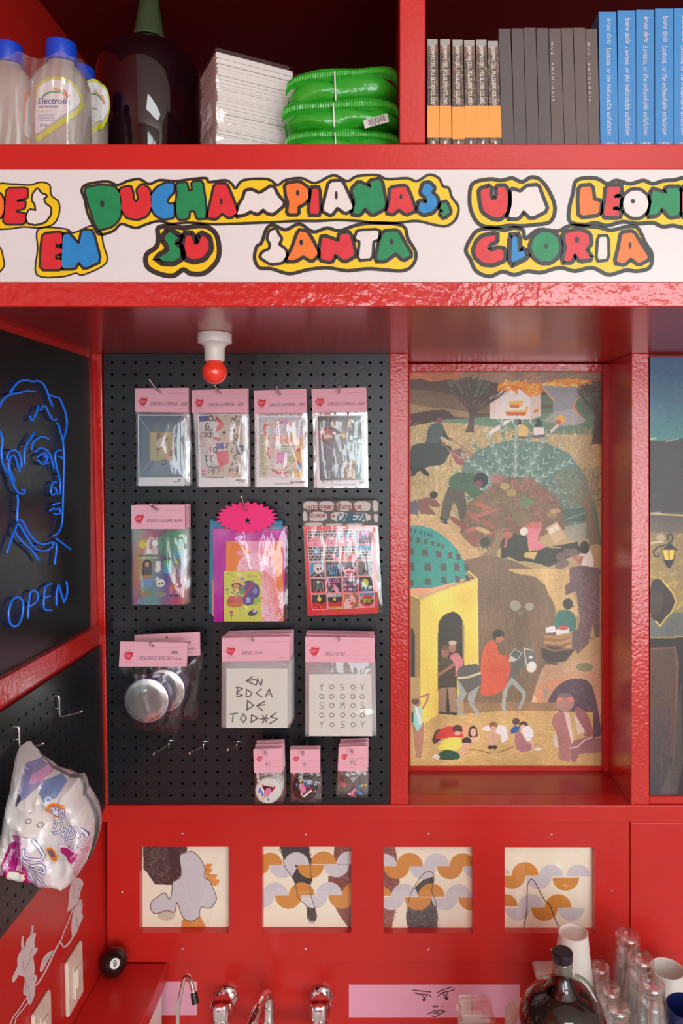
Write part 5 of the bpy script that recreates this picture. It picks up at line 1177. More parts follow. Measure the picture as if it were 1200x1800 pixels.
def card2():
    c = Canvas(0,0,85.2,125.6,2.2,(238,238,238)); k = lambda x,y: ((x-640)/5.4545,(y-430)/5.4545)
    A = [k(650,440),k(1068,435),k(1088,1035),k(668,1035)]
    c.poly(A, (196,186,170), 1, .08); c.poly([k(650,440),k(820,440),k(850,900),k(668,1035)], (206,200,196), 1, .06); c.dabs([k(880,435),k(1068,435),k(1088,1035),k(900,1035)], 260, [(168,140,104),(186,160,124),(120,96,72)], 1.2, .8, .5, 1.5, .7)
    R = (196,58,64)
    c.poly([k(815,445),k(850,470),k(895,520),k(880,555),k(820,600),k(820,555),k(850,520),k(815,480)], R); c.poly([k(780,640),k(860,650),k(850,690),k(800,670)], R); c.poly([k(815,785),k(930,775),k(935,900),k(850,930),k(825,870)], (204,76,86), 1, .08)
    for x_,y_,rx,ry in ((700,640,40,40),(700,740,50,60),(850,950,30,24),(1000,1000,60,30),(690,980,20,30)): c.dabs([k(x_-rx,y_-ry),k(x_+rx,y_-ry),k(x_+rx,y_+ry),k(x_-rx,y_+ry)], 40, [(206,96,104),(186,60,70),(220,140,140)], 2, .8, .3, 1.5, .8)
    c.poly([k(650,445),k(740,440),k(740,495),k(655,500)], (70,84,140)); c.poly([k(815,705),k(885,700),k(885,760),k(820,765)], (74,80,150)); c.poly([k(1005,730),k(1080,722),k(1082,812),k(1010,815)], (84,90,96)); 
    K = (48,44,46)
    for (t,x,y,h_,w_,r_) in (('CU',745,490,9,1.7,0),('G',715,570,10,1.8,0),('1',745,650,9,1.8,0),('IQ',740,790,10,1.8,.1),('TT',700,880,10,1.8,0),('O',960,510,9,1.3,.2),('7',0,0,1,.1,0),('Q',985,660,9,1.8,.3),('C',980,710,7,1.6,.4),('28',900,740,8,1.8,.4),('O',985,860,8,1.8,0),('L',960,790,7,1.6,.3),('M',870,600,6,1.6,1.2),('T',940,570,9,1.6,1.5)):
        c.text(t, *k(x,y), h_, K, w_, 1.0, 0, r_)
    for (x,y) in ((980,930),(1010,490),(760,930),(790,960),(740,600)): c.dabs([k(x-45,y-45),k(x+45,y-45),k(x+45,y+45),k(x-45,y+45)], 34, [(44,42,44),(70,66,66)], 4, .9, .8, 1.4, .85)
    c.line([k(720,1028),k(880,1030)], 2, (70,66,66)); c.text('LIBRO FANZINE', *k(1000,1062), 1.7, (60,60,64), .5); c.text('MEXICO 2025', *k(1030,1078), 1.2, (130,130,134), .35)
    return c
def card3():
    c = Canvas(0,0,84.3,123.8,2.2,(240,240,240)); k = lambda x,y: ((x-85)/5.4545,(y-445)/5.4545)
    A = [k(105,455),k(532,455),k(532,1032),k(105,1032)]
    c.poly(A, (206,200,190), 1, .05); c.poly([k(105,455),k(532,455),k(532,620),k(105,640)], (192,200,206), 1, .05); c.poly([k(460,650),k(532,640),k(532,1032),k(430,1032)], (228,178,128), 1, .05); c.poly([k(450,940),k(532,930),k(532,1030),k(455,1030)], (226,190,70))
    R = (198,44,52)
    c.line(catmull([k(420,545),k(380,505),k(330,505),k(270,525),k(200,525),k(165,540),k(165,590),k(190,640),k(200,670)],4), 4.2, R); c.line(catmull([k(240,960),k(280,985),k(330,990),k(380,985)],4), 4.4, R); c.line(catmull([k(275,880),k(290,930),k(330,960),k(370,930)],4), 2.4, (176,70,60)); c.ell(*k(485,770),3,3,R); c.ell(*k(430,975),2,2.6,R); c.line(catmull([k(195,750),k(190,800),k(215,850)],3), 2.4, R); c.line([k(470,870),k(480,900)], 3, R); c.line([k(370,680),k(380,720)], 2.4, R)
    for (x,y,rx,ry,col) in ((290,660,50,40,(232,168,150)),(380,670,40,46,(228,160,140)),(240,790,44,46,(222,180,164)),(320,840,56,56,(214,134,196)),(350,745,60,44,(206,220,190)),(455,620,38,24,(214,200,64)),(420,860,40,36,(150,166,96)),(480,720,30,36,(228,204,130)),(280,575,36,30,(224,206,226)),(450,820,24,24,(222,186,60)),(490,940,26,50,(110,140,190)),(400,980,40,20,(146,156,70)),(230,690,36,30,(206,196,190)),(220,520,40,40,(206,206,180)),(360,490,36,20,(214,168,220)),(480,620,24,40,(206,176,220)),(440,700,30,30,(236,206,180)),(350,640,24,24,(240,200,180)),(300,930,50,30,(230,222,214))):
        c.ell(*k(x,y), rx/5.45, ry/5.45, col, 0, .9, .06)
    c.dabs(A, 420, [(230,222,214),(206,120,130),(222,150,90),(170,90,150),(150,160,80),(240,230,226),(190,70,70),(230,190,120)], 3, .9, .5, 1.6, .75)
    for j in range(3): 
        for i in range(4): c.rect(*k(330+i*18,730+j*24), *k(338+i*18,742+j*24), (70,70,56))
    for (x,y) in ((150,650),(150,760),(150,870),(165,960)): c.text('ABRIR', *k(x,y+60), 5, (150,156,60), .9, .8, 0, -1.5)
    c.dabs([k(115,600),k(190,600),k(200,1010),k(130,1010)], 120, [(160,160,70),(190,184,90),(130,136,60)], 2.4, .7, 1.5, .5, .8)
    c.text('DANIEL AGUILAR RUVALCABA', *k(400,1082), 1.7, (60,60,64), .5); c.text('IMPRESION DIGITAL DE DIBUJO EN PAPEL', *k(250,1095), 1.2, (130,130,134), .35)
    return c
def card4():
    c = Canvas(0,0,86.2,126.5,2.2,(240,240,240)); k = lambda x,y: ((x-655)/5.4545,(y-435)/5.4545)
    A = [k(670,445),k(1095,443),k(1108,1056),k(685,1056)]
    c.poly(A, (64,62,60), 1, .08); c.poly([k(990,640),k(1095,620),k(1108,1056),k(1030,1056),k(1000,900),k(960,760)], (104,132,126), 1, .04); c.ell(*k(1040,770),10,18,(160,178,178),.3,.6); c.poly([k(1040,443),k(1095,443),k(1095,600),k(1060,600)], (90,120,124)); c.poly([k(960,443),k(1095,520),k(1090,610),k(930,600)], (44,42,42))
    c.poly([k(685,680),k(820,760),k(900,830),k(890,1056),k(690,1056)], (80,82,88), 1, .05); c.dabs([k(685,690),k(880,830),k(880,1056),k(690,1056)], 200, [(96,98,104),(66,68,74),(110,112,116)], 6, .8, 1.5, .15, .6); c.line([k(690,680),k(830,780)], 1.2, (150,150,150))
    c.dabs([k(680,450),k(950,450),k(950,640),k(690,560)], 160, [(110,92,70),(70,62,54),(140,120,90),(50,46,44)], 5, 1.1, 1.5, .4, .7); c.ell(*k(835,520),6,5,(220,180,70)); c.poly([k(770,480),k(880,470),k(870,560),k(780,555)], (96,80,56), .6)
    for q in ([k(675,590),k(740,560),k(800,580),k(840,600),k(820,625),k(740,640),k(680,650)],): c.poly(q, (176,40,44)); 
    c.ell(*k(720,600),5,4,(226,214,206)); c.ell(*k(770,640),8,4,(206,196,190)); c.ell(*k(830,605),3,2.4,(230,214,196)); c.line([k(690,640),k(740,670),k(800,660)], 3, (170,40,44))
    c.line([k(845,600),k(890,610),k(910,620)], 1, (40,36,34)); c.poly([k(890,620),k(930,605),k(945,640),k(915,655)], (240,206,96)); c.ell(*k(925,615),8,7,(226,180,70),0,.35)
    for i in range(7): c.line([k(980,470+i*16),k(1000,472+i*16)], 2, ((206,60,50),(226,190,70),(60,140,90))[i%3])
    c.line([k(985,460),k(970,570)], 1, (226,190,80)); c.line([k(1000,480),k(1030,520),k(1090,510)], 1, (206,180,90))
    for i in range(9): c.line([k(880+i*6,770+i*4),k(950+i*4,780+i*8)], 1.2, (150,124,84) if i % 2 else (90,74,56))
    c.poly([k(900,890),k(1040,880),k(1040,960),k(900,980)], (132,96,56), 1, .1); c.poly([k(945,950),k(1020,940),k(1025,1050),k(950,1050)], (206,150,60), 1, .06); c.rect(*k(965,960), *k(1000,1040), (120,80,40)); c.line([k(905,900),k(1040,890)], 1.4, (220,170,80)); c.poly([k(895,990),k(945,985),k(945,1056),k(895,1056)], (120,92,50))
    c.text('PULPO', *k(1068,1086), 1.7, (60,60,64), .5); c.text('UN SABADO COMO DE LAS NOCHES DE ATARDECER', *k(815,1102), 1.2, (130,130,134), .35)
    return c
rows = [
 ('card with a grey-blue envelope print under heavy glare in a pink-headed bag, top row', Z1, [(38,178),(552,172),(552,408),(40,402)], [(65,430),(510,430),(512,1110),(72,1112)], [(40,400),(555,400),(565,1112),(48,1112)], card1, (283,690), (262,666), 'CASA DE LA FORTUNA : 2025'),
 ('card with a red and black graffiti collage in a pink-headed bag, top row', Z1, [(580,195),(1118,178),(1118,412),(582,412)], [(640,430),(1102,428),(1105,1115),(652,1118)], [(590,405),(1122,405),(1130,1120),(630,1125)], card2, (388,692), (377,676), 'CASA DE LA FORTUNA : 2025'),
 ('card with a pale multicoloured cartoon swirl in a pink-headed bag, top row', Z2, [(58,198),(563,180),(568,412),(65,415)], [(85,445),(545,443),(550,1120),(90,1122)], [(62,410),(572,408),(578,1122),(70,1125)], card3, (493,694), (485,678), 'CASA DE LA FORTUNA : 2025'),
 ('card with a dark street scene and lantern in a pink-headed bag, top row', Z2, [(612,185),(1132,168),(1140,400),(620,408)], [(655,435),(1115,433),(1128,1125),(665,1128)], [(620,402),(1142,398),(1155,1130),(632,1132)], card4, (597,691), (596,678), 'CASA DE LA FORTUNA : 2025'),
]
names = ['grey-blue envelope', 'graffiti collage', 'pale cartoon swirl', 'dark street']
for i, (lab, zn, hq, iq, fq, fn, hole, tip, txt) in enumerate(rows):
    H = zq(zn, hq); w = H[1][0]-H[0][0]; h = H[3][1]-H[0][1]
    def holes(c, w=w, h=h, hx=hole[0]-H[0][0], hy=hole[1]-H[0][1]): c.ell(hx, hy, 1.6, 1.5, (96,60,66))
    Y = YB-0.026
    r = pack(lab, 'card pack', H, header_canvas(w, h, txt, holes), zq(zn, iq), fn(), zq(zn, fq), Y, hole, 'canvas_gloss', 'packs on the pegboard', bul=(0.011 if i == 0 else 0.004), amp=0.0010, seed=20+i)
    behind(r, 3, 0.0062, 'pink-headed bag behind the %s card' % names[i], 'bags behind the %s card' % names[i], 0.0022, 0.0012, 0.012)
    hook(hole, tip, Y-0.004, 'steel peg hook holding the %s card packs' % names[i])

# ---------------- sticker sheet bag
ZS_ = (215,870,8.0)
def stickers():
    c = Canvas(0,0,90,131,2.2,(120,104,120)); k = lambda x,y: ((x-140)/8,(y-495)/8); r = np.random.default_rng(2)
    X, Y_ = np.meshgrid(c.xs/90, c.ys/131)
    base = np.stack([.48+.18*np.sin(5*X+3*Y_)+.1*Y_, .44+.14*np.sin(7*X-2*Y_+1), .48+.1*np.cos(4*X+5*Y_)], -1); c.a[:] = np.clip(base,0.15,.85)
    c.ell(*k(700,700),26,24,(70,140,96),0,.75); c.rect(*k(720,790),*k(830,880),(40,140,170),.9); c.ell(*k(625,1050),7,8,(60,150,170)); c.ell(*k(640,960),9,6,(80,160,110)); c.poly([k(740,920),k(800,905),k(800,940),k(760,940)], (90,50,140)); c.ell(*k(760,950),4,4,(170,190,60))
    c.ell(*k(285,690),8,8,(206,180,60),0,.6); c.ell(*k(285,700),5.6,6,(222,196,70)); c.ell(*k(285,800),6,6,(196,120,130)); c.ell(*k(455,680),5.5,6,(226,222,220)); c.line([k(440,640),k(430,600)], 1.6, (226,222,220)); c.line([k(475,640),k(490,605)], 1.6, (226,222,220)); c.ell(*k(455,790),6,8,(206,170,180)); c.poly([k(330,830),k(360,760),k(400,760),k(410,830)], (220,216,210)); c.line([k(230,858),k(515,852)], 2.8, (40,130,84)); c.line([k(230,890),k(500,885)], 1.6, (210,214,210))
    # long-haired figure in jeans
    c.ell(*k(345,985),8.5,10,(60,52,50)); c.ell(*k(345,1080),9,12,(70,60,56)); c.ell(*k(345,975),4,4.6,(190,140,112)); c.poly([k(290,1130),k(400,1130),k(400,1180),k(290,1180)], (170,120,90)); c.poly([k(265,1185),k(420,1185),k(425,1310),k(355,1310),k(345,1230),k(325,1310),k(255,1310)], (108,142,190))
    # small kitten-like charms
    for (x,y) in ((500,970),(500,1020),(495,1050)): c.ell(*k(x,y),5,5,(222,212,206))
    c.poly([k(470,920),k(485,950),k(465,955)], (222,212,206)); c.poly([k(530,920),k(520,950),k(538,955)], (222,212,206)); c.ell(*k(535,1240),8,7,(222,220,220)); c.ell(*k(490,1185),4,4,(210,206,206)); c.ell(*k(520,1250),2,2,(40,40,40)); c.ell(*k(565,1240),2,2,(40,40,40))
    # figure with orange skirt
    c.ell(*k(735,1065),5,6,(70,44,50)); c.ell(*k(732,1085),3.6,4.2,(190,128,96)); c.poly([k(670,1160),k(730,1135),k(780,1160),k(770,1270),k(690,1270)], (150,102,66)); c.poly([k(675,1275),k(775,1275),k(795,1335),k(655,1335)], (206,112,70)); c.line([k(690,1340),k(685,1400)], 3, (160,150,160)); c.line([k(760,1340),k(762,1400)], 3, (160,150,160)); c.ell(*k(685,1415),4.5,2,(40,38,44)); c.ell(*k(765,1415),4.5,2,(40,38,44))
    c.ell(*k(320,1395),12,4,(170,120,70),0,.6); c.ell(*k(530,1400),11,4.5,(150,150,80),0,.6); c.ell(*k(230,1490),5,4,(100,170,190),0,.6)
    c.noise(.02); return c
hq = zq(ZS_, [(125,145),(878,140),(880,478),(125,480)]); Y = YB-0.05
r = pack('pack of sticker sheets with small figures on hazy purple under a pink header', 'card pack', hq, header_canvas(94,42,'COSAS DE UN SOBRE MENTAL', lambda c: c.ell(47,7.5,2.6,1.8,(110,80,84))), zq(ZS_, [(140,495),(860,495),(855,1540),(150,1545)]), stickers(), zq(ZS_, [(118,472),(905,472),(900,1552),(118,1552)]), Y, (279,896), 'canvas_gloss', 'packs on the pegboard', bul=0.006, amp=0.004, seed=77, ridges=12)
behind(r, 5, 0.0075, 'pink-headed bag behind the purple sticker pack', 'bags behind the sticker pack', 0.002, 0.001, 0.006)
hook((279,896), (264,886), Y-0.004, 'steel peg hook holding the sticker packs')

# ---------------- starburst pack
ZK = (355,860,7.059)
def orange_print():
    c = Canvas(0,0,100,142,2.0,(240,138,66)); k = lambda x,y: ((x-298)/7.059,(y-640)/7.059); P1, P2 = (242,160,190), (246,196,214)
    c.poly([k(330,640),k(960,640),k(900,680),k(760,800),k(640,830),k(560,740),k(450,670)], P1, 1, .03, 1); c.poly([k(405,770),k(470,762),k(575,820),k(480,830)], P1, 1, .03, 1); c.poly([k(920,765),k(860,765),k(760,820),k(850,830)], P1, 1, .03, 1)
    c.poly([k(430,1020),k(450,900),k(520,830),k(640,780),k(800,820),k(890,900),k(915,1040),k(920,1250),k(1010,1300),k(1010,1645),k(700,1645),k(430,1645)], P2, 1, .03, 1)
    c.dabs([k(450,1000),k(500,860),k(800,840),k(900,960),k(900,1100),k(440,1060)], 70, [(238,120,150),(244,170,190),(236,104,132)], 5, 1.3, .2, .6, .8)
    for i in range(24): c.line(catmull([k(700+i*10,1080+i*22),k(800+i*6,1060+i*20),k(900+i*4,1130+i*20)],3), 1.3, ((240,138,66),(236,110,140))[i%2], .8)
    c.dabs([k(700,1250),k(1010,1280),k(1010,1640),k(700,1640)], 160, [(240,150,90),(238,120,160),(250,214,226)], 5, 1.1, .6, 1.0, .75); return c
def yellow_card():
    c = Canvas(0,0,66,88,2.4,(212,214,92)); k = lambda x,y: ((x-270)/7.059,(y-1015)/7.059)
    c.poly([k(300,1470),k(420,1400),k(640,1440),k(735,1400),k(735,1330),k(560,1380)], (140,190,96), .8)
    c.ell(*k(460,1060),7,3,(224,224,130)); c.line(catmull([k(310,1050),k(350,1035),k(380,1080),k(420,1075)],4), .6, (90,110,90)); c.line(catmull([k(565,1085),k(600,1060),k(640,1070),k(680,1085),k(565,1085)],4), .6, (90,110,90)); c.line(catmull([k(630,1130),k(660,1110),k(700,1115)],4), .6, (90,110,90))
    c.ell(*k(585,1220),13,13,(110,90,140)); c.ell(*k(660,1260),9,12.5,(84,86,150)); c.ell(*k(570,1370),11,10,(84,86,150)); c.ell(*k(575,1370),5,5,(140,140,190)); c.ell(*k(660,1260),4,6,(140,140,190)); c.line([k(520,1330),k(620,1190)], 4, (190,70,90))
    c.poly([k(295,1410),k(340,1310),k(480,1310),k(520,1400),k(480,1460),k(350,1465)], (196,90,84), 1, .03, 1); c.ell(*k(410,1430),15,4,(206,120,70)); 
    c.poly([k(330,1310),k(350,1240),k(480,1270),k(500,1330),k(430,1330)], (226,214,110), 1, 0, 1); c.line([k(350,1270),k(480,1330)], 1.6, (60,110,120)); c.line([k(380,1250),k(500,1310)], 1.6, (60,110,120)); c.ell(*k(495,1260),5,5,(80,150,90))
    c.ell(*k(430,1185),9,10,(96,56,40)); c.ell(*k(425,1215),6,6.5,(196,150,90)); c.ell(*k(428,1250),3,3,(226,206,130)); c.poly([k(335,1190),k(400,1130),k(430,1080),k(470,1080),k(490,1130),k(545,1180),k(520,1200),k(440,1150)], (220,190,104), 1, 0, 1); c.ell(*k(500,1110),3.4,3,(150,140,200)); c.line([k(555,1345),k(590,1400)], 1, (230,230,240)); c.line([k(590,1345),k(555,1400)], 1, (230,230,240))
    for (x,y) in ((540,1430),(640,1420),(460,1560),(590,1600),(640,1620),(700,1550),(520,1480),(360,1400)): c.line([k(x,y),k(x+12,y-10)], .7, (70,90,70))
    c.ell(*k(630,1530),9,5,(70,74,110),-.35); c.ell(*k(655,1510),4,2.6,(200,206,220),-.35); c.line([k(360,1620),k(362,1530)], .8, (60,90,60)); c.ell(*k(362,1525),3,3,(190,90,90)); c.line([k(345,1570),k(380,1560)], 1.4, (60,120,80)); c.line([k(285,1250),k(330,1240)], 1.6, (60,120,80)); c.line([k(300,1220),k(320,1300)], 1.2, (60,120,80)); return c
Y = YB-0.03
st = thing('card_pack', 'magenta pack with a hot pink starburst header and a small yellow cartoon card', 'card pack', W(434,896,Y), 'packs on the pegboard')
M['magenta'] = material('magenta_cellophane', rgb(186,10,160), 0.18, coat=.5, bump=(18,.35,.003), var=(14,.15)); M['cyan_sheet'] = material('blue_cellophane', rgb(10,120,160), 0.2, coat=.4, bump=(18,.4,.003)); M['hotpink'] = material('hot_pink_card', rgb(252,44,128), .6)
def sheet(name, quad, Y, mat, parent, t=.0008, n=12, wav=.0012):
    q = np.array(quad,float); v=[]; f=[]; r = np.random.default_rng(len(name)+int(quad[0][0]))
    ph = r.uniform(0,6,4)
    for s_ in (0,1):
        for j in range(n):
            for i in range(n):
                u,w_ = i/(n-1), j/(n-1); x = q[0]*(1-u)*(1-w_)+q[1]*u*(1-w_)+q[2]*u*w_+q[3]*(1-u)*w_
                p = W(x[0],x[1],Y); d = wav*math.sin(7*u+ph[0]+2*w_)*math.sin(5*w_+ph[1]); v.append((p[0],Y-d+s_*t,p[2]))
    for s_ in (0,1):
        for j in range(n-1):
            for i in range(n-1):
                a = s_*n*n+j*n+i; q4 = (a,a+n,a+n+1,a+1); f.append(q4 if s_ == 0 else q4[::-1])
    return mk(name, v, f, mat, parent, smooth=True)
sheet('blue_sheet', zq(ZK,[(95,395),(1000,400),(1000,1560),(90,1545)]), Y+.004, M['cyan_sheet'], st)
sheet('peach_sheet', zq(ZK,[(125,1120),(300,1120),(300,1575),(130,1575)]), Y+.002, material('peach_paper', rgb(226,160,120), .7), st)
sheet('magenta_sheet', zq(ZK,[(135,490),(1050,500),(1010,1640),(145,1642)]), Y, M['magenta'], st)
canvas_obj('orange_print', orange_print(), M['canvas'], st, quad=zq(ZK,[(298,642),(998,640),(1010,1640),(300,1640)]), Y=Y-.0022, thick=.0008)
canvas_obj('yellow_card', yellow_card(), M['canvas'], st, quad=zq(ZK,[(272,1018),(728,1015),(738,1640),(272,1640)]), Y=Y-.0042, thick=.001, side=(.9,.9,.7))
film_pouch('clear_bag', zq(ZK,[(128,480),(1060,470),(1062,1642),(140,1645)]), Y-.0046, st, M['clear'], .004, .0026, seed=31, back=.012, ridges=11)
cx, cy = 555, 352; sp = []
for k in range(48):
    a = 2*math.pi*k/48+.03; rr = 1.0 if k % 2 == 0 else .82
    sp.append((cx+390*rr*math.cos(a), cy+205*rr*math.sin(a)))
sp = zq(ZK, sp); g = G(); n = len(sp)
star = zq(ZK, [(565+(48 if k % 2 == 0 else 20)*math.sin(k*math.pi/5), 393-(48 if k % 2 == 0 else 20)*math.cos(k*math.pi/5)) for k in range(10)])
bm = bmesh.new()
outer = [bm.verts.new(W(x,y,Y-.0095)) for x,y in sp]; inner = [bm.verts.new(W(x,y,Y-.0095)) for x,y in star]
es = [bm.edges.new((L_[i],L_[(i+1)%len(L_)])) for L_ in (outer,inner) for i in range(len(L_))]
bmesh.ops.triangle_fill(bm, edges=es, use_beauty=True)
bmesh.ops.recalc_face_normals(bm, faces=bm.faces[:])
ret = bmesh.ops.extrude_face_region(bm, geom=bm.faces[:]); 
for e in ret['geom']:
    if isinstance(e, bmesh.types.BMVert): e.co.y += .0016
me = bpy.data.meshes.new('starburst_header'); bm.to_mesh(me); bm.free(); me.materials.append(M['hotpink']); place(me, 'starburst_header', st)
copy_tree(st, (-0.003,0.016,0.002), label='magenta pack hanging directly behind the starburst pack', skip=('starburst_header',)).scale = (1,.4,1)
hook((434,896), (424,872), Y-.012, 'steel peg hook holding the starburst pack')

# ---------------- comic card pack with stone-wall header
ZQ = (520,870,7.059)
def cab_header():
    c = Canvas(0,0,131,43.5,2.4,(94,92,90)); k = lambda x,y: ((x-85)/7.059,(y-72)/7.059); st_ = (206,198,190)
    for q in ([(88,78),(265,75),(270,165),(240,185),(92,180)],[(285,75),(470,75),(475,190),(420,195),(290,190)],[(495,75),(690,75),(690,200),(500,200)],[(715,80),(920,80),(925,190),(870,200),(720,195)],[(950,70),(1012,70),(1012,215),(955,205)],
              [(85,200),(130,205),(145,310),(130,322),(85,320)],[(170,205),(385,210),(385,320),(200,325),(165,310)],[(420,215),(640,210),(650,325),(440,325)],[(690,215),(920,230),(930,330),(680,330)],[(960,240),(1012,235),(1012,345),(970,335)],
              [(110,345),(330,340),(330,380),(110,380)],[(370,355),(580,350),(580,380),(370,380)],[(620,355),(830,350),(830,380),(620,380)]): c.poly([k(*p) for p in q], st_, 1, .02, 1)
    R = (150,58,48); c.text('LA DESESPERACION EXISTENCIAL', *k(120,180), 7.0, R, 1.1, .62, .12); c.text('DE CARGAR', *k(170,276), 5.4, R, .95, .70, .1); c.text('UNA', *k(425,276), 4.4, R, .8, .72, .1); c.text('CABEZA', *k(512,328), 12.5, (48,100,126), 2.6, .80, .15); return c
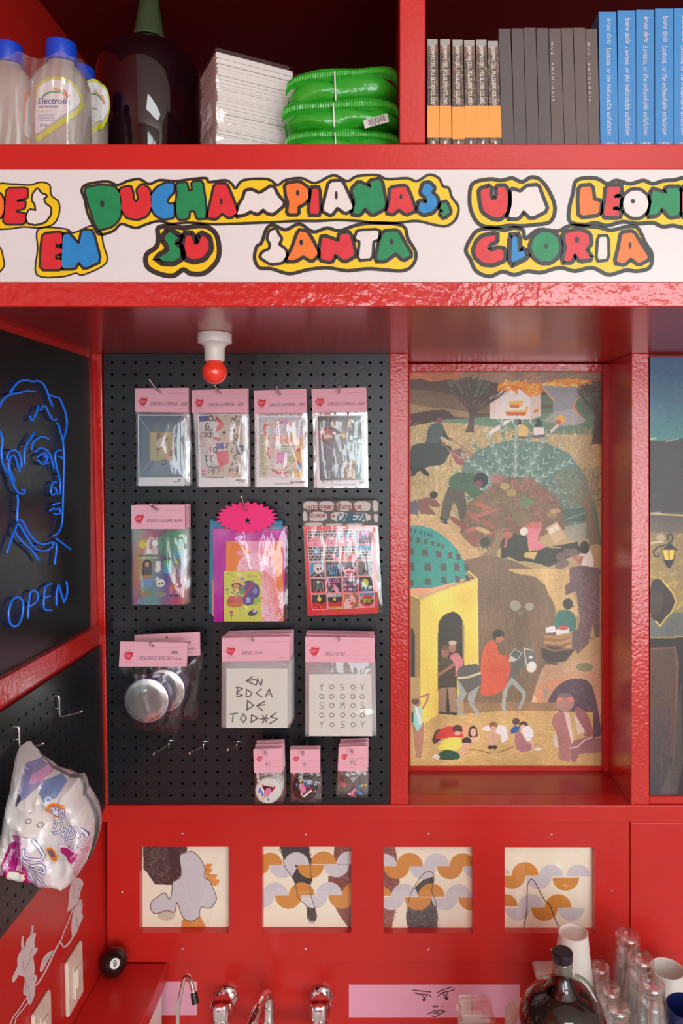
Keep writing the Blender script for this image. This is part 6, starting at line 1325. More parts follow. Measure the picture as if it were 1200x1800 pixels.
def cab_card():
    c = Canvas(0,0,125,156,2.4,(222,52,54)); r = np.random.default_rng(4); K=(32,28,34); PKc=(236,150,170); Bc=(60,150,200)
    for j in range(5):
        for i in range(4):
            x0 = 6+i*28.2+j*.6; y0 = 8.0+j*28.0-i*.3; w_ = 25.4; h_ = 25.4
            c.rect(x0-.8,y0-.8,x0+w_+.8,y0+h_+.8,(240,206,206)); c.rect(x0,y0,x0+w_,y0+h_,K)
            def bricks():
                c.rect(x0,y0,x0+w_,y0+h_,(206,200,196))
                for b in range(5):
                    for a in range(-1,4):
                        xa = x0+a*7.6+(3.6 if b % 2 else 0); xb_ = xa+6.4
                        xa, xb_ = max(xa,x0), min(xb_,x0+w_)
                        if xb_ > xa+.6: c.rect(xa,y0+.6+b*5.1,xb_,y0+b*5.1+4.3,K)
            t = (j,i); e = lambda u,v,rx,ry,col,ro=0,al=1: c.ell(x0+u*w_,y0+v*h_,rx*w_,ry*h_,col,ro,al)
            P = lambda pts,col: c.poly([(x0+u*w_,y0+v*h_) for u,v in pts], col); Ln = lambda pts,w2,col: c.line([(x0+u*w_,y0+v*h_) for u,v in pts], w2, col)
            if t in ((0,0),(0,1),(0,2)):
                bricks(); e(.5,.65,.42,.2,PKc); e(.2,.92,.28,.14,PKc); e(.8,.92,.26,.14,PKc)
                if i == 0: e(.5,.66,.24,.08,(214,70,80)); Ln([(.28,.66),(.72,.66)],.8,(240,190,190))
                elif i == 1: e(.5,.6,.26,.12,(214,70,80)); e(.5,.6,.22,.08,(246,240,236))
                else: e(.5,.4,.18,.2,(80,150,190)); e(.5,.4,.08,.1,(150,206,226))
            elif t == (0,3): e(.3,.4,.25,.3,(196,60,150)); e(.5,.5,.2,.25,(60,130,150)); e(.75,.3,.2,.25,(206,70,160)); e(.6,.8,.3,.1,(170,60,130))
            elif t == (1,0): bricks(); [Ln([(.5,.35),(.5+.28*math.cos(a),.35+.28*math.sin(a))],1.6,(96,170,214)) for a in np.arange(0,6.3,.6)]; e(.5,.35,.12,.13,(190,220,236))
            elif t == (1,1): bricks(); e(.4,.2,.12,.1,(130,190,226)); P([(.35,.5),(.55,.55),(.95,.9),(.95,1),(.65,1),(.5,.75)],PKc)
            elif t == (1,2): bricks(); P([(0,.55),(.4,.45),(1,.5),(1,1),(0,1)],(222,60,50)); P([(.4,.55),(.6,.45),(.75,.55),(.6,.65),(.65,.98),(.5,.7),(.35,.98),(.4,.7),(.2,.8)],(40,36,36))
            elif t == (1,3): bricks(); P([(0,0),(1,0),(1,.3),(.5,.25),(0,.5)],Bc); P([(.4,1),(1,.75),(1,1)],(206,60,50)); Ln([(0,.6),(.5,.35),(1,.35)],1,(226,222,216))
            elif t == (2,0): P([(0,0),(1,0),(1,.5),(.3,.7),(0,.9)],Bc); e(.58,.4,.34,.34,(226,214,206)); e(.55,.45,.08,.1,K); e(.75,.4,.06,.1,K); Ln([(.2,.95),(.6,.7),(1,.6)],1.2,(226,222,216)); Ln([(.6,.7),(.75,.95)],1.2,(226,222,216))
            elif t == (2,1): c.text('ESTAS', x0+3.4, y0+13, 7.0, (90,180,226), 1.3, .84, .1); c.text('AHI?', x0+5, y0+22, 7.0, (90,180,226), 1.3, .9, .1); Ln([(.08,.5),(.05,.6),(.1,.64)],1.1,(90,180,226))
            elif t == (2,2): e(.5,.5,.46,.44,(236,180,196)); P([(0,.0),(1,0),(1,.3),(.5,.42),(0,.3)],(52,46,46)); e(.3,.45,.14,.09,K); e(.7,.45,.14,.09,K); e(.5,.75,.26,.12,(206,44,60)); Ln([(.3,.75),(.7,.75)],.7,(120,20,40))
            elif t == (2,3): [Ln([(.02,.15+.16*k),(.25,.2+.14*k)],1.4,(150,150,150)) for k in range(6)]; [Ln([(.98,.15+.16*k),(.75,.2+.14*k)],1.4,(150,150,150)) for k in range(6)]; Ln([(.5,.1),(.55,.6)],2,(150,110,100)); P([(.3,1),(.5,.7),(.8,1)],(120,130,120))
            elif t == (3,0): Ln([(.2,.9),(.2,.3),(.5,.15),(.8,.3),(.85,.9)],1.2,(150,160,160)); e(.5,.25,.1,.1,(200,206,200)); P([(.35,.4),(.65,.4),(.7,.7),(.3,.7)],(40,110,80)); P([(0,.9),(1,.9),(1,1),(0,1)],(206,50,46)); Ln([(.4,.7),(.3,.95)],1.6,(190,140,120)); Ln([(.6,.7),(.7,.95)],1.6,(190,140,120))
            elif t == (3,1): c.text('CLICK', x0+2, y0+7.5, 5.4, (206,110,190), 1.2, .95); P([(.3,.45),(.5,.4),(.75,.7),(.85,1),(.6,1),(.4,.7)],(232,160,200)); e(.4,.55,.1,.12,(170,40,60)); P([(.3,.7),(.45,.75),(.4,.9),(.3,.88)],(120,160,150))
            elif t == (3,2): c.rect(x0,y0,x0+w_,y0+h_,(60,74,120)); [P([(a,b),(a+.22,b+.05),(a+.18,b+.24),(a-.03,b+.2)],(236,160,180)) for a in (.05,.4,.72) for b in (.05,.38,.7)]; Ln([(.1,.9),(.9,.1)],1.6,(30,30,40)); Ln([(.1,.1),(.9,.9)],1.6,(30,30,40))
            elif t == (3,3): e(.45,.4,.22,.28,(206,206,70)); c.text('IDEA', x0+2, y0+23.5, 6.2, (130,200,230), 1.5, .92); Ln([(.45,0),(.45,.15)],1.5,(120,140,140))
            elif t == (4,0): P([(0,.6),(.3,.5),(.6,.65),(1,.5),(1,1),(0,1)],(206,36,38)); e(.5,.3,.14,.18,(222,214,60)); Ln([(.5,0),(.5,.15)],2,(170,190,190)); e(.2,.85,.03,.05,(240,190,180)); e(.6,.85,.03,.05,(240,190,180))
            elif t == (4,1): P([(0,.5),(.4,.6),(1,.5),(1,.95),(0,.95)],(206,36,38)); e(.45,.36,.1,.12,(222,214,60)); [Ln([(.05+.12*k,.0),(.05+.12*k,.16)],2.2,(214,220,224)) for k in range(8)]; [Ln([(.08+.12*k,.9),(.08+.12*k,1)],2.2,(226,190,90)) for k in range(8)]
            elif t == (4,2): c.rect(x0,y0,x0+w_,y0+h_,(196,140,60)); [Ln([(.5,.5),(.5+.6*math.cos(a),.5+.6*math.sin(a))],1.4,(40,30,26)) for a in np.arange(-1.4,1.4,.3)]; e(.45,.5,.36,.42,(238,180,176)); e(.58,.7,.14,.11,(206,40,50)); e(.4,.48,.06,.04,K); e(.68,.44,.05,.04,K); P([(0,.55),(.2,.6),(.45,1),(0,1)],(238,190,180)); [Ln([(.15+.1*k,.1),(.12+.1*k,.35)],1,(30,26,26)) for k in range(4)]
            elif t == (4,3): c.rect(x0,y0,x0+w_,y0+h_,(226,150,160)); P([(0,0),(1,0),(1,.25),(0,.25)],(70,140,180)); e(.5,.55,.48,.42,(214,40,50)); e(.5,.56,.44,.26,(44,40,24)); [Ln([(.1+.11*k,.4),(.1+.11*k,.48)],1.8,(190,170,60)) for k in range(8)]; c.text('GRITA', x0+5, y0+18, 4.2, (206,186,60), .9, .8)
    return c
Y = YB-0.03
r = pack('red comic strip pack with rows of small square drawings under a stone-wall header', 'card pack', zq(ZQ,[(88,75),(1008,68),(1012,378),(85,382)]), cab_header(), zq(ZQ,[(98,385),(985,375),(1022,1468),(150,1500)]), cab_card(), zq(ZQ,[(85,372),(1010,362),(1080,1450),(132,1502)]), Y, (597,890), 'canvas_gloss', 'packs on the pegboard', bul=.004, amp=.0016, seed=14, ridges=8)
copy_tree(r, (0.002,0.012,-0.001), ry=0.012, label='bag hanging directly behind the red comic strip pack').scale = (1,.33,1)
hook((597,890), (596,884), Y-.004, 'steel peg hook holding the comic strip pack')

# ---------------- pink-headed bags with a round tin
ZT = (195,1100,7.059)
def tin_extra(c): c.text('200', 91, 20.5, 4.2, (60,44,50), .9, 1.0); c.text('23/25', 97, 31.5, 3.0, (104,74,92), .5, .9); c.ell(58.5,7,1.8,2.4,(120,90,94))
Y = YB-0.085
tq = [(115,195),(950,205),(938,505),(98,508)]
r = thing('tin_pack', 'pink-headed bag holding a large round silver-faced tin, front of its pair', 'bagged tin', W(268,1134,Y), 'packs on the pegboard')
canvas_obj('header_card', header_canvas(118,43.5,'BREVEDAD DE ANTOLOGIA', tin_extra), M['canvas'], r, quad=zq(ZT,tq), Y=Y-.006, thick=.004, side=(.88,.63,.69))
tc = W(195+455/7.059, 1100+915/7.059, Y); R_ = 285/7.059/F*Y
M['tin_face'] = material('silver_mirror_face', (.86,.88,.86), .16, metal=.85, bump=(16,.25,.004)); M['tin_side'] = material('purple_tin', rgb(70,48,100), .3)
g = G(); g.lathe([(R_*.97,-.006),(R_,-.005),(R_,.016),(R_*.97,.017)], tc, 48, axis='y'); smooth_by_angle(g.build('tin_body', M['tin_side'], r))
g = G(); g.lathe([(.0001,-.0068),(R_*.5,-.0069),(R_*.93,-.0068),(R_*.96,-.006)], tc, 48, axis='y'); g.build('tin_face', M['tin_face'], r, smooth=True)
for k in range(26):   # ring of lettering along the lower rim
    a = math.radians(-172+k*6.1) if k < 13 else math.radians(-92+(k-13)*7.2)
    if k in (5,9,17,21): continue
    x, z = tc[0]+R_*.86*math.cos(a), tc[2]+R_*.86*math.sin(a)
    if k == 0: gl = G()
    t = a+math.pi/2
    for s_ in (-1,1):
        w_ = .0011; h_ = .0016
        p0 = (x+math.cos(t)*w_*s_-math.cos(a)*h_, z+math.sin(t)*w_*s_-math.sin(a)*h_); p1 = (x+math.cos(t)*w_*s_*.2+math.cos(a)*h_, z+math.sin(t)*w_*s_*.2+math.sin(a)*h_)
        ribbon(gl, [p0,p1], .0006, lambda u,v: (u, tc[1]-.0072, v), caps=False)
o = gl.build('rim_print', M['ink'], r); o['kind'] = 'stuff'
film_pouch('clear_bag', zq(ZT,[(98,505),(940,500),(832,1328),(40,1262)]), Y-.0075, r, M['clear'], .006, .0035, seed=42, back=.022, ridges=14)
copy_tree(r, (0.014,0.045,0.006), ry=-0.06, label='pink-headed round tin bag hanging behind the front one')
hook((268,1134), (264,1130), Y-.006, 'steel peg hook holding the bagged tins')

# ---------------- hand-lettered paper packs
ZV = (375,1100,4.0)
def boca():
    c = Canvas(0,0,107.5,104.5,2.4,(228,226,214)); k = lambda x,y: ((x-90)/4,(y-300)/4); I=(46,42,42)
    for pl in ([(275,358),(230,388),(292,415)],[(230,388),(292,378)],[(302,415),(308,372),(335,420),(342,378)],
               [(162,432),(205,440),(162,470),(205,490),(165,500),(168,435)],[(232,448),(230,500),(258,495),(270,470),(232,448)],[(335,445),(300,475),(340,500)],[(365,500),(392,445),(412,502)],[(372,480),(405,480)],
               [(240,525),(235,592),(282,560),(240,525)],[(360,532),(305,562),(345,596)],[(305,562),(362,555)],
               [(115,622),(168,615)],[(140,620),(132,675)],[(210,620),(190,655),(212,680),(232,650),(210,620)],[(268,625),(265,680),(312,650),(268,625)],[(330,655),(388,652)],[(345,630),(375,680)],[(375,628),(345,682)],[(440,612),(400,640),(448,655),(395,688)]):
        c.line([k(*p) for p in pl], 2.1, I)
    c.noise(.008); return c
def yosoy():
    c = Canvas(0,0,110.5,109,2.4,(230,228,218)); k = lambda x,y: ((x-672)/4,(y-340)/4); I=(44,42,44); r = np.random.default_rng(3)
    xs__ = (760,832,907,982,1047); ys__ = (432,498,562,630,695)
    for j, row in enumerate(('YOSOY','OOOOO','SOMOS','OOOOO','YOSOY')):
        for i, ch in enumerate(row):
            h_ = 44 if ch != 'O' else 30; cx_, cy_ = xs__[i], ys__[j]; rt = .62 if ch != 'O' else 1.05
            for pl in STROKES[ch]:
                c.line([k(cx_+(u-.5)*h_*rt+r.normal(0,1.0), cy_+(v-.5)*h_+r.normal(0,1.0)) for u,v in pl], .95, I)
    c.noise(.008); return c
Y = YB-0.07
r = pack('bagged white paper lettered EN BOCA DE TODOS under a pink header', 'card pack', zq(ZV,[(58,86),(535,74),(535,245),(60,252)]), header_canvas(119,42,'SERIECITA #1', lambda c: c.ell(56,5.5,1.8,1.8,(120,90,94))), zq(ZV,[(90,300),(520,300),(520,718),(90,718)]), boca(), zq(ZV,[(58,248),(542,246),(540,718),(58,720)]), Y, (446,1126), 'canvas', 'packs on the pegboard', bul=.003, amp=.0012, seed=3, film='clear_flat')
behind(r, 6, .009, 'pink-headed bag behind the EN BOCA DE TODOS paper', 'bags behind EN BOCA DE TODOS', .0025, .001, .012)
hook((446,1126), (443,1123), Y-.004, 'steel peg hook holding the EN BOCA DE TODOS bags')
r = pack('bagged white paper lettered YO SOY SOMOS in a letter grid under a pink header', 'card pack', zq(ZV,[(645,76),(1132,84),(1130,260),(645,256)]), header_canvas(121.5,45,'SELLITO #2', lambda c: c.ell(60,5.5,1.8,2.2,(120,90,94))), zq(ZV,[(672,340),(1110,338),(1116,776),(672,775)]), yosoy(), zq(ZV,[(643,254),(1136,258),(1146,776),(643,778)]), Y, (597,1124), 'canvas', 'packs on the pegboard', bul=.004, amp=.0022, seed=9, film='clear_flat')
behind(r, 6, .009, 'pink-headed bag behind the YO SOY SOMOS paper', 'bags behind YO SOY SOMOS', .0025, .001, .014)
hook((597,1124), (595,1119), Y-.004, 'steel peg hook holding the YO SOY SOMOS bags')

# ---------------- small bagged badges
ZX = (430,1280,5.0)
def mouth(c, cx, cy, s, ang):
    ca, sa = math.cos(ang), math.sin(ang); R2 = lambda pts: [(cx+(x*ca-y*sa)*s, cy+(x*sa+y*ca)*s) for x,y in pts]
    c.poly(R2([(-.55,-.2),(.55,-.35),(.6,0),(.3,.5),(-.1,.55),(-.45,.2)]), (206,48,60), 1, 0, 1); c.poly(R2([(-.42,-.12),(.45,-.24),(.48,0),(.22,.38),(-.08,.42),(-.35,.15)]), (60,40,44), 1, 0, 1)
    for k in range(5): c.ell(*R2([(-.36+.18*k,-.13-.025*k)])[0], .085*s, .11*s, (244,238,230))
    c.poly(R2([(-.1,.1),(.25,-.02),(.4,.3),(.3,.8),(.05,.95),(-.15,.7)]), (226,140,186), 1, 0, 1); c.ell(*R2([(.14,.7)])[0], .07*s, .09*s, (226,196,80))
    for (x,y) in ((-.5,.4),(-.35,.55),(-.55,.6),(-.2,.75),(.4,.95)): c.ell(*R2([(x,y)])[0], .09*s, .13*s, (84,130,206))
    c.ell(*R2([(-.05,1.05)])[0], .12*s, .11*s, (230,206,60))
def badge(col, ang):
    c = Canvas(-24,-24,24,24,2.4,col); mouth(c, -1-7*math.cos(ang+1.4), -1-7*math.sin(ang+1.4), 23, ang); c.mask = np.hypot(*np.meshgrid(c.xs,c.ys)) < 22.6; return c
def small_pack(label, hq, txt, bc, brad, bcol, ang, fq, hole, depth, n, blabel, grp):
    Y = YB-depth; r = thing('badge_pack', label, 'bagged badge', W(hole[0],hole[1],Y), 'packs on the pegboard'); H = zq(ZX,hq); w = H[1][0]-H[0][0]; h = H[3][1]-H[0][1]
    hx, hy = hole[0]-H[0][0], hole[1]-H[0][1]
    canvas_obj('header_card', header_canvas(w,h,txt,lambda c: c.ell(hx,hy,1.5,1.2,(120,90,94)),True), M['canvas'], r, quad=H, Y=Y-.004, thick=.003, side=(.88,.63,.69))
    c0 = zq(ZX,[bc])[0]; p = W(c0[0],c0[1],Y); R = brad/5/F*Y
    if bcol:
        g = G(); g.lathe([(.0001,-.0052),(R*.6,-.0047),(R*.9,-.0034),(R,-.001),(R,.001),(R*.92,.002)], p, 36, axis='y'); bd = g.build('badge', material('badge_shell', rgb(*bcol), .25, coat=.4), r, smooth=True)
        cv_ = badge(bcol, ang); q = 24/22.6*brad*.9/5
        def blg(U,V,R=R):
            rr = np.hypot(U-.5,V-.5)*2*24/22.6*.9; return .0054-.002*rr**2.2
        canvas_obj('badge_print', cv_, M['canvas_gloss'], bd, quad=[(c0[0]-q,c0[1]-q),(c0[0]+q,c0[1]-q),(c0[0]+q,c0[1]+q),(c0[0]-q,c0[1]+q)], Y=Y, bulge=blg)
    film_pouch('clear_bag', zq(ZX,fq), Y-.0062 if bcol else Y-.003, r, M['clear'], .002, .0022, n=20, m=22, seed=int(hole[0]), back=.01, ridges=12)
    behind(r, n, .0095, blabel, grp, .002, .0012, .02, up=0)
    hook(hole, (hole[0]-2, hole[1]-2), Y-.004, 'steel peg hook holding the '+label.split(' in ')[0])
    return r
small_pack('white round badge with a cartoon mouth in a small pink-headed bag', [(75,185),(325,178),(330,390),(82,392)], '#1', (205,545), 115, (226,228,222), .35, [(78,388),(335,388),(335,665),(76,668)], (468,1324), .085, 5, 'small pink-headed bag behind the white mouth badge', 'bags behind the white badge')
small_pack('black round badge with a cartoon mouth in a small pink-headed bag', [(398,185),(660,185),(660,390),(400,392)], '#1', (528,530), 110, (44,38,40), 2.6, [(400,388),(672,388),(672,655),(402,658)], (534,1324), .06, 2, 'small pink-headed bag behind the black mouth badge', 'bags behind the black badge')
rz = small_pack('small pink-headed bag of loose cut-out mouth stickers in the bottom row', [(825,165),(1078,155),(1080,380),(818,375)], '#2', (960,540), 60, None, 0, [(815,372),(1084,376),(1082,612),(806,610)], (620,1321), .07, 4, 'small pink-headed bag behind the loose mouth stickers', 'bags behind the loose stickers')
Yq = YB-.07
for (x,y,w_,h_,a,col) in ((950,560,40,14,-.9,(226,140,186)),(1010,510,14,12,0,(70,160,190)),(1030,505,9,9,0,(226,206,70)),(1000,560,26,10,.3,(84,130,206)),(940,590,40,10,.3,(200,60,66)),(930,580,26,7,.3,(240,236,230)),(1020,575,20,12,.5,(70,140,190)),(870,500,30,16,.4,(206,110,120)),(840,480,24,14,-.3,(170,80,90)),(1060,500,14,10,0,(206,180,90))):
    c0 = zq(ZX,[(x,y)])[0]; g = G(); pts = [(c0[0]+(w_*math.cos(t)*math.cos(a)-h_*math.sin(t)*math.sin(a))/5, c0[1]+(w_*math.cos(t)*math.sin(a)+h_*math.sin(t)*math.cos(a))/5) for t in np.arange(0,6.28,.52)]
    dy = random.uniform(0,.002); f_ = [W(px,py,Yq-dy) for px,py in pts]; k_ = len(f_); b_ = [(p[0],p[1]+.0006,p[2]) for p in f_]
    g.add(f_+b_, [tuple(range(k_)), tuple(range(2*k_-1,k_-1,-1))]+[(i,(i+1)%k_,k_+(i+1)%k_,k_+i) for i in range(k_)])
    g.build('loose_sticker', material('sticker', rgb(*col), .3), rz)
# ---------------- three empty hooks
for i, (bs, tip) in enumerate((((297,1301),(270,1325)),((357.5,1302),(333,1324)),((416,1302),(400,1318)))):
    b0 = W(bs[0],bs[1],YP); g = G(); t = W(tip[0],tip[1],YP-.10)
    g.tube([(b0[0]-.012,YP-.002,b0[2]),(b0[0]+.012,YP-.002,b0[2])], .002, 6); g.tube([(b0[0],YP-.002,b0[2]),(b0[0]+.001,YP-.003,b0[2]-.018)], .002, 6)
    g.tube(catmull([(b0[0],YP-.001,b0[2]),(b0[0],YP-.03,b0[2]-.004),(t[0],t[1]+.01,t[2]-.002),t],4), .0022, 8)
    g.sphere(t, .0032, 10, 6); o = g.build('peg_hook', M['steel'], None, smooth=True)
    tag(o, ('empty steel peg hook, leftmost of three', 'empty steel peg hook, middle of three', 'empty steel peg hook nearest the white mouth badge')[i], 'hook', 'pegboard hooks')

# ================================================================== things on the overhead shelf
ZSH = ZS+0.0017
def shelf_book(kind, label, group, top, bot, ytop, Y, depth, build):
    """one upright book; top and bot are its spine's left/right edges"""
    a, b = W(bot[0],255,Y), W(bot[1],255,Y); c_, d = W(top[0],ytop,Y), W(top[1],ytop,Y)
    t = thing(kind, label, 'book', ((a[0]+b[0])/2, Y, ZSH), group)
    zt_ = c_[2]; fr = [(a[0],Y,ZSH),(b[0],Y,ZSH),(d[0],Y,zt_),(c_[0],Y,zt_)]; bk = [(p[0],Y+depth,p[2]) for p in fr]
    build(t, fr, bk, zt_); return t
def lerp(p, q, t): return tuple(p[i]*(1-t)+q[i]*t for i in range(3))
def cover_and_pages(t, fr, bk, mat):
    tk = .0008
    L = lambda k: lerp(fr[0], fr[1], k); 
    g = G(); g.hexa(fr, [lerp(fr[i], bk[i], .012) for i in range(4)]); g.build('spine', mat, t)
    for s_ in (0, 1):
        i0, i1 = (0, 3) if s_ == 0 else (1, 2); dx = tk if s_ == 0 else -tk
        q = [fr[i0], (fr[i0][0]+dx,)+fr[i0][1:], (fr[i1][0]+dx,)+fr[i1][1:], fr[i1]]; q = q if s_ == 0 else [q[1],q[0],q[3],q[2]]
        g = G(); g.hexa([(p[0],p[1]+.0016,p[2]) for p in q], [(p[0],bk[0][1],p[2]) for p in q]); g.build('cover', mat, t)
    f2 = [(fr[0][0]+tk,fr[0][1]+.002,fr[0][2]+.0005),(fr[1][0]-tk,fr[0][1]+.002,fr[1][2]+.0005),(fr[2][0]-tk,fr[0][1]+.002,fr[2][2]-.002),(fr[3][0]+tk,fr[0][1]+.002,fr[3][2]-.002)]
    g = G(); g.hexa(f2, [(p[0],bk[0][1]-.002,p[2]) for p in f2]); g.build('pages', M['paper'], t)
def spine_fn(fr, off=.0006):
    """maps (u along spine downwards 0..1, v across -0.5..0.5) onto the spine"""
    def fn(u, v):
        p = lerp(lerp(fr[3], fr[2], .5+v), lerp(fr[0], fr[1], .5+v), u); return (p[0], p[1]-off, p[2])
    return fn
small_t = [(751,769),(773,791),(794.7,813),(815,834),(836,855),(856.7,875)]; small_b = [(751.5,771.5),(772.5,793),(795,816.5),(817.2,837.7),(838.3,859.6),(860.3,881.4)]; sy = [69,69,70,71,70,72.5]
M['camo'] = material('dark_cover', rgb(96,82,72), .4); M['orange_band'] = material('orange_paper', rgb(250,170,84), .6, var=(60,.03))
def camo_spine():
    c = Canvas(0,0,19,185,1.6,(98,84,74)); c.dabs([(0,14),(19,14),(19,185),(0,185)], 150, [(70,62,56),(120,104,90),(150,124,104),(84,92,74),(176,142,116),(60,52,50)], 7, 2.0, 1.0, .6, .8); c.poly([(0,0),(19,0),(19,8),(8,14),(0,10)], (166,166,160)); c.poly([(0,10),(8,14),(19,8),(19,22),(0,24)], (124,104,92))
    c.text('BOMPAS DEL PULQUERO COLOSO', 6.4, 12, 6.0, (222,216,208), 1.0, .80, 0, math.pi/2); c.ell(9.5,178,2.0,3.2,(226,226,224)); return c
ords = ['leftmost','second','third','fourth','fifth','rightmost']
for i in range(6):
    def bld(t, fr, bk, zt_, i=i):
        cover_and_pages(t, fr, bk, M['camo'])
        cv_ = camo_spine(); f = spine_fn(fr)
        canvas_obj('spine_print', cv_, M['canvas'], t, at=lambda PX,PY,dz: np.array([[f((y-0)/1.0, x-.5) for x, y in zip(rx, ry)] for rx, ry in zip(PX, PY)]), quad=[(0.02,0),(.98,0),(.98,1),(.02,1)])
        u0, u1 = (184.5+(2 if i == 2 else 0)-sy[i])/(255-sy[i]), (239.5+(3 if i == 2 else 0)-sy[i])/(255-sy[i]); p = [lerp(fr[3],fr[0],u1), lerp(fr[2],fr[1],u1), lerp(fr[2],fr[1],u0), lerp(fr[3],fr[0],u0)]
        e = .00035; q = [(p[0][0]-e,p[0][1]-.001,p[0][2]),(p[1][0]+e,p[1][1]-.001,p[1][2]),(p[2][0]+e,p[2][1]-.001,p[2][2]),(p[3][0]-e,p[3][1]-.001,p[3][2])]
        g = G(); g.hexa(q, [(x[0],x[1]+.10,x[2]) for x in q]); g.build('paper_band', M['orange_band'], t)
    shelf_book('paperback', 'small mottled brown paperback with orange paper band, '+ords[i]+' of six', 'small orange-banded paperbacks', small_t[i], small_b[i], sy[i], YF+.010, .105, bld)
gt = [(876,896.6),(898.6,919),(920.4,940.8),(942.5,963),(964.6,985),(986.6,1006),(1007.6,1028),(1029,1049)]; gb = [(882.2,903.4),(904.2,925),(925.8,947),(947.8,969),(969.8,991.4),(992.2,1013),(1013.8,1033.6),(1034.4,1054)]; gy = [50.5,50,49,49.5,50,49.5,49,51]
M['grey_cover'] = material('grey_cover', rgb(88,80,80), .45, var=(8,.06)); M['grey_cover2'] = material('taupe_cover', rgb(98,86,80), .45, var=(8,.06)); M['lettering'] = material('white_lettering', rgb(228,226,222), .5)
go = ['leftmost','second','third','fourth','fifth','sixth','seventh','rightmost']
for i in range(8):
    def bld(t, fr, bk, zt_, i=i):
        cover_and_pages(t, fr, bk, M['grey_cover' if i < 4 else 'grey_cover2'])
        if i in (4,7):
            f = spine_fn(fr)
            text_mesh('spine_lettering', 'MUZ  ANTOLOGIA', M['lettering'], t, lambda u, v, f=f: f(.12+u, -.30+v/22), size=6.0, align='LEFT', space=1.9, fit=.5)
        f = G(); r_ = np.random.default_rng(i)   # little cellophane crinkles at the top corner
        for k in range(5):
            p = lerp(fr[3], fr[2], r_.uniform(.1,.9)); f.add([(p[0],p[1]-.0008,p[2]-.001*k),(p[0]+.0035,p[1]-.0022,p[2]-.001*k-.0012),(p[0]+.0018,p[1]-.0009,p[2]-.001*k-.004)], [(0,2,1)])
        o = f.build('cellophane', M['clear'], t); o['kind'] = 'stuff'
    shelf_book('hardback', 'plain dark grey book in cellophane, '+go[i]+' of eight', 'dark grey books on the shelf', gt[i], gb[i], gy[i], YF+.010, .12, bld)
bt = [(1052,1082.7),(1085,1116),(1117.6,1149),(1151,1182.8),(1184,1216)]; bb = [(1055,1086),(1087,1117.3),(1118,1149.6),(1151,1183),(1183.7,1215)]; by_ = [20.5,19,17,15.5,15]
M['blue_cover'] = material('blue_cover', rgb(62,140,204), .5, var=(80,.03), bump=(400,.1,.0005))
bo = ['leftmost','second','middle','fourth','rightmost']
for i in range(5):
    def bld(t, fr, bk, zt_, i=i):
        cover_and_pages(t, fr, bk, M['blue_cover']); f = spine_fn(fr)
        text_mesh('author_lettering', 'bruno darío', M['lettering'], t, lambda u, v: f(.052+u, .06+v/31), size=12.5, shear=.28, align='LEFT', fit=.19)
        text_mesh('title_lettering', 'Lantana, or the indissoluble exhalation', M['lettering'], t, lambda u, v: f(.268+u, .02+v/31), size=13.0, shear=.28, align='LEFT', fit=.65)
        text_mesh('publisher_lettering', 'UDP', M['lettering'], t, lambda u, v: f(.985-v/235, u/31), size=9.0, align='CENTER')
    shelf_book('blue_book', 'thick bright blue book with white italic title, '+bo[i]+' of five', 'blue books on the shelf', bt[i], bb[i], by_[i], YF+.010, .15, bld)

# ---------------- rehydration drink bottles in shrink wrap
M['pet'] = material('clear_pet', rgb(224,216,204), .12, trans=.45, ior=1.35, coat=.3); M['cap_blue'] = material('blue_cap', rgb(20,70,200), .35)
def ring_body(prof, c, n=40, ex=None, dr=.8):
    """stack of rounded-square rings; prof rows are (half width, z, exponent)"""
    g = G(); k = 0
    for (r, z, e) in prof:
        for i in range(n):
            a = 2*math.pi*i/n; ca, sa = math.cos(a), math.sin(a)
            x = abs(ca)**(2/e)*math.copysign(1,ca)*r; y = abs(sa)**(2/e)*math.copysign(1,sa)*r*dr
            g.v.append((c[0]+x,c[1]+y,c[2]+z))
    N = len(prof)
    for j in range(N-1):
        for i in range(n): g.f.append((j*n+i,j*n+(i+1)%n,(j+1)*n+(i+1)%n,(j+1)*n+i)); g.m.append(0)
    g.f.append(tuple(reversed(range(n)))); g.f.append(tuple((N-1)*n+i for i in range(n))); g.m += [0,0]
    return g
A_ = .043; DR = .8
def bottle(label, cx, Yc, hs=1.0):
    x = (cx-CX)/F*Yc; t = thing('drink_bottle', label, 'bottle', (x,Yc,ZSH), 'shrink-wrapped drink bottles'); c0 = (x,Yc,ZSH)
    pr = [(.038,0,3),(.043,.004,3),(A_,.012,3),(A_,.105,3),(.0425,.118,3),(.038,.132,2.7),(.031,.143,2.4),(.0235,.150,2.1),(.021,.154,2),(.021,.160,2)]
    ring_body(pr, c0, 40, dr=DR).build('bottle_body', M['pet'], t, smooth=True)
    g = G(); prof = [(.0225,.156),(.0232,.158),(.0232,.184),(.0222,.1865),(.0001,.187)]; g.lathe(prof, c0, 36); cap = smooth_by_angle(g.build('cap', M['cap_blue'], t))
    for k in range(36):
        pass
    return t, x, Yc
def on_body(x, Yc, off=.0009, cxo=0.0):
    def at(PX, PY, dz=0):
        Yf = Yc-A_*DR; X = (PX-CX)/F*Yf; d = np.clip(np.abs((X-x)/A_), 0, .985)
        y = Yc-A_*DR*(1-d**3)**(1/3)-off; z = CAMZ+(CY-PY)/F*Yf
        return np.stack([X+0*y, y+0*X, z+0*X], -1) if isinstance(PX, np.ndarray) else (X, y, z)
    return at
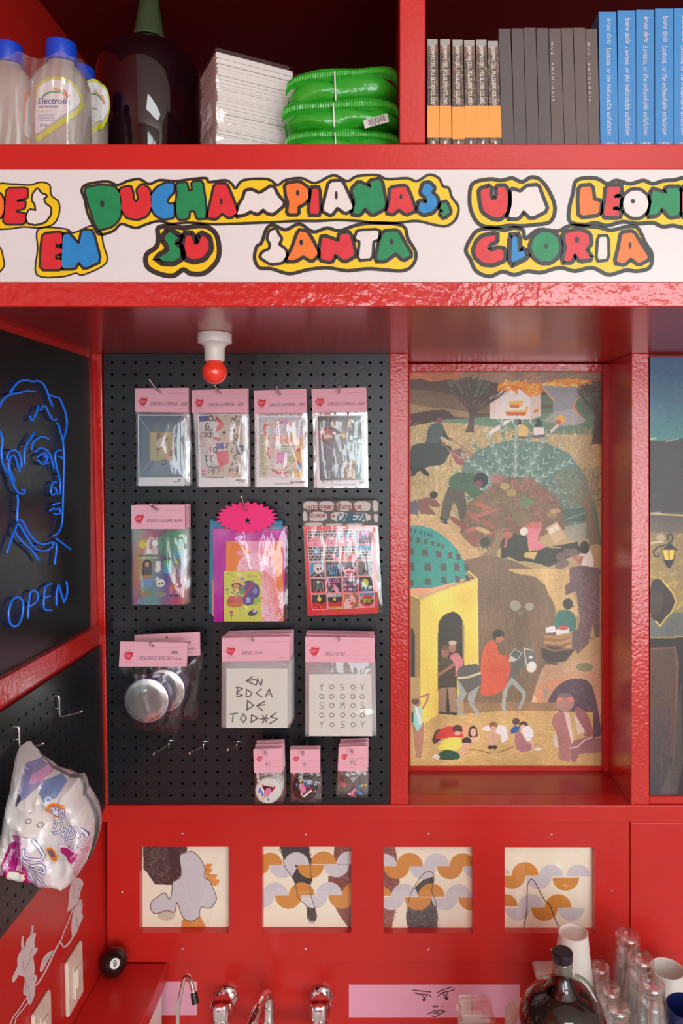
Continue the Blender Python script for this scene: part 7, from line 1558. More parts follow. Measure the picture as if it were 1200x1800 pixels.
def label_canvas(rim, x0, x1):
    c = Canvas(58,128,146,252,2.6,(228,226,226)); k = lambda pts: [(x/6.667, 80+y/6.667) for x, y in pts]
    out = k([(400,520),(440,450),(520,395),(640,362),(760,372),(850,420),(905,500),(930,600),(920,690),(880,790),(780,890),(640,1000),(520,1080),(430,1130),(410,1100),(395,900)])
    c.zone(0,0,1).rect(58,128,146,252,rim); mid = k([(425,520),(470,460),(540,420),(650,392),(760,400),(835,440),(890,520),(912,610),(895,690),(850,760),(700,880),(560,975),(430,1060),(405,1040),(400,900)])
    c.poly(mid, (176,176,178), 1, 0, 1); inn = k([(425,530),(480,460),(560,420),(660,398),(770,410),(840,455),(885,530),(905,610),(880,690),(800,770),(680,860),(540,960),(430,1030),(405,1020),(402,900)])
    c.poly(inn, (230,228,228), 1, 0, 1); c.clipto(out, 1)
    c.line(catmull(k([(505,600),(560,560),(640,545),(700,548),(750,572)]),4), 3.4, (70,160,96)); c.line(catmull(k([(630,512),(690,520),(735,545),(770,590)]),4), 2.6, (226,150,70)); c.line(catmull(k([(745,520),(775,560),(780,605)]),4), 2.2, (206,70,80)); c.line(catmull(k([(808,575),(795,600),(780,615)]),4), 1.6, (206,70,80))
    c.text('SUERO REHIDRATANTE', *k([(455,728)])[0], 2.6, (90,96,130), .6, .92)
    for j, wd in enumerate((190,175,190,200)): c.line(k([(450,815+j*22),(450+wd,815+j*22)]), 1.2, (130,140,170), .7)
    c.text('SABOR COCO', *k([(445,785)])[0], 2.6, (206,206,110), .6, 1.1); c.text('625 mL', *k([(445,950)])[0], 4.2, (60,80,130), .8, 1.0)
    return c
tA, xA, YA_ = bottle('front drink bottle with blue cap and white teardrop label rimmed in yellow', 108, 1.172)
canvas_obj('label', label_canvas((206,206,40), 0, 0), M['canvas_gloss'], tA, at=on_body(xA, YA_))
f = on_body(xA, YA_, .0015)
text_mesh('brand_lettering', 'Electrolit', material('blue_lettering', rgb(30,66,140), .4), tA, lambda u, v: f(94+u, 178.5-v), size=15.2, shear=.12, align='CENTER', bold=.18)
tB, xB, YB_ = bottle('drink bottle with blue cap and orange-rimmed label at the left edge', 14, 1.178)
cB = label_canvas((228,150,90), 0, 0); fB = on_body(xB, YB_)
canvas_obj('label', cB, M['canvas_gloss'], tB, at=lambda PX, PY, dz: fB(PX*0.75+(-8), PY, dz))
tD, xD, YD_ = bottle('drink bottle half hidden behind the front one, blue cap lower', 141, 1.247)
cD = label_canvas((206,206,40), 0, 0); fD = on_body(xD, YD_)
canvas_obj('label', cD, M['canvas_gloss'], tD, at=lambda PX, PY, dz: fD(PX*.5+115, PY, dz))
text_mesh('brand_lettering', 'E', bpy.data.materials['blue_lettering'], tD, lambda u, v: fD(166+u, 218-v), size=15, align='CENTER', bold=.2)
# shrink wrap: one sheet lying over the three bottles
v = []; f_ = []; nU, nV = 40, 30; r_ = np.random.default_rng(8)
for j in range(nV):
    for i in range(nU):
        u, w_ = i/(nU-1), j/(nV-1); px = -30+200*u
        ytop = 93+14*abs(math.sin((px-33)/72*math.pi))**1.2 if px < 140 else 100+(px-140)*2.0
        py = ytop-4+(258-ytop)*w_; Yw = 1.128+(.045*max(0,(px-120)/50))-.0015*math.sin(px*.35+w_*5)-.001*math.sin(px*.9-w_*9)+.02*max(0,.25-w_)*2
        v.append(W(px, py, Yw))
for j in range(nV-1):
    for i in range(nU-1): a = j*nU+i; f_.append((a,a+nU,a+nU+1,a+1))
M['wrap'] = film_material('shrink_film', .10, .10, bump=(50,.6,.004), milky=.07)
tag(mk('shrink_wrap', v, f_, M['wrap'], None, True), 'clear shrink wrap stretched over the drink bottles', 'plastic wrap')

# ---------------- demijohn
Yd = 1.38; k_ = Yd/F; xd = (262-CX)*k_
M['wine_glass'] = material('dark_wine_glass', (.012,.003,.005), .03, spec=.6, coat=.6, coat_rough=.02); M['green_glass'] = material('green_glass', (.16,.22,.10), .03, trans=.6, ior=1.5)
dj = thing('demijohn', 'large dark glass demijohn of wine with a narrow neck', 'bottle', (xd,Yd,ZSH))
def zd(py): return CAMZ+(CY-py)*k_
prof = [(86,-1),(88,262),(89.5,245),(89.5,160),(88,138),(84,120),(76,105),(65,94),(50,86),(36,79),(29,72)]
P_ = [(.0001,ZSH+.001),(.080,ZSH+.001)]+[(r*k_, zd(y)) for r, y in prof[1:]]
g = G(); g.lathe([(r, z-ZSH) for r, z in P_], (xd,Yd,ZSH), 56); smooth_by_angle(g.build('bottle_body', M['wine_glass'], dj), 1.2)
g = G(); g.lathe([(r*k_, zd(y)-ZSH) for r, y in ((28.5,71),(25.5,58),(22,38),(18,12),(16,-15),(15,-45),(15,-70),(19,-72),(19,-84),(14,-86),(13,-84),(12.5,-45),(14,-10),(19,36),(25,58))], (xd,Yd,ZSH), 40, cap=False); g.build('neck', M['green_glass'], dj, smooth=True)

# ---------------- wrapped napkins
c1 = np.array([-.2690,1.17]); c2 = np.array([-.1560,1.2307]); d1 = (c2-c1)/np.linalg.norm(c2-c1); d2 = np.array([-d1[1],d1[0]]); Wn = np.linalg.norm(c2-c1); Dn = .10; Hn = .174
nk = thing('napkin_stack', 'tall stack of white paper napkins in clear plastic beside the demijohn', 'napkins', (*(c1+d1*Wn/2), ZSH))
g = G(); N = 58; r_ = np.random.default_rng(21)
for k in range(N):
    z0, z1 = ZSH+Hn*k/N, ZSH+Hn*(k+.95)/N; o = r_.normal(0,.0008,2)+.0012*math.sin(k*.42)*np.array([1,.3]); sag = lambda u: .006*math.sin(k/N*9+u*2)*(.4 if k < N-2 else .3)
    q = [c1+d1*0+o, c1+d1*Wn+o, c1+d1*Wn+d2*Dn+o, c1+d2*Dn+o]; tl = [0,-.0,0,0]
    g.add([(p[0],p[1],z0) for p in q]+[(p[0],p[1],z1) for p in q], [(0,3,2,1),(4,5,6,7),(0,1,5,4),(1,2,6,5),(2,3,7,6),(3,0,4,7)])
o = g.build('napkins', material('napkin_paper', rgb(226,220,214), .85), nk); o['kind'] = 'stuff'
e = .003; q = [c1-d1*e-d2*e, c1+d1*(Wn+e)-d2*e, c1+d1*(Wn+e)+d2*(Dn+e), c1-d1*e+d2*(Dn+e)]
v = []; f_ = []; n, m = 14, 22; r_ = np.random.default_rng(3)
for s_ in range(4):
    a, b = q[s_], q[(s_+1)%4]; k0 = len(v); nn = np.array([(b-a)[1],-(b-a)[0]])/np.linalg.norm(b-a)
    for j in range(m):
        for i in range(n):
            p = a+(b-a)*i/(n-1)+nn*abs(r_.normal(0,.0011))*(0<i<n-1); v.append((p[0],p[1],ZSH+.0005+(Hn+.004)*j/(m-1)))
    for j in range(m-1):
        for i in range(n-1): t_ = k0+j*n+i; f_.append((t_,t_+1,t_+n+1,t_+n))
k0 = len(v); v += [(p[0],p[1],ZSH+Hn+.0045) for p in q]; f_.append((k0,k0+1,k0+2,k0+3))
mk('plastic_wrap', v, f_, M['clear'], nk, True)

# ---------------- green pouches
M['green_bag'] = material('green_foil_pouch', rgb(46,172,40), .22, coat=.5, bump=(55,.5,.003), bump2=(160,.2,.001), var=(14,.08)); M['white_seal'] = material('white_seal', rgb(230,232,228), .4)
def pouch(label, xl, yl, xr, yr, T, Y, hgt, barcode=False, seed=1):
    """pillow pouch lying with its crimped end towards the room; (xl,yl)-(xr,yr) is its front bottom line in the photo"""
    a, b = np.array(W(xl,yl,Y)), np.array(W(xr,yr,Y)); r = np.random.default_rng(seed)
    root = thing('snack_pouch', label, 'pouch', tuple((a+b)/2), 'green pouches on the shelf')
    nx = 34; sec = [(.030,.02),(.010,.10),(.0,.32),(.0,.58),(.006,.80),(.016,.93),(.05,1.02),(.09,1.03),(.125,.93),(.145,.6),(.138,.2),(.11,.02)]
    ph = r.uniform(0,6,6); v = []; f2 = []; ns = len(sec)
    for i in range(nx):
        u = i/(nx-1); e = 1-abs(2*u-1)**5; p = a*(1-u)+b*u
        for j, (y, z) in enumerate(sec):
            wz = T*(.18+.82*e**.6); dz = (z-.45)*wz+.45*T+T*.05*math.sin(11*u+ph[0]+j)+T*.035*math.sin(23*u+ph[1]+2*j)
            dy = y+(1-e)*.02*(1 if y < .07 else -1)+.0022*math.sin(15*u+ph[2]+1.5*j)
            v.append((p[0], p[1]+dy, p[2]+max(dz, .0004)))
    for i in range(nx-1):
        for j in range(ns): f2.append((i*ns+j,i*ns+(j+1)%ns,(i+1)*ns+(j+1)%ns,(i+1)*ns+j))
    f2.append(tuple(range(ns))); f2.append(tuple((nx-1)*ns+j for j in reversed(range(ns))))
    body = mk('pouch_body', v, f2, M['green_bag'], root, True)
    # crimped fin along the upper front edge
    v = []; f2 = []; n2 = 90
    for i in range(n2):
        u = i/(n2-1); p = a*(1-u)+b*u; e = 1-abs(2*u-1)**5; zf = (.86-.45)*T*(.18+.82*e**.6)+.45*T; rd = .0007*(i%2)
        up = .012+.002*math.sin(9*u+ph[3])
        for (dy, dz) in ((.010,-.004),(.003-rd,.001),(.002-rd,.001+up*.5),(.006-rd,.001+up)): v.append((p[0],p[1]+dy,p[2]+zf+dz))
    for i in range(n2-1):
        for j in range(3): f2.append((i*4+j,(i+1)*4+j,(i+1)*4+j+1,i*4+j+1))
    fin = mk('crimped_seal', v, f2, M['green_bag'], root); md = fin.modifiers.new('s','SOLIDIFY'); md.thickness = .0008
    g = G(); u = .445; p = a*(1-u)+b*u
    g.hexa([(p[0],p[1]-.0012,p[2]+.06*T),(p[0]+.0022,p[1]-.0012,p[2]+.06*T),(p[0]+.0005,p[1]-.0052,p[2]+T*.95),(p[0]-.0015,p[1]-.0052,p[2]+T*.95)],[(p[0],p[1]+.004,p[2]+.06*T),(p[0]+.0022,p[1]+.004,p[2]+.06*T),(p[0]+.0005,p[1]+.002,p[2]+T*.95),(p[0]-.0015,p[1]+.002,p[2]+T*.95)]); g.build('back_seam', M['white_seal'], root)
    if barcode:
        c = Canvas(0,0,44,13,3,(224,224,216)); 
        for k in range(19): c.line([(8+k*1.7,1.2),(8+k*1.7,9.5)], .5+.7*((k*7)%3)/2, (40,40,40))
        c.text('7501 0307 45', 9, 12.6, 2.2, (40,40,40), .4, .9)
        canvas_obj('barcode_label', c, M['canvas'], root, quad=[(638,212),(680,199),(684,214),(641,226)], Y=Y-.0042, thick=.0006)
    return root
pouch('crinkled green foil pouch at the bottom of the pile of three', 501, 282, 700, 282, .044, 1.165, 0, seed=3)
pouch('crinkled green foil pouch with a barcode, middle of the pile of three', 496, 230, 699, 222, .040, 1.160, 0, True, seed=5)
pouch('crinkled green foil pouch on top of the pile of three', 502, 188, 697, 170, .049, 1.165, 0, seed=8)

# ================================================================== lamp under the cabinet
lx, ly = (377-CX)/F*1.34, 1.34
lamp = thing('bulb_lamp', 'white porcelain lamp holder with a round red bulb under the cabinet', 'lamp', (lx,ly,ZU))
g = G(); g.lathe([(.0300,0),(.0308,-.001),(.0308,-.016),(.0300,-.0175),(.024,-.0195),(.0195,-.024),(.0182,-.030),(.0178,-.049),(.0168,-.0505),(.0140,-.0505)], (lx,ly,ZU-.0005), 44); smooth_by_angle(g.build('lamp_holder', M['white'], lamp), .7)
M['red_bulb'] = material('red_bulb', rgb(246,64,48), .12, coat=.6, emit=rgb(255,60,40), estr=.12)
g = G(); g.sphere((lx,ly,ZU-.0700), .0222, 32, 20); g.build('bulb', M['red_bulb'], lamp, smooth=True)

# ================================================================== left wall things
def side_hook(base_top, base_bot, tip, label):
    a = WL(*base_top, .009); b = WL(*base_bot, .012); Yh = (a[1]+b[1])/2; zt_, zb_2 = a[2], b[2]
    t = W(tip[0], tip[1], Yh); g = G()
    g.tube(catmull([(XL(zt_)+.004,Yh,zt_),(XL(zt_)+.010,Yh,zt_),(XL(zt_)+.0125,Yh,zt_-.004),(XL(zb_2)+.0125,Yh,zb_2+.006),(XL(zb_2)+.016,Yh,zb_2),(t[0]-.006,Yh,t[2]-.003),t],4), .0022, 8)
    g.tube([(XL(zb_2)+.004,Yh,(zt_+zb_2)/2-.004),(XL(zb_2)+.0125,Yh,(zt_+zb_2)/2-.004)], .002, 6); g.sphere(t,.0028,10,6)
    return tag(g.build('peg_hook', M['steel'], None, smooth=True), label, 'hook', 'pegboard hooks')
side_hook((99,1224),(105,1259),(143,1250),'empty bent steel hook on the side pegboard')
side_hook((29,1278),(34,1312),(75,1307),'bent steel hook carrying the bag of toilet paper')

# ---------------- bag of toilet paper
ZD = (0,1280,6.3158)
zz = lambda pts: [(x/6.3158, 1280+y/6.3158) for x, y in pts]
sil = zz([(215,215),(290,150),(345,140),(375,190),(430,240),(470,310),(520,350),(590,430),(680,470),(780,525),(905,530),(935,640),(945,720),(1010,810),(1050,900),(1080,1000),(1080,1130),(1040,1300),(990,1440),(900,1580),(850,1650),(780,1715),(720,1690),(560,1670),(400,1640),(220,1590),(110,1550),(10,1545),(5,1400),(40,1200),(100,1000),(130,840),(170,620),(165,480),(175,340),(200,250)])
cb = Canvas(-2,1296,176,1558,2.2,(214,206,204))
cb.zone(*ZD)
cb.poly([(345,330),(470,310),(600,430),(560,520),(430,640),(360,680),(340,560)], (150,140,176)); cb.poly([(440,440),(560,380),(620,440),(560,500),(430,520)], (206,150,186)); cb.poly([(360,350),(430,380),(430,600),(380,640)], (128,128,172)); cb.poly([(570,500),(700,480),(790,540),(760,640),(640,680),(560,600)], (120,136,176)); cb.poly([(345,600),(390,640),(350,720),(335,690)], (70,66,78))
cb.text('SEY', 600, 690, 90, (206,214,226), 16, 1.0, .2, .5)
cb.poly([(175,600),(265,580),(270,720),(160,860)], (186,186,190)); [cb.line([(185+k*11,610),(170+k*11,800)], 5, (110,110,120)) for k in range(7)]
cb.poly([(360,720),(470,610),(520,590),(640,700),(560,780),(340,850)], (222,212,206)); cb.poly([(340,850),(630,770),(760,900),(660,1080),(450,1010),(360,940)], (226,214,208)); 
cb.poly([(0,1000),(160,1010),(270,1100),(250,1200),(120,1530),(0,1540)], (224,214,206)); cb.dabs([(20,1100),(150,1010),(240,1150),(120,1500),(20,1500)], 120, [(206,194,188),(234,226,220),(190,178,174)], 9, 1.6, .9, .4, .6); cb.dabs([(20,1150),(110,980),(150,1000),(60,1300)], 60, [(120,116,122),(160,156,160)], 4, .7, .9, .5, .7)
cb.ell(483,862,30,26,(226,214,208)); cb.line(oval(483,862,28,24,12), 6, (60,50,50), 1, True); cb.line([(552,920),(580,900),(608,930),(600,962),(565,955),(552,920)], 6, (60,50,50)); cb.line([(498,780),(503,770)], 8, (60,50,50)); cb.line([(430,1010),(450,1030),(520,1040)], 5, (90,80,80))
cb.poly([(260,1120),(330,1080),(420,1060),(430,1240),(440,1430),(450,1670),(280,1620),(115,1545)], (178,24,122)); cb.poly([(300,1010),(420,1000),(420,1070),(330,1090)], (186,110,150)); cb.poly([(360,1400),(520,1600),(560,1680),(440,1680),(440,1430)], (214,84,160)); cb.poly([(430,1060),(700,1350),(860,1600),(760,1700),(560,1660),(440,1400)], (226,206,212)); cb.poly([(560,1560),(720,1600),(700,1700),(560,1680)], (232,170,200))
cb.poly([(250,1415),(410,1475),(400,1500),(420,1510),(330,1605),(215,1545)], (238,232,222)); cb.line([(250,1415),(410,1475),(400,1500),(420,1510),(330,1605),(215,1545)], 9, (240,140,40), 1, True)
cb.text('higienico de papel'.upper(), 165, 1500, 36, (236,214,228), 7, .72, 0, -1.1); cb.text('PANUELOS', 375, 1430, 52, (246,226,238), 9, .62, 0, -1.25)
NB, WH = (66,50,140), (242,240,244)
def brand(pts_list, w1, w2):
    for pl in pts_list: cb.line(catmull(pl,4), w1, NB)
    for pl in pts_list: cb.line(catmull(pl,4), w2, WH)
brand([[(450,1260),(500,1330),(560,1340),(640,1370)],[(450,1380),(560,1400),(650,1420),(600,1340),(500,1360)],[(460,1430),(500,1520),(560,1560),(640,1640)],[(520,1440),(600,1500),(660,1590),(680,1640)],[(450,1150),(460,1220),(520,1260),(600,1290),(630,1240)],[(530,1080),(580,1150),(620,1230)]], 34, 19)
brand([[(720,920),(780,900),(810,950),(790,1010),(720,1030)],[(740,930),(700,1010)],[(820,1040),(850,1010),(835,985),(810,1030),(835,1060)],[(905,950),(860,1090)],[(960,960),(920,990),(955,1030),(920,1070),(890,1060)],[(985,1040),(1015,1010),(1000,990),(975,1030),(1000,1060)],[(1020,1010),(1050,1090),(1000,1160)]], 27, 15)
brand([[(800,1130),(830,1100),(840,1140),(870,1105),(880,1145)],[(900,1150),(930,1115),(935,1160)],[(950,1130),(985,1165)],[(985,1130),(950,1168)]], 16, 9)
cb.poly([(640,760),(690,690),(740,680),(850,720),(855,760),(800,870),(760,870),(640,800)], (238,134,36), 1, 0, 1); cb.text('NUEVA', 700, 765, 46, NB, 20, .72, 0, .35); cb.text('IMAGEN', 680, 815, 46, NB, 20, .62, 0, .35); cb.text('NUEVA', 700, 765, 46, WH, 8, .72, 0, .35); cb.text('IMAGEN', 680, 815, 46, WH, 8, .62, 0, .35)
cb.poly([(645,1190),(670,1160),(720,1170),(775,1270),(760,1320),(700,1310)], (226,132,50), 1, 0, 1); cb.poly([(660,1190),(710,1190),(750,1270),(700,1280)], (120,100,110))
cb.poly([(800,1170),(900,1150),(990,1210),(980,1260),(930,1350),(870,1260),(800,1220)], (176,40,110)); cb.line(catmull([(800,1160),(880,1165),(940,1190),(985,1220)],4), 14, (240,214,226)); cb.poly([(980,1220),(1075,1130),(1040,1280),(900,1560),(930,1400)], (206,90,140), .5)
cb.poly([(700,1350),(880,1290),(920,1400),(860,1600),(780,1700),(720,1600)], (234,226,224)); cb.dabs([(160,620),(330,300),(330,560),(200,900),(110,1050),(130,850)], 60, [(226,222,224),(196,190,192),(236,234,236)], 12, 2.5, 1.4, .4, .5); cb.dabs([(900,560),(1070,1000),(1000,1400),(900,1560),(960,1000)], 50, [(236,226,228),(206,190,194)], 12, 1.6, 1.3, .4, .5)
cb.zone(0,0,1); cb.clipto(sil)
# inflate: depth grows with distance from the outline
ms = cb.mask.copy(); dist = np.zeros(ms.shape); cur = ms.copy()
for _ in range(70):
    if not cur.any(): break
    dist += cur; n_ = cur.copy(); n_[1:] &= cur[:-1]; n_[:-1] &= cur[1:]; n_[:,1:] &= cur[:,:-1]; n_[:,:-1] &= cur[:,1:]; cur = n_
rr = np.sqrt(np.clip(dist/52.0,0,1)*(2-np.clip(dist/52.0,0,1)))
XX, YY = np.meshgrid(cb.xs, cb.ys)
def vnoise(cells_x, cells_y, seed):
    r = np.random.default_rng(seed); g_ = r.standard_normal((cells_y+2, cells_x+2)); yy = np.linspace(0,cells_y-.01,XX.shape[0]); xx = np.linspace(0,cells_x-.01,XX.shape[1])
    yi, xi = yy.astype(int), xx.astype(int); fy, fx = (yy-yi)[:,None], (xx-xi)[None]; fy, fx = fy*fy*(3-2*fy), fx*fx*(3-2*fx)
    return g_[yi][:,xi]*(1-fy)*(1-fx)+g_[yi+1][:,xi]*fy*(1-fx)+g_[yi][:,xi+1]*(1-fy)*fx+g_[yi+1][:,xi+1]*fy*fx
wr = .0042*vnoise(5,6,1)-.0035*np.abs(vnoise(7,5,2))-.0016*np.abs(vnoise(13,11,4))
Ybag = 1.19+.045*np.clip((1360-YY)/60,0,1)**1.5
def bag_at(sign):
    def at(PX, PY, dz):
        base = Ybag; x = (PX-CX)/F*base; z = CAMZ+(CY-PY)/F*base
        y = base-sign*(rr*.050*np.clip((YY-1300)/90,.12,1)+wr*rr)
        k = y/base if sign > 0 else 1.0
        X = np.maximum(x, XL(z)+.012); return np.stack([X, y, z], -1)
    return at
tp = thing('toilet_paper_bag', 'clear printed bag of toilet paper rolls hanging on the side pegboard hook', 'bag', WL(80,1540,.06))
M['bag_print'] = material('printed_plastic', (.8,.8,.8), .22, attr=True, coat=.7, coat_rough=.06, bump=(60,.35,.003))
canvas_obj('bag_front', cb, M['bag_print'], tp, at=bag_at(1)); cb2 = Canvas(-2,1296,176,1558,2.2,(206,196,196)); cb2.mask = cb.mask
canvas_obj('bag_back', cb2, M['bag_print'], tp, at=bag_at(-1))

# ---------------- white figures drawn on the red wall
M['doodle'] = material('white_marker_paint', rgb(228,216,216), .5); M['doodle_line'] = material('lilac_marker', rgb(150,140,172), .6)
ZW = (0,1540,6.3158); wz = lambda pts: [(x/6.3158, 1540+y/6.3158) for x, y in pts]
onw = lambda d: (lambda px, py: WL(px, py, d))
def doodle(label, shapes, lines, strokes):
    t = thing('wall_drawing', label, 'drawing', WL(*wz([shapes[0][0]])[0], .0005))
    for s2 in shapes: g = G(); g.poly([WL(x,y,.0006) for x, y in chaikin(wz(s2))]); g.build('painted_shape', M['doodle'], t)
    for ln, w_ in strokes: g = G(); ribbon(g, catmull(wz(ln),4), w_, onw(.0008)); g.build('painted_stroke', M['doodle'], t)
    g = G()
    for ln in lines: ribbon(g, catmull(wz(ln),3), .7, onw(.0011))
    o = g.build('line_work', M['doodle_line'], t); o['kind'] = 'stuff'
doodle('large white spiky figure painted low on the red side wall', [[(215,850),(240,820),(230,740),(245,665),(265,665),(262,740),(275,790),(300,690),(330,680),(340,600),(358,535),(375,560),(365,640),(395,620),(400,660),(380,720),(385,800),(425,790),(410,840),(380,885),(365,890),(380,960),(388,1050),(375,1095),(410,1100),(412,1150),(390,1190),(395,1250),(375,1360),(330,1445),(305,1400),(300,1330),(260,1320),(255,1270),(275,1180),(270,1110),(230,1115),(205,1090),(190,1130),(150,1185),(130,1165),(140,1110),(185,1030),(195,980),(188,920)]],
       [[(230,850),(260,800),(300,760)],[(250,940),(262,980),(255,1030)],[(270,1050),(310,980),(350,900)],[(320,880),(345,840),(360,800)],[(280,1120),(290,1200),(280,1300)],[(330,1120),(350,1160),(390,1120)],[(310,1210),(320,1290),(340,1380)],[(235,690),(245,740)],[(350,580),(352,660)]], [([(300,1350),(250,1420),(200,1500),(150,1560),(115,1640)],2.2),([(305,1410),(255,1480),(210,1530),(180,1570),(165,1640)],2.0)])
doodle('white figure chain painted on the red wall above the switches', [[(780,110),(800,50),(860,10),(910,40),(930,90),(900,140),(880,250),(850,300),(820,340),(770,390),(745,395),(760,300),(765,200)],[(830,330),(870,270),(900,250),(920,320),(905,420),(930,440),(900,510),(870,570),(830,640),(795,680),(790,560),(800,440)],[(440,1030),(470,920),(520,860),(560,830),(600,820),(570,880),(520,960),(470,1060),(445,1070)]],
       [[(800,80),(830,120),(820,160)],[(870,120),(880,160)],[(805,210),(820,250)],[(850,230),(870,250)],[(850,330),(880,290),(900,330)],[(840,430),(860,500),(850,570)],[(480,960),(530,900)]], [([(810,360),(760,500),(710,620),(680,710)],2.0),([(860,590),(800,690),(760,750),(710,785),(675,740),(650,760)],3.0),([(670,720),(620,810),(560,940),(490,1080),(420,1190),(395,1210)],3.0)])

# ---------------- switch plates
M['plate'] = material('ivory_plastic', rgb(238,224,206), .3)
def switch(label, quad, full=True):
    fr = [WL(x,y,.008) for x, y in quad]   # TL TR BR BL
    y0, y1 = fr[0][1], fr[1][1]; zt_, zb2_ = (fr[0][2]+fr[1][2])/2, (fr[2][2]+fr[3][2])/2
    ym, zm = (y0+y1)/2, (zt_+zb2_)/2; hy, hz = abs(y1-y0)/2, (zt_-zb2_)/2
    t = thing('light_switch', label, 'light switch', (XL(zm),ym,zb2_), 'switches on the side wall')
    def bx(name, dy0, dy1, dz0, dz1, d0, d1, b, mat=M['plate']):
        g = G(); g.bbox(d0, d1, ym+dy0*hy, ym+dy1*hy, zm+dz0*hz, zm+dz1*hz, b, seg=2); g.v = [(x+XL(z),y,z) for x,y,z in g.v]; return g.build(name, mat, t)
    bx('wall_plate', -1, 1, -1, 1, .0004, .0075, .0022); bx('switch_frame', -.42, .42, -.62, .62, .0077, .0092, .0006); bx('rocker', -.26, .20, -.28, .42, .0094, .0150, .0012); bx('slide_bar', -.40, -.28, -.62, .42, .0094, .0125, .0006)
    for dz in (.8,-.8):
        c0 = (XL(zm+dz*hz)+.0078, ym, zm+dz*hz); g = G(); g.lathe([(.0022,0),(.0018,.0007),(.0001,.0009)], c0, 8, axis='x'); g.build('screw', M['zinc'], t, smooth=True)
switch('white wall switch plate on the red side wall, whole and nearer the corner', [(119.5,1694),(145.5,1652),(146,1748),(118,1795)])
switch('white wall switch plate cut off by the bottom edge of the picture', [(61,1787),(90.5,1737),(91,1833),(60,1890)])

# ---------------- eight ball
Yb8 = 1.565; r8 = .0285; c8 = W(199.5,1686,Yb8); c8 = (max(c8[0], XL(ZL)+r8+.001), Yb8, ZL+r8)
eb = thing('billiard_ball', 'black eight ball in the corner of the red ledge', 'ball', (c8[0],c8[1],ZL))
g = G(); g.sphere(c8, r8, 40, 24); g.build('ball', material('black_resin', rgb(22,20,20), .12, coat=.5), eb, smooth=True)
dirv = (Vector((0,0,CAMZ))-Vector(c8)).normalized(); dirv = (dirv+Vector((.10,0,-.12))).normalized()
ax = Vector((0,0,1)).cross(dirv).normalized(); up = dirv.cross(ax)
g = G(); ring = []; nr = 6
for j in range(nr+1):
    for i in range(28):
        rho = .0098*j/nr; a = i/28*2*math.pi; p = ax*(rho*math.cos(a))+up*(rho*math.sin(a)); ring.append(tuple(Vector(c8)+p+dirv*(math.sqrt(r8*r8-rho*rho)+.0002)))
f_ = [(j*28+i, j*28+(i+1)%28, (j+1)*28+(i+1)%28, (j+1)*28+i) for j in range(nr) for i in range(28)]
dot = mk('number_disc', ring, f_, M['white'], eb, True)
text_mesh('number', '8', M['ink'], eb, lambda u, v: tuple(Vector(c8)+ax*u+up*v+dirv*(math.sqrt(max(0,r8*r8-u*u-v*v))+.0005)), size=.0155, bold=.0003)

# ================================================================== tap and filter spout
Yt = YS
tap = thing('wall_tap', 'chrome two-handle wall tap with swan-neck spout', 'tap', W(480,1800,Yt))
def P3(px, py, Y): return Vector(W(px,py,Y))
hx = []
for (ex, ey, kx, ky) in ((399,1750,388,1766),(565,1750,557,1765)):
    c0 = P3(ex, ey, Yt); R = .0265
    g = G(); g.lathe([(R,-.0005),(R,-.003),(R*.9,-.008),(R*.62,-.014),(R*.45,-.016),(.010,-.017),(.010,-.055)], c0, 36, axis='y'); smooth_by_angle(g.build('escutcheon', M['chrome'], tap), .7)
    kc = Vector((c0[0]+.002, Yt-.060, c0[2]-.012))   # valve body below the handle
    g = G(); g.lathe([(.0125,-.075),(.0125,-.04),(.0165,-.034),(.0165,-.012),(.013,-.006),(.012,.004)], (kc[0],kc[1],kc[2]+.018), 28); smooth_by_angle(g.build('valve_body', M['chrome'], tap), .6)
    # faceted handle, eight flutes, red-reflecting flat top tilted to the room
    g = G(); n = 48; hz0 = .012
    def hr(a, base): return base*(1+.055*math.cos(6*a))
    prof = [(.016,hz0),(.0215,hz0+.004),(.0225,hz0+.022),(.021,hz0+.030),(.0185,hz0+.033),(.0001,hz0+.0335)]
    for (r, h) in prof:
        for i in range(n): a = 2*math.pi*i/n; q = hr(a, r) if r > .001 else r; g.v.append((kc[0]+q*math.cos(a), kc[1]+q*math.sin(a), kc[2]+h))
    for j in range(len(prof)-1):
        for i in range(n): g.f.append((j*n+i,j*n+(i+1)%n,(j+1)*n+(i+1)%n,(j+1)*n+i)); g.m.append(0)
    hd = smooth_by_angle(g.build('handle', M['chrome'], tap), .5)
    g = G(); cz = kc[2]+hz0+.0340; ribbon(g, [(kc[0]+.0042*math.cos(a),kc[1]+.0042*math.sin(a)) for a in np.arange(0,6.3,.45)], .0007, lambda u,v: (u,v,cz)); ribbon(g, [(kc[0]-.001,kc[1]-.002),(kc[0]-.001,kc[1]+.002),(kc[0]+.0016,kc[1]+.002)], .0006, lambda u,v: (u,v,cz)); o = g.build('handle_mark', M['zinc'], hd); o['kind'] = 'stuff'
    hx.append(kc)
za_t = hx[0][2]-.018
g = G(); g.tube([(hx[0][0],hx[0][1],za_t),(hx[1][0],hx[1][1],za_t)], .011, 20); g.build('bridge', M['chrome'], tap, smooth=True)
mx_ = (hx[0][0]+hx[1][0])/2-.004
g = G(); g.lathe([(.013,0),(.0165,.006),(.0165,.012),(.0125,.018),(.012,.022),(.0105,.026),(.0105,.052)], (mx_,hx[0][1],za_t), 32); smooth_by_angle(g.build('spout_base', M['chrome'], tap), .6)
zt2 = za_t+.050
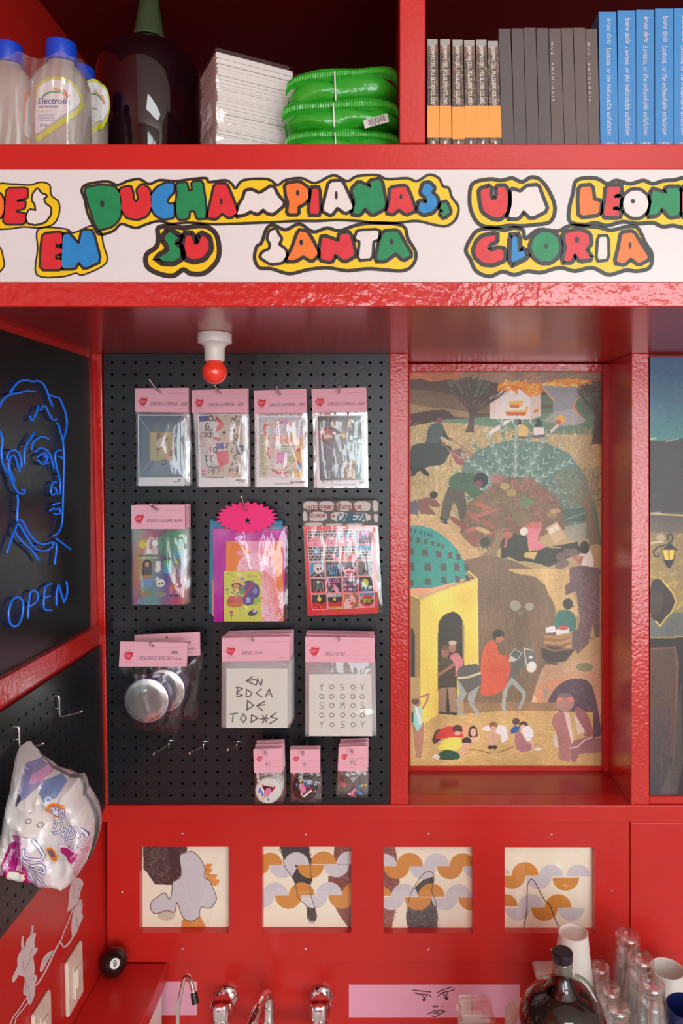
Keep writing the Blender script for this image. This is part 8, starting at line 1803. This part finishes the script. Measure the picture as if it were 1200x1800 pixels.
g = G(); g.tube(catmull([(mx_,hx[0][1],zt2),(mx_,hx[0][1],zt2+.018),(mx_-.004,hx[0][1]-.012,zt2+.034),(mx_-.012,hx[0][1]-.040,zt2+.038),(mx_-.020,hx[0][1]-.075,zt2+.028),(mx_-.026,hx[0][1]-.105,zt2+.002),(mx_-.028,hx[0][1]-.115,zt2-.03),(mx_-.028,hx[0][1]-.118,zt2-.05)],5), .0098, 20); g.build('spout', M['chrome'], tap, smooth=True)
# filter spout: thin bent pipe with a black tip
fs = thing('filter_spout', 'thin bent chrome filter spout with a black rubber tip', 'tap', W(312,1830,1.50)); Yq2 = 1.50
pts = [(312,2000),(312.5,1810),(313.5,1772),(318,1745),(323,1722),(326.5,1716),(331,1716),(335,1724),(341,1748)]
yy_ = [Yq2,Yq2,Yq2,Yq2-.004,Yq2-.010,Yq2-.014,Yq2-.020,Yq2-.028,Yq2-.040]
base = W(312,1810,Yq2); pp = [W(px,py,y) for (px,py),y in zip(pts,yy_)]; pp[0] = (pp[1][0],pp[1][1],ZCT)
g = G(); g.tube([pp[0]]+catmull(pp[1:],4), .0042, 14); g.build('pipe', M['chrome'], fs, smooth=True)
g = G(); e0, e1 = Vector(pp[-1]), Vector(W(343.5,1764,yy_[-1]-.004)); g.tube([e0-(e1-e0)*.15,e1], .0068, 14); g.build('rubber_tip', M['black'], fs)
fs.location = fs.location

# ================================================================== drinking things at the right
def tumbler_stack(label, cx, cy, Y, rb, rt, H, n, gap, ridges=True):
    """upturned glasses; (cx,cy) is the middle of the topmost base, rb base radius, rt mouth radius"""
    c0 = W(cx,cy,Y); out = []
    for k in range(n):
        zt_ = c0[2]-k*gap; t = thing('glass_tumbler', label+('' if n == 1 else (', topmost glass' if k == 0 else ', second glass from the top' if k == 1 else ', third glass from the top')), 'glass', (c0[0],c0[1],zt_-H), 'upturned glasses')
        w_ = .0022; prof = [(.0001,-.003),(rb*.62,-.0035),(rb*.74,-.001),(rb*.86,0),(rb*.97,-.002),(rb,-.007),(rb*1.0,-.012),(rb*.97,-.016)]
        m = 9
        for i in range(m+1):
            t_ = i/m; r = rb*.97+(rt-rb*.97)*t_; z = -.016-(H-.016)*t_; prof.append((r+(.0007 if i % 2 and ridges else 0), z))
        prof += [(rt-w_*.3,-H-.001),(rt-w_,-H)]
        for i in range(m+1): t_ = 1-i/m; r = rb*.9+(rt-w_-rb*.9)*t_; prof.append((r, -.020-(H-.020)*t_))
        prof += [(rb*.6,-.0165),(.0001,-.016)]
        g = G(); g.lathe(prof, (c0[0],c0[1],zt_), 40, cap=False); smooth_by_angle(g.build('glass_wall', M['glass'], t), .8); out.append(t)
    return c0[2]-(n-1)*gap-H
stk = []
def stand(c0, zb_, label):  # nothing
    pass
low = [tumbler_stack('tall stack of ribbed upturned glasses nearest the red wall', 1103, 1641, 1.50, .0248, .034, .098, 3, .034),
       tumbler_stack('stack of ribbed upturned glasses in the middle', 1126, 1680, 1.42, .0242, .034, .098, 3, .034),
       tumbler_stack('front stack of ribbed upturned glasses beside the blue cup', 1144, 1726, 1.345, .0242, .034, .098, 3, .034),
       tumbler_stack('low stack of upturned glasses right behind the paper cups', 1053, 1696, 1.48, .0215, .029, .09, 3, .03),
       tumbler_stack('low stack of upturned glasses beside the jug handle', 1070, 1735, 1.40, .0225, .030, .09, 3, .03),
       tumbler_stack('low stack of glasses at the bottom edge by the jug', 1085, 1768, 1.33, .0225, .030, .09, 3, .03)]
# tray that carries the glasses
g = G(); zt_ = min(low)-.002
for i, l in enumerate(low): pass
g = thing('glass_rack', 'clear acrylic stand below the upturned glasses', 'rack', (0.47,1.42,ZCT))
rk = G(); 
spots = [(1103,1.50),(1124,1.42),(1144,1.35),(1056,1.48),(1070,1.40),(1085,1.34)]
ys_sp = [(1103,1641,1.50),(1124,1680,1.42),(1144,1726,1.35),(1056,1696,1.48),(1070,1735,1.40),(1085,1768,1.34)]
for (sx, sy_, sY), l in zip(ys_sp, low):
    b = W(sx,sy_,sY); q = G(); q.lathe([(.021,0),(.021,l-.0012-ZCT)], (b[0],b[1],ZCT), 20); q.build('riser', M['white'], g)

# paper cups, upturned
Yc = 1.455; c0 = W(1007,1638,Yc); n = 5; cupm = material('white_paper_cup', rgb(232,222,214), .55)
for k in range(n):
    zt_ = c0[2]-k*.010; t = thing('paper_cup', 'upturned white paper cup, '+('topmost of the stack behind the jug' if k == 0 else ('second','third','fourth','lowest')[k-1]+' of the stack behind the jug'), 'cup', (c0[0],c0[1],zt_-.11), 'stack of paper cups')
    g = G(); rb, rt, H = .0285, .040, .118
    g.lathe([(.0001,-.006),(rb*.90,-.006),(rb*.92,0),(rb,-.0004),(rt,-H),(rt+.0022,-H-.001),(rt+.0024,-H-.0035),(rt+.0004,-H-.004),(rt-.001,-H),(rb*.93,-.008)], (c0[0],c0[1],zt_), 44, cap=False); smooth_by_angle(g.build('cup_wall', cupm, t), .8)
zl = c0[2]-(n-1)*.010-.118-.004
q = thing('cup_stand', 'white riser below the paper cup stack', 'stand', (c0[0],c0[1],ZCT)); g = G(); g.lathe([(.038,0),(.039,.004),(.039,zl-.001-ZCT-.004),(.038,zl-.0008-ZCT)], (c0[0],c0[1],ZCT), 24); g.build('riser', M['white'], q)

# dark glass jug with finger handle
Yj = 1.20; cj = W(988,1672,Yj); jug = thing('glass_jug', 'dark green glass jug with a black screw cap and finger handle', 'jug', (cj[0],cj[1],cj[2]-.30))
M['jug_glass'] = material('smoky_green_glass', (.016,.015,.011), .04, spec=.6, coat=.6, coat_rough=.02); M['jug_neck'] = film_material('neck_glass', .06, .02, tint=(.62,.68,.62), bump=None)
g = G(); g.lathe([(.0001,.0012),(.0140,.0012),(.0163,-.0005),(.0168,-.003),(.0168,-.0125),(.0160,-.014)], cj, 36); smooth_by_angle(g.build('screw_cap', material('black_cap', rgb(34,24,38), .3), jug), .6)
g = G(); g.lathe([(.0150,-.0135),(.0162,-.016),(.0162,-.019),(.0150,-.021),(.0160,-.024),(.0150,-.027),(.0155,-.032),(.0185,-.044),(.024,-.055),(.030,-.062)], cj, 36, cap=False); g.build('neck', M['jug_neck'], jug, smooth=True)
g = G(); g.lathe([(.030,-.061),(.046,-.069),(.058,-.080),(.067,-.096),(.072,-.118),(.074,-.15),(.074,-.26),(.070,-.298),(.0001,-.30)], cj, 48, cap=False); g.build('jug_body', M['jug_glass'], jug, smooth=True)
hp = [(cj[0]+.016,cj[1]-.012,cj[2]-.034),(cj[0]+.030,cj[1]-.018,cj[2]-.038),(cj[0]+.044,cj[1]-.026,cj[2]-.056),(cj[0]+.050,cj[1]-.030,cj[2]-.080),(cj[0]+.048,cj[1]-.032,cj[2]-.104),(cj[0]+.040,cj[1]-.032,cj[2]-.112)]
g = G(); g.tube(catmull(hp,5), .0065, 14); g.build('finger_handle', M['jug_neck'], jug, smooth=True)
g = thing('jug_riser', 'plain white block below the jug', 'block', (cj[0],cj[1],ZCT)); q = G(); 
if cj[2]-.3012 > ZCT+.004: q.bbox(cj[0]-.06,cj[0]+.06,cj[1]-.06,cj[1]+.06,ZCT,cj[2]-.3012,.003); q.build('block', M['white'], g)

# white cup, blue cup, glass dish, white lid
def mug(label, cx, cy, Y, R, H, mat, handle=0, inner=None):
    c0 = W(cx,cy,Y); t = thing('mug', label, 'mug', (c0[0],c0[1],c0[2]-H)); g = G(); w_ = .003
    g.lathe([(.0001,-H),(R*.80,-H),(R*.86,-H+.004),(R*.93,-H*.5),(R,-.004),(R,-.001),(R-w_*.5,0),(R-w_,-.001),(R*.93-w_,-H*.5),(R*.82-w_,-H+.008),(.0001,-H+.006)], c0, 44, cap=False); smooth_by_angle(g.build('cup_wall', mat, t), .9)
    if handle:
        g = G(); g.tube(catmull([(c0[0]+R*.96,c0[1]-.002,c0[2]-.018),(c0[0]+R+.020,c0[1]-.004,c0[2]-.020),(c0[0]+R+.026,c0[1]-.004,c0[2]-.045),(c0[0]+R*.93,c0[1]-.002,c0[2]-.066)],5), .0045, 12); g.build('handle', mat, t, smooth=True)
    return c0[2]-H
def block_below(c0x, Y, ztop, r, label):
    x = (c0x-CX)/F*Y; t = thing('stand_block', label, 'stand', (x,Y,ZCT)); g = G(); g.bbox(x-r,x+r,Y-r,Y+r,ZCT,ztop-.0006,.002); g.build('block', M['white'], t)
zl = mug('white ceramic mug at the right edge behind the glasses', 1172, 1702, 1.52, .0345, .09, M['white'], 1); block_below(1172, 1.52, zl, .026, 'white block below the white mug')
zl = mug('dark blue mug at the bottom right corner', 1206, 1768, 1.36, .036, .09, material('navy_glaze', rgb(24,36,92), .2, coat=.4)); block_below(1206, 1.36, zl, .026, 'white block below the blue mug')
# square glass dish, upturned
Yg = 1.47; t = thing('glass_dish', 'small square clear glass dish in front of the pink drawn face', 'dish', W(838,1800,Yg)); xg0, xg1 = W(803,1765,Yg)[0], W(868,1765,Yg)[0]; ztg = W(803,1762,Yg)[2]
g = G(); g.bbox(xg0,xg1,Yg-.03,Yg+.03,ztg-.05,ztg-.012,.008,seg=3); g.bbox(xg0+.004,xg1-.004,Yg-.026,Yg+.026,ztg-.0118,ztg,.004,seg=2); o = g.build('glass_block', M['glass'], t); smooth_by_angle(o, .6)
block_below(836, Yg, ztg-.0505, .03, 'white block below the glass dish')
# white round lid edge beside the jug
Yl = 1.30; c0 = W(915,1790,Yl); t = thing('paper_lid_stack', 'white round lids at the left of the jug', 'lids', (c0[0],c0[1],ZCT)); 
for k in range(3):
    g = G(); g.lathe([(.0001,0),(.030,-.0005),(.034,-.004),(.036,-.008),(.037,-.0085)], (c0[0]+.012,c0[1]+.02,c0[2]-k*.010), 36, cap=False); g.build('lid', cupm, t, smooth=True)
g = G(); g.lathe([(.030,0),(.030,c0[2]-.03-ZCT)], (c0[0]+.012,c0[1]+.02,ZCT), 24); g.build('core', cupm, t)
# small white box corner behind the jug
g = G(); p0 = W(943,1715,1.56); g.bbox(p0[0],p0[0]+.05,1.566,YS-.0004,p0[2]-.014,p0[2],.003); o = g.build('wall_bracket', M['white']); tag(o, 'small white wall bracket showing behind the jug neck', 'bracket')
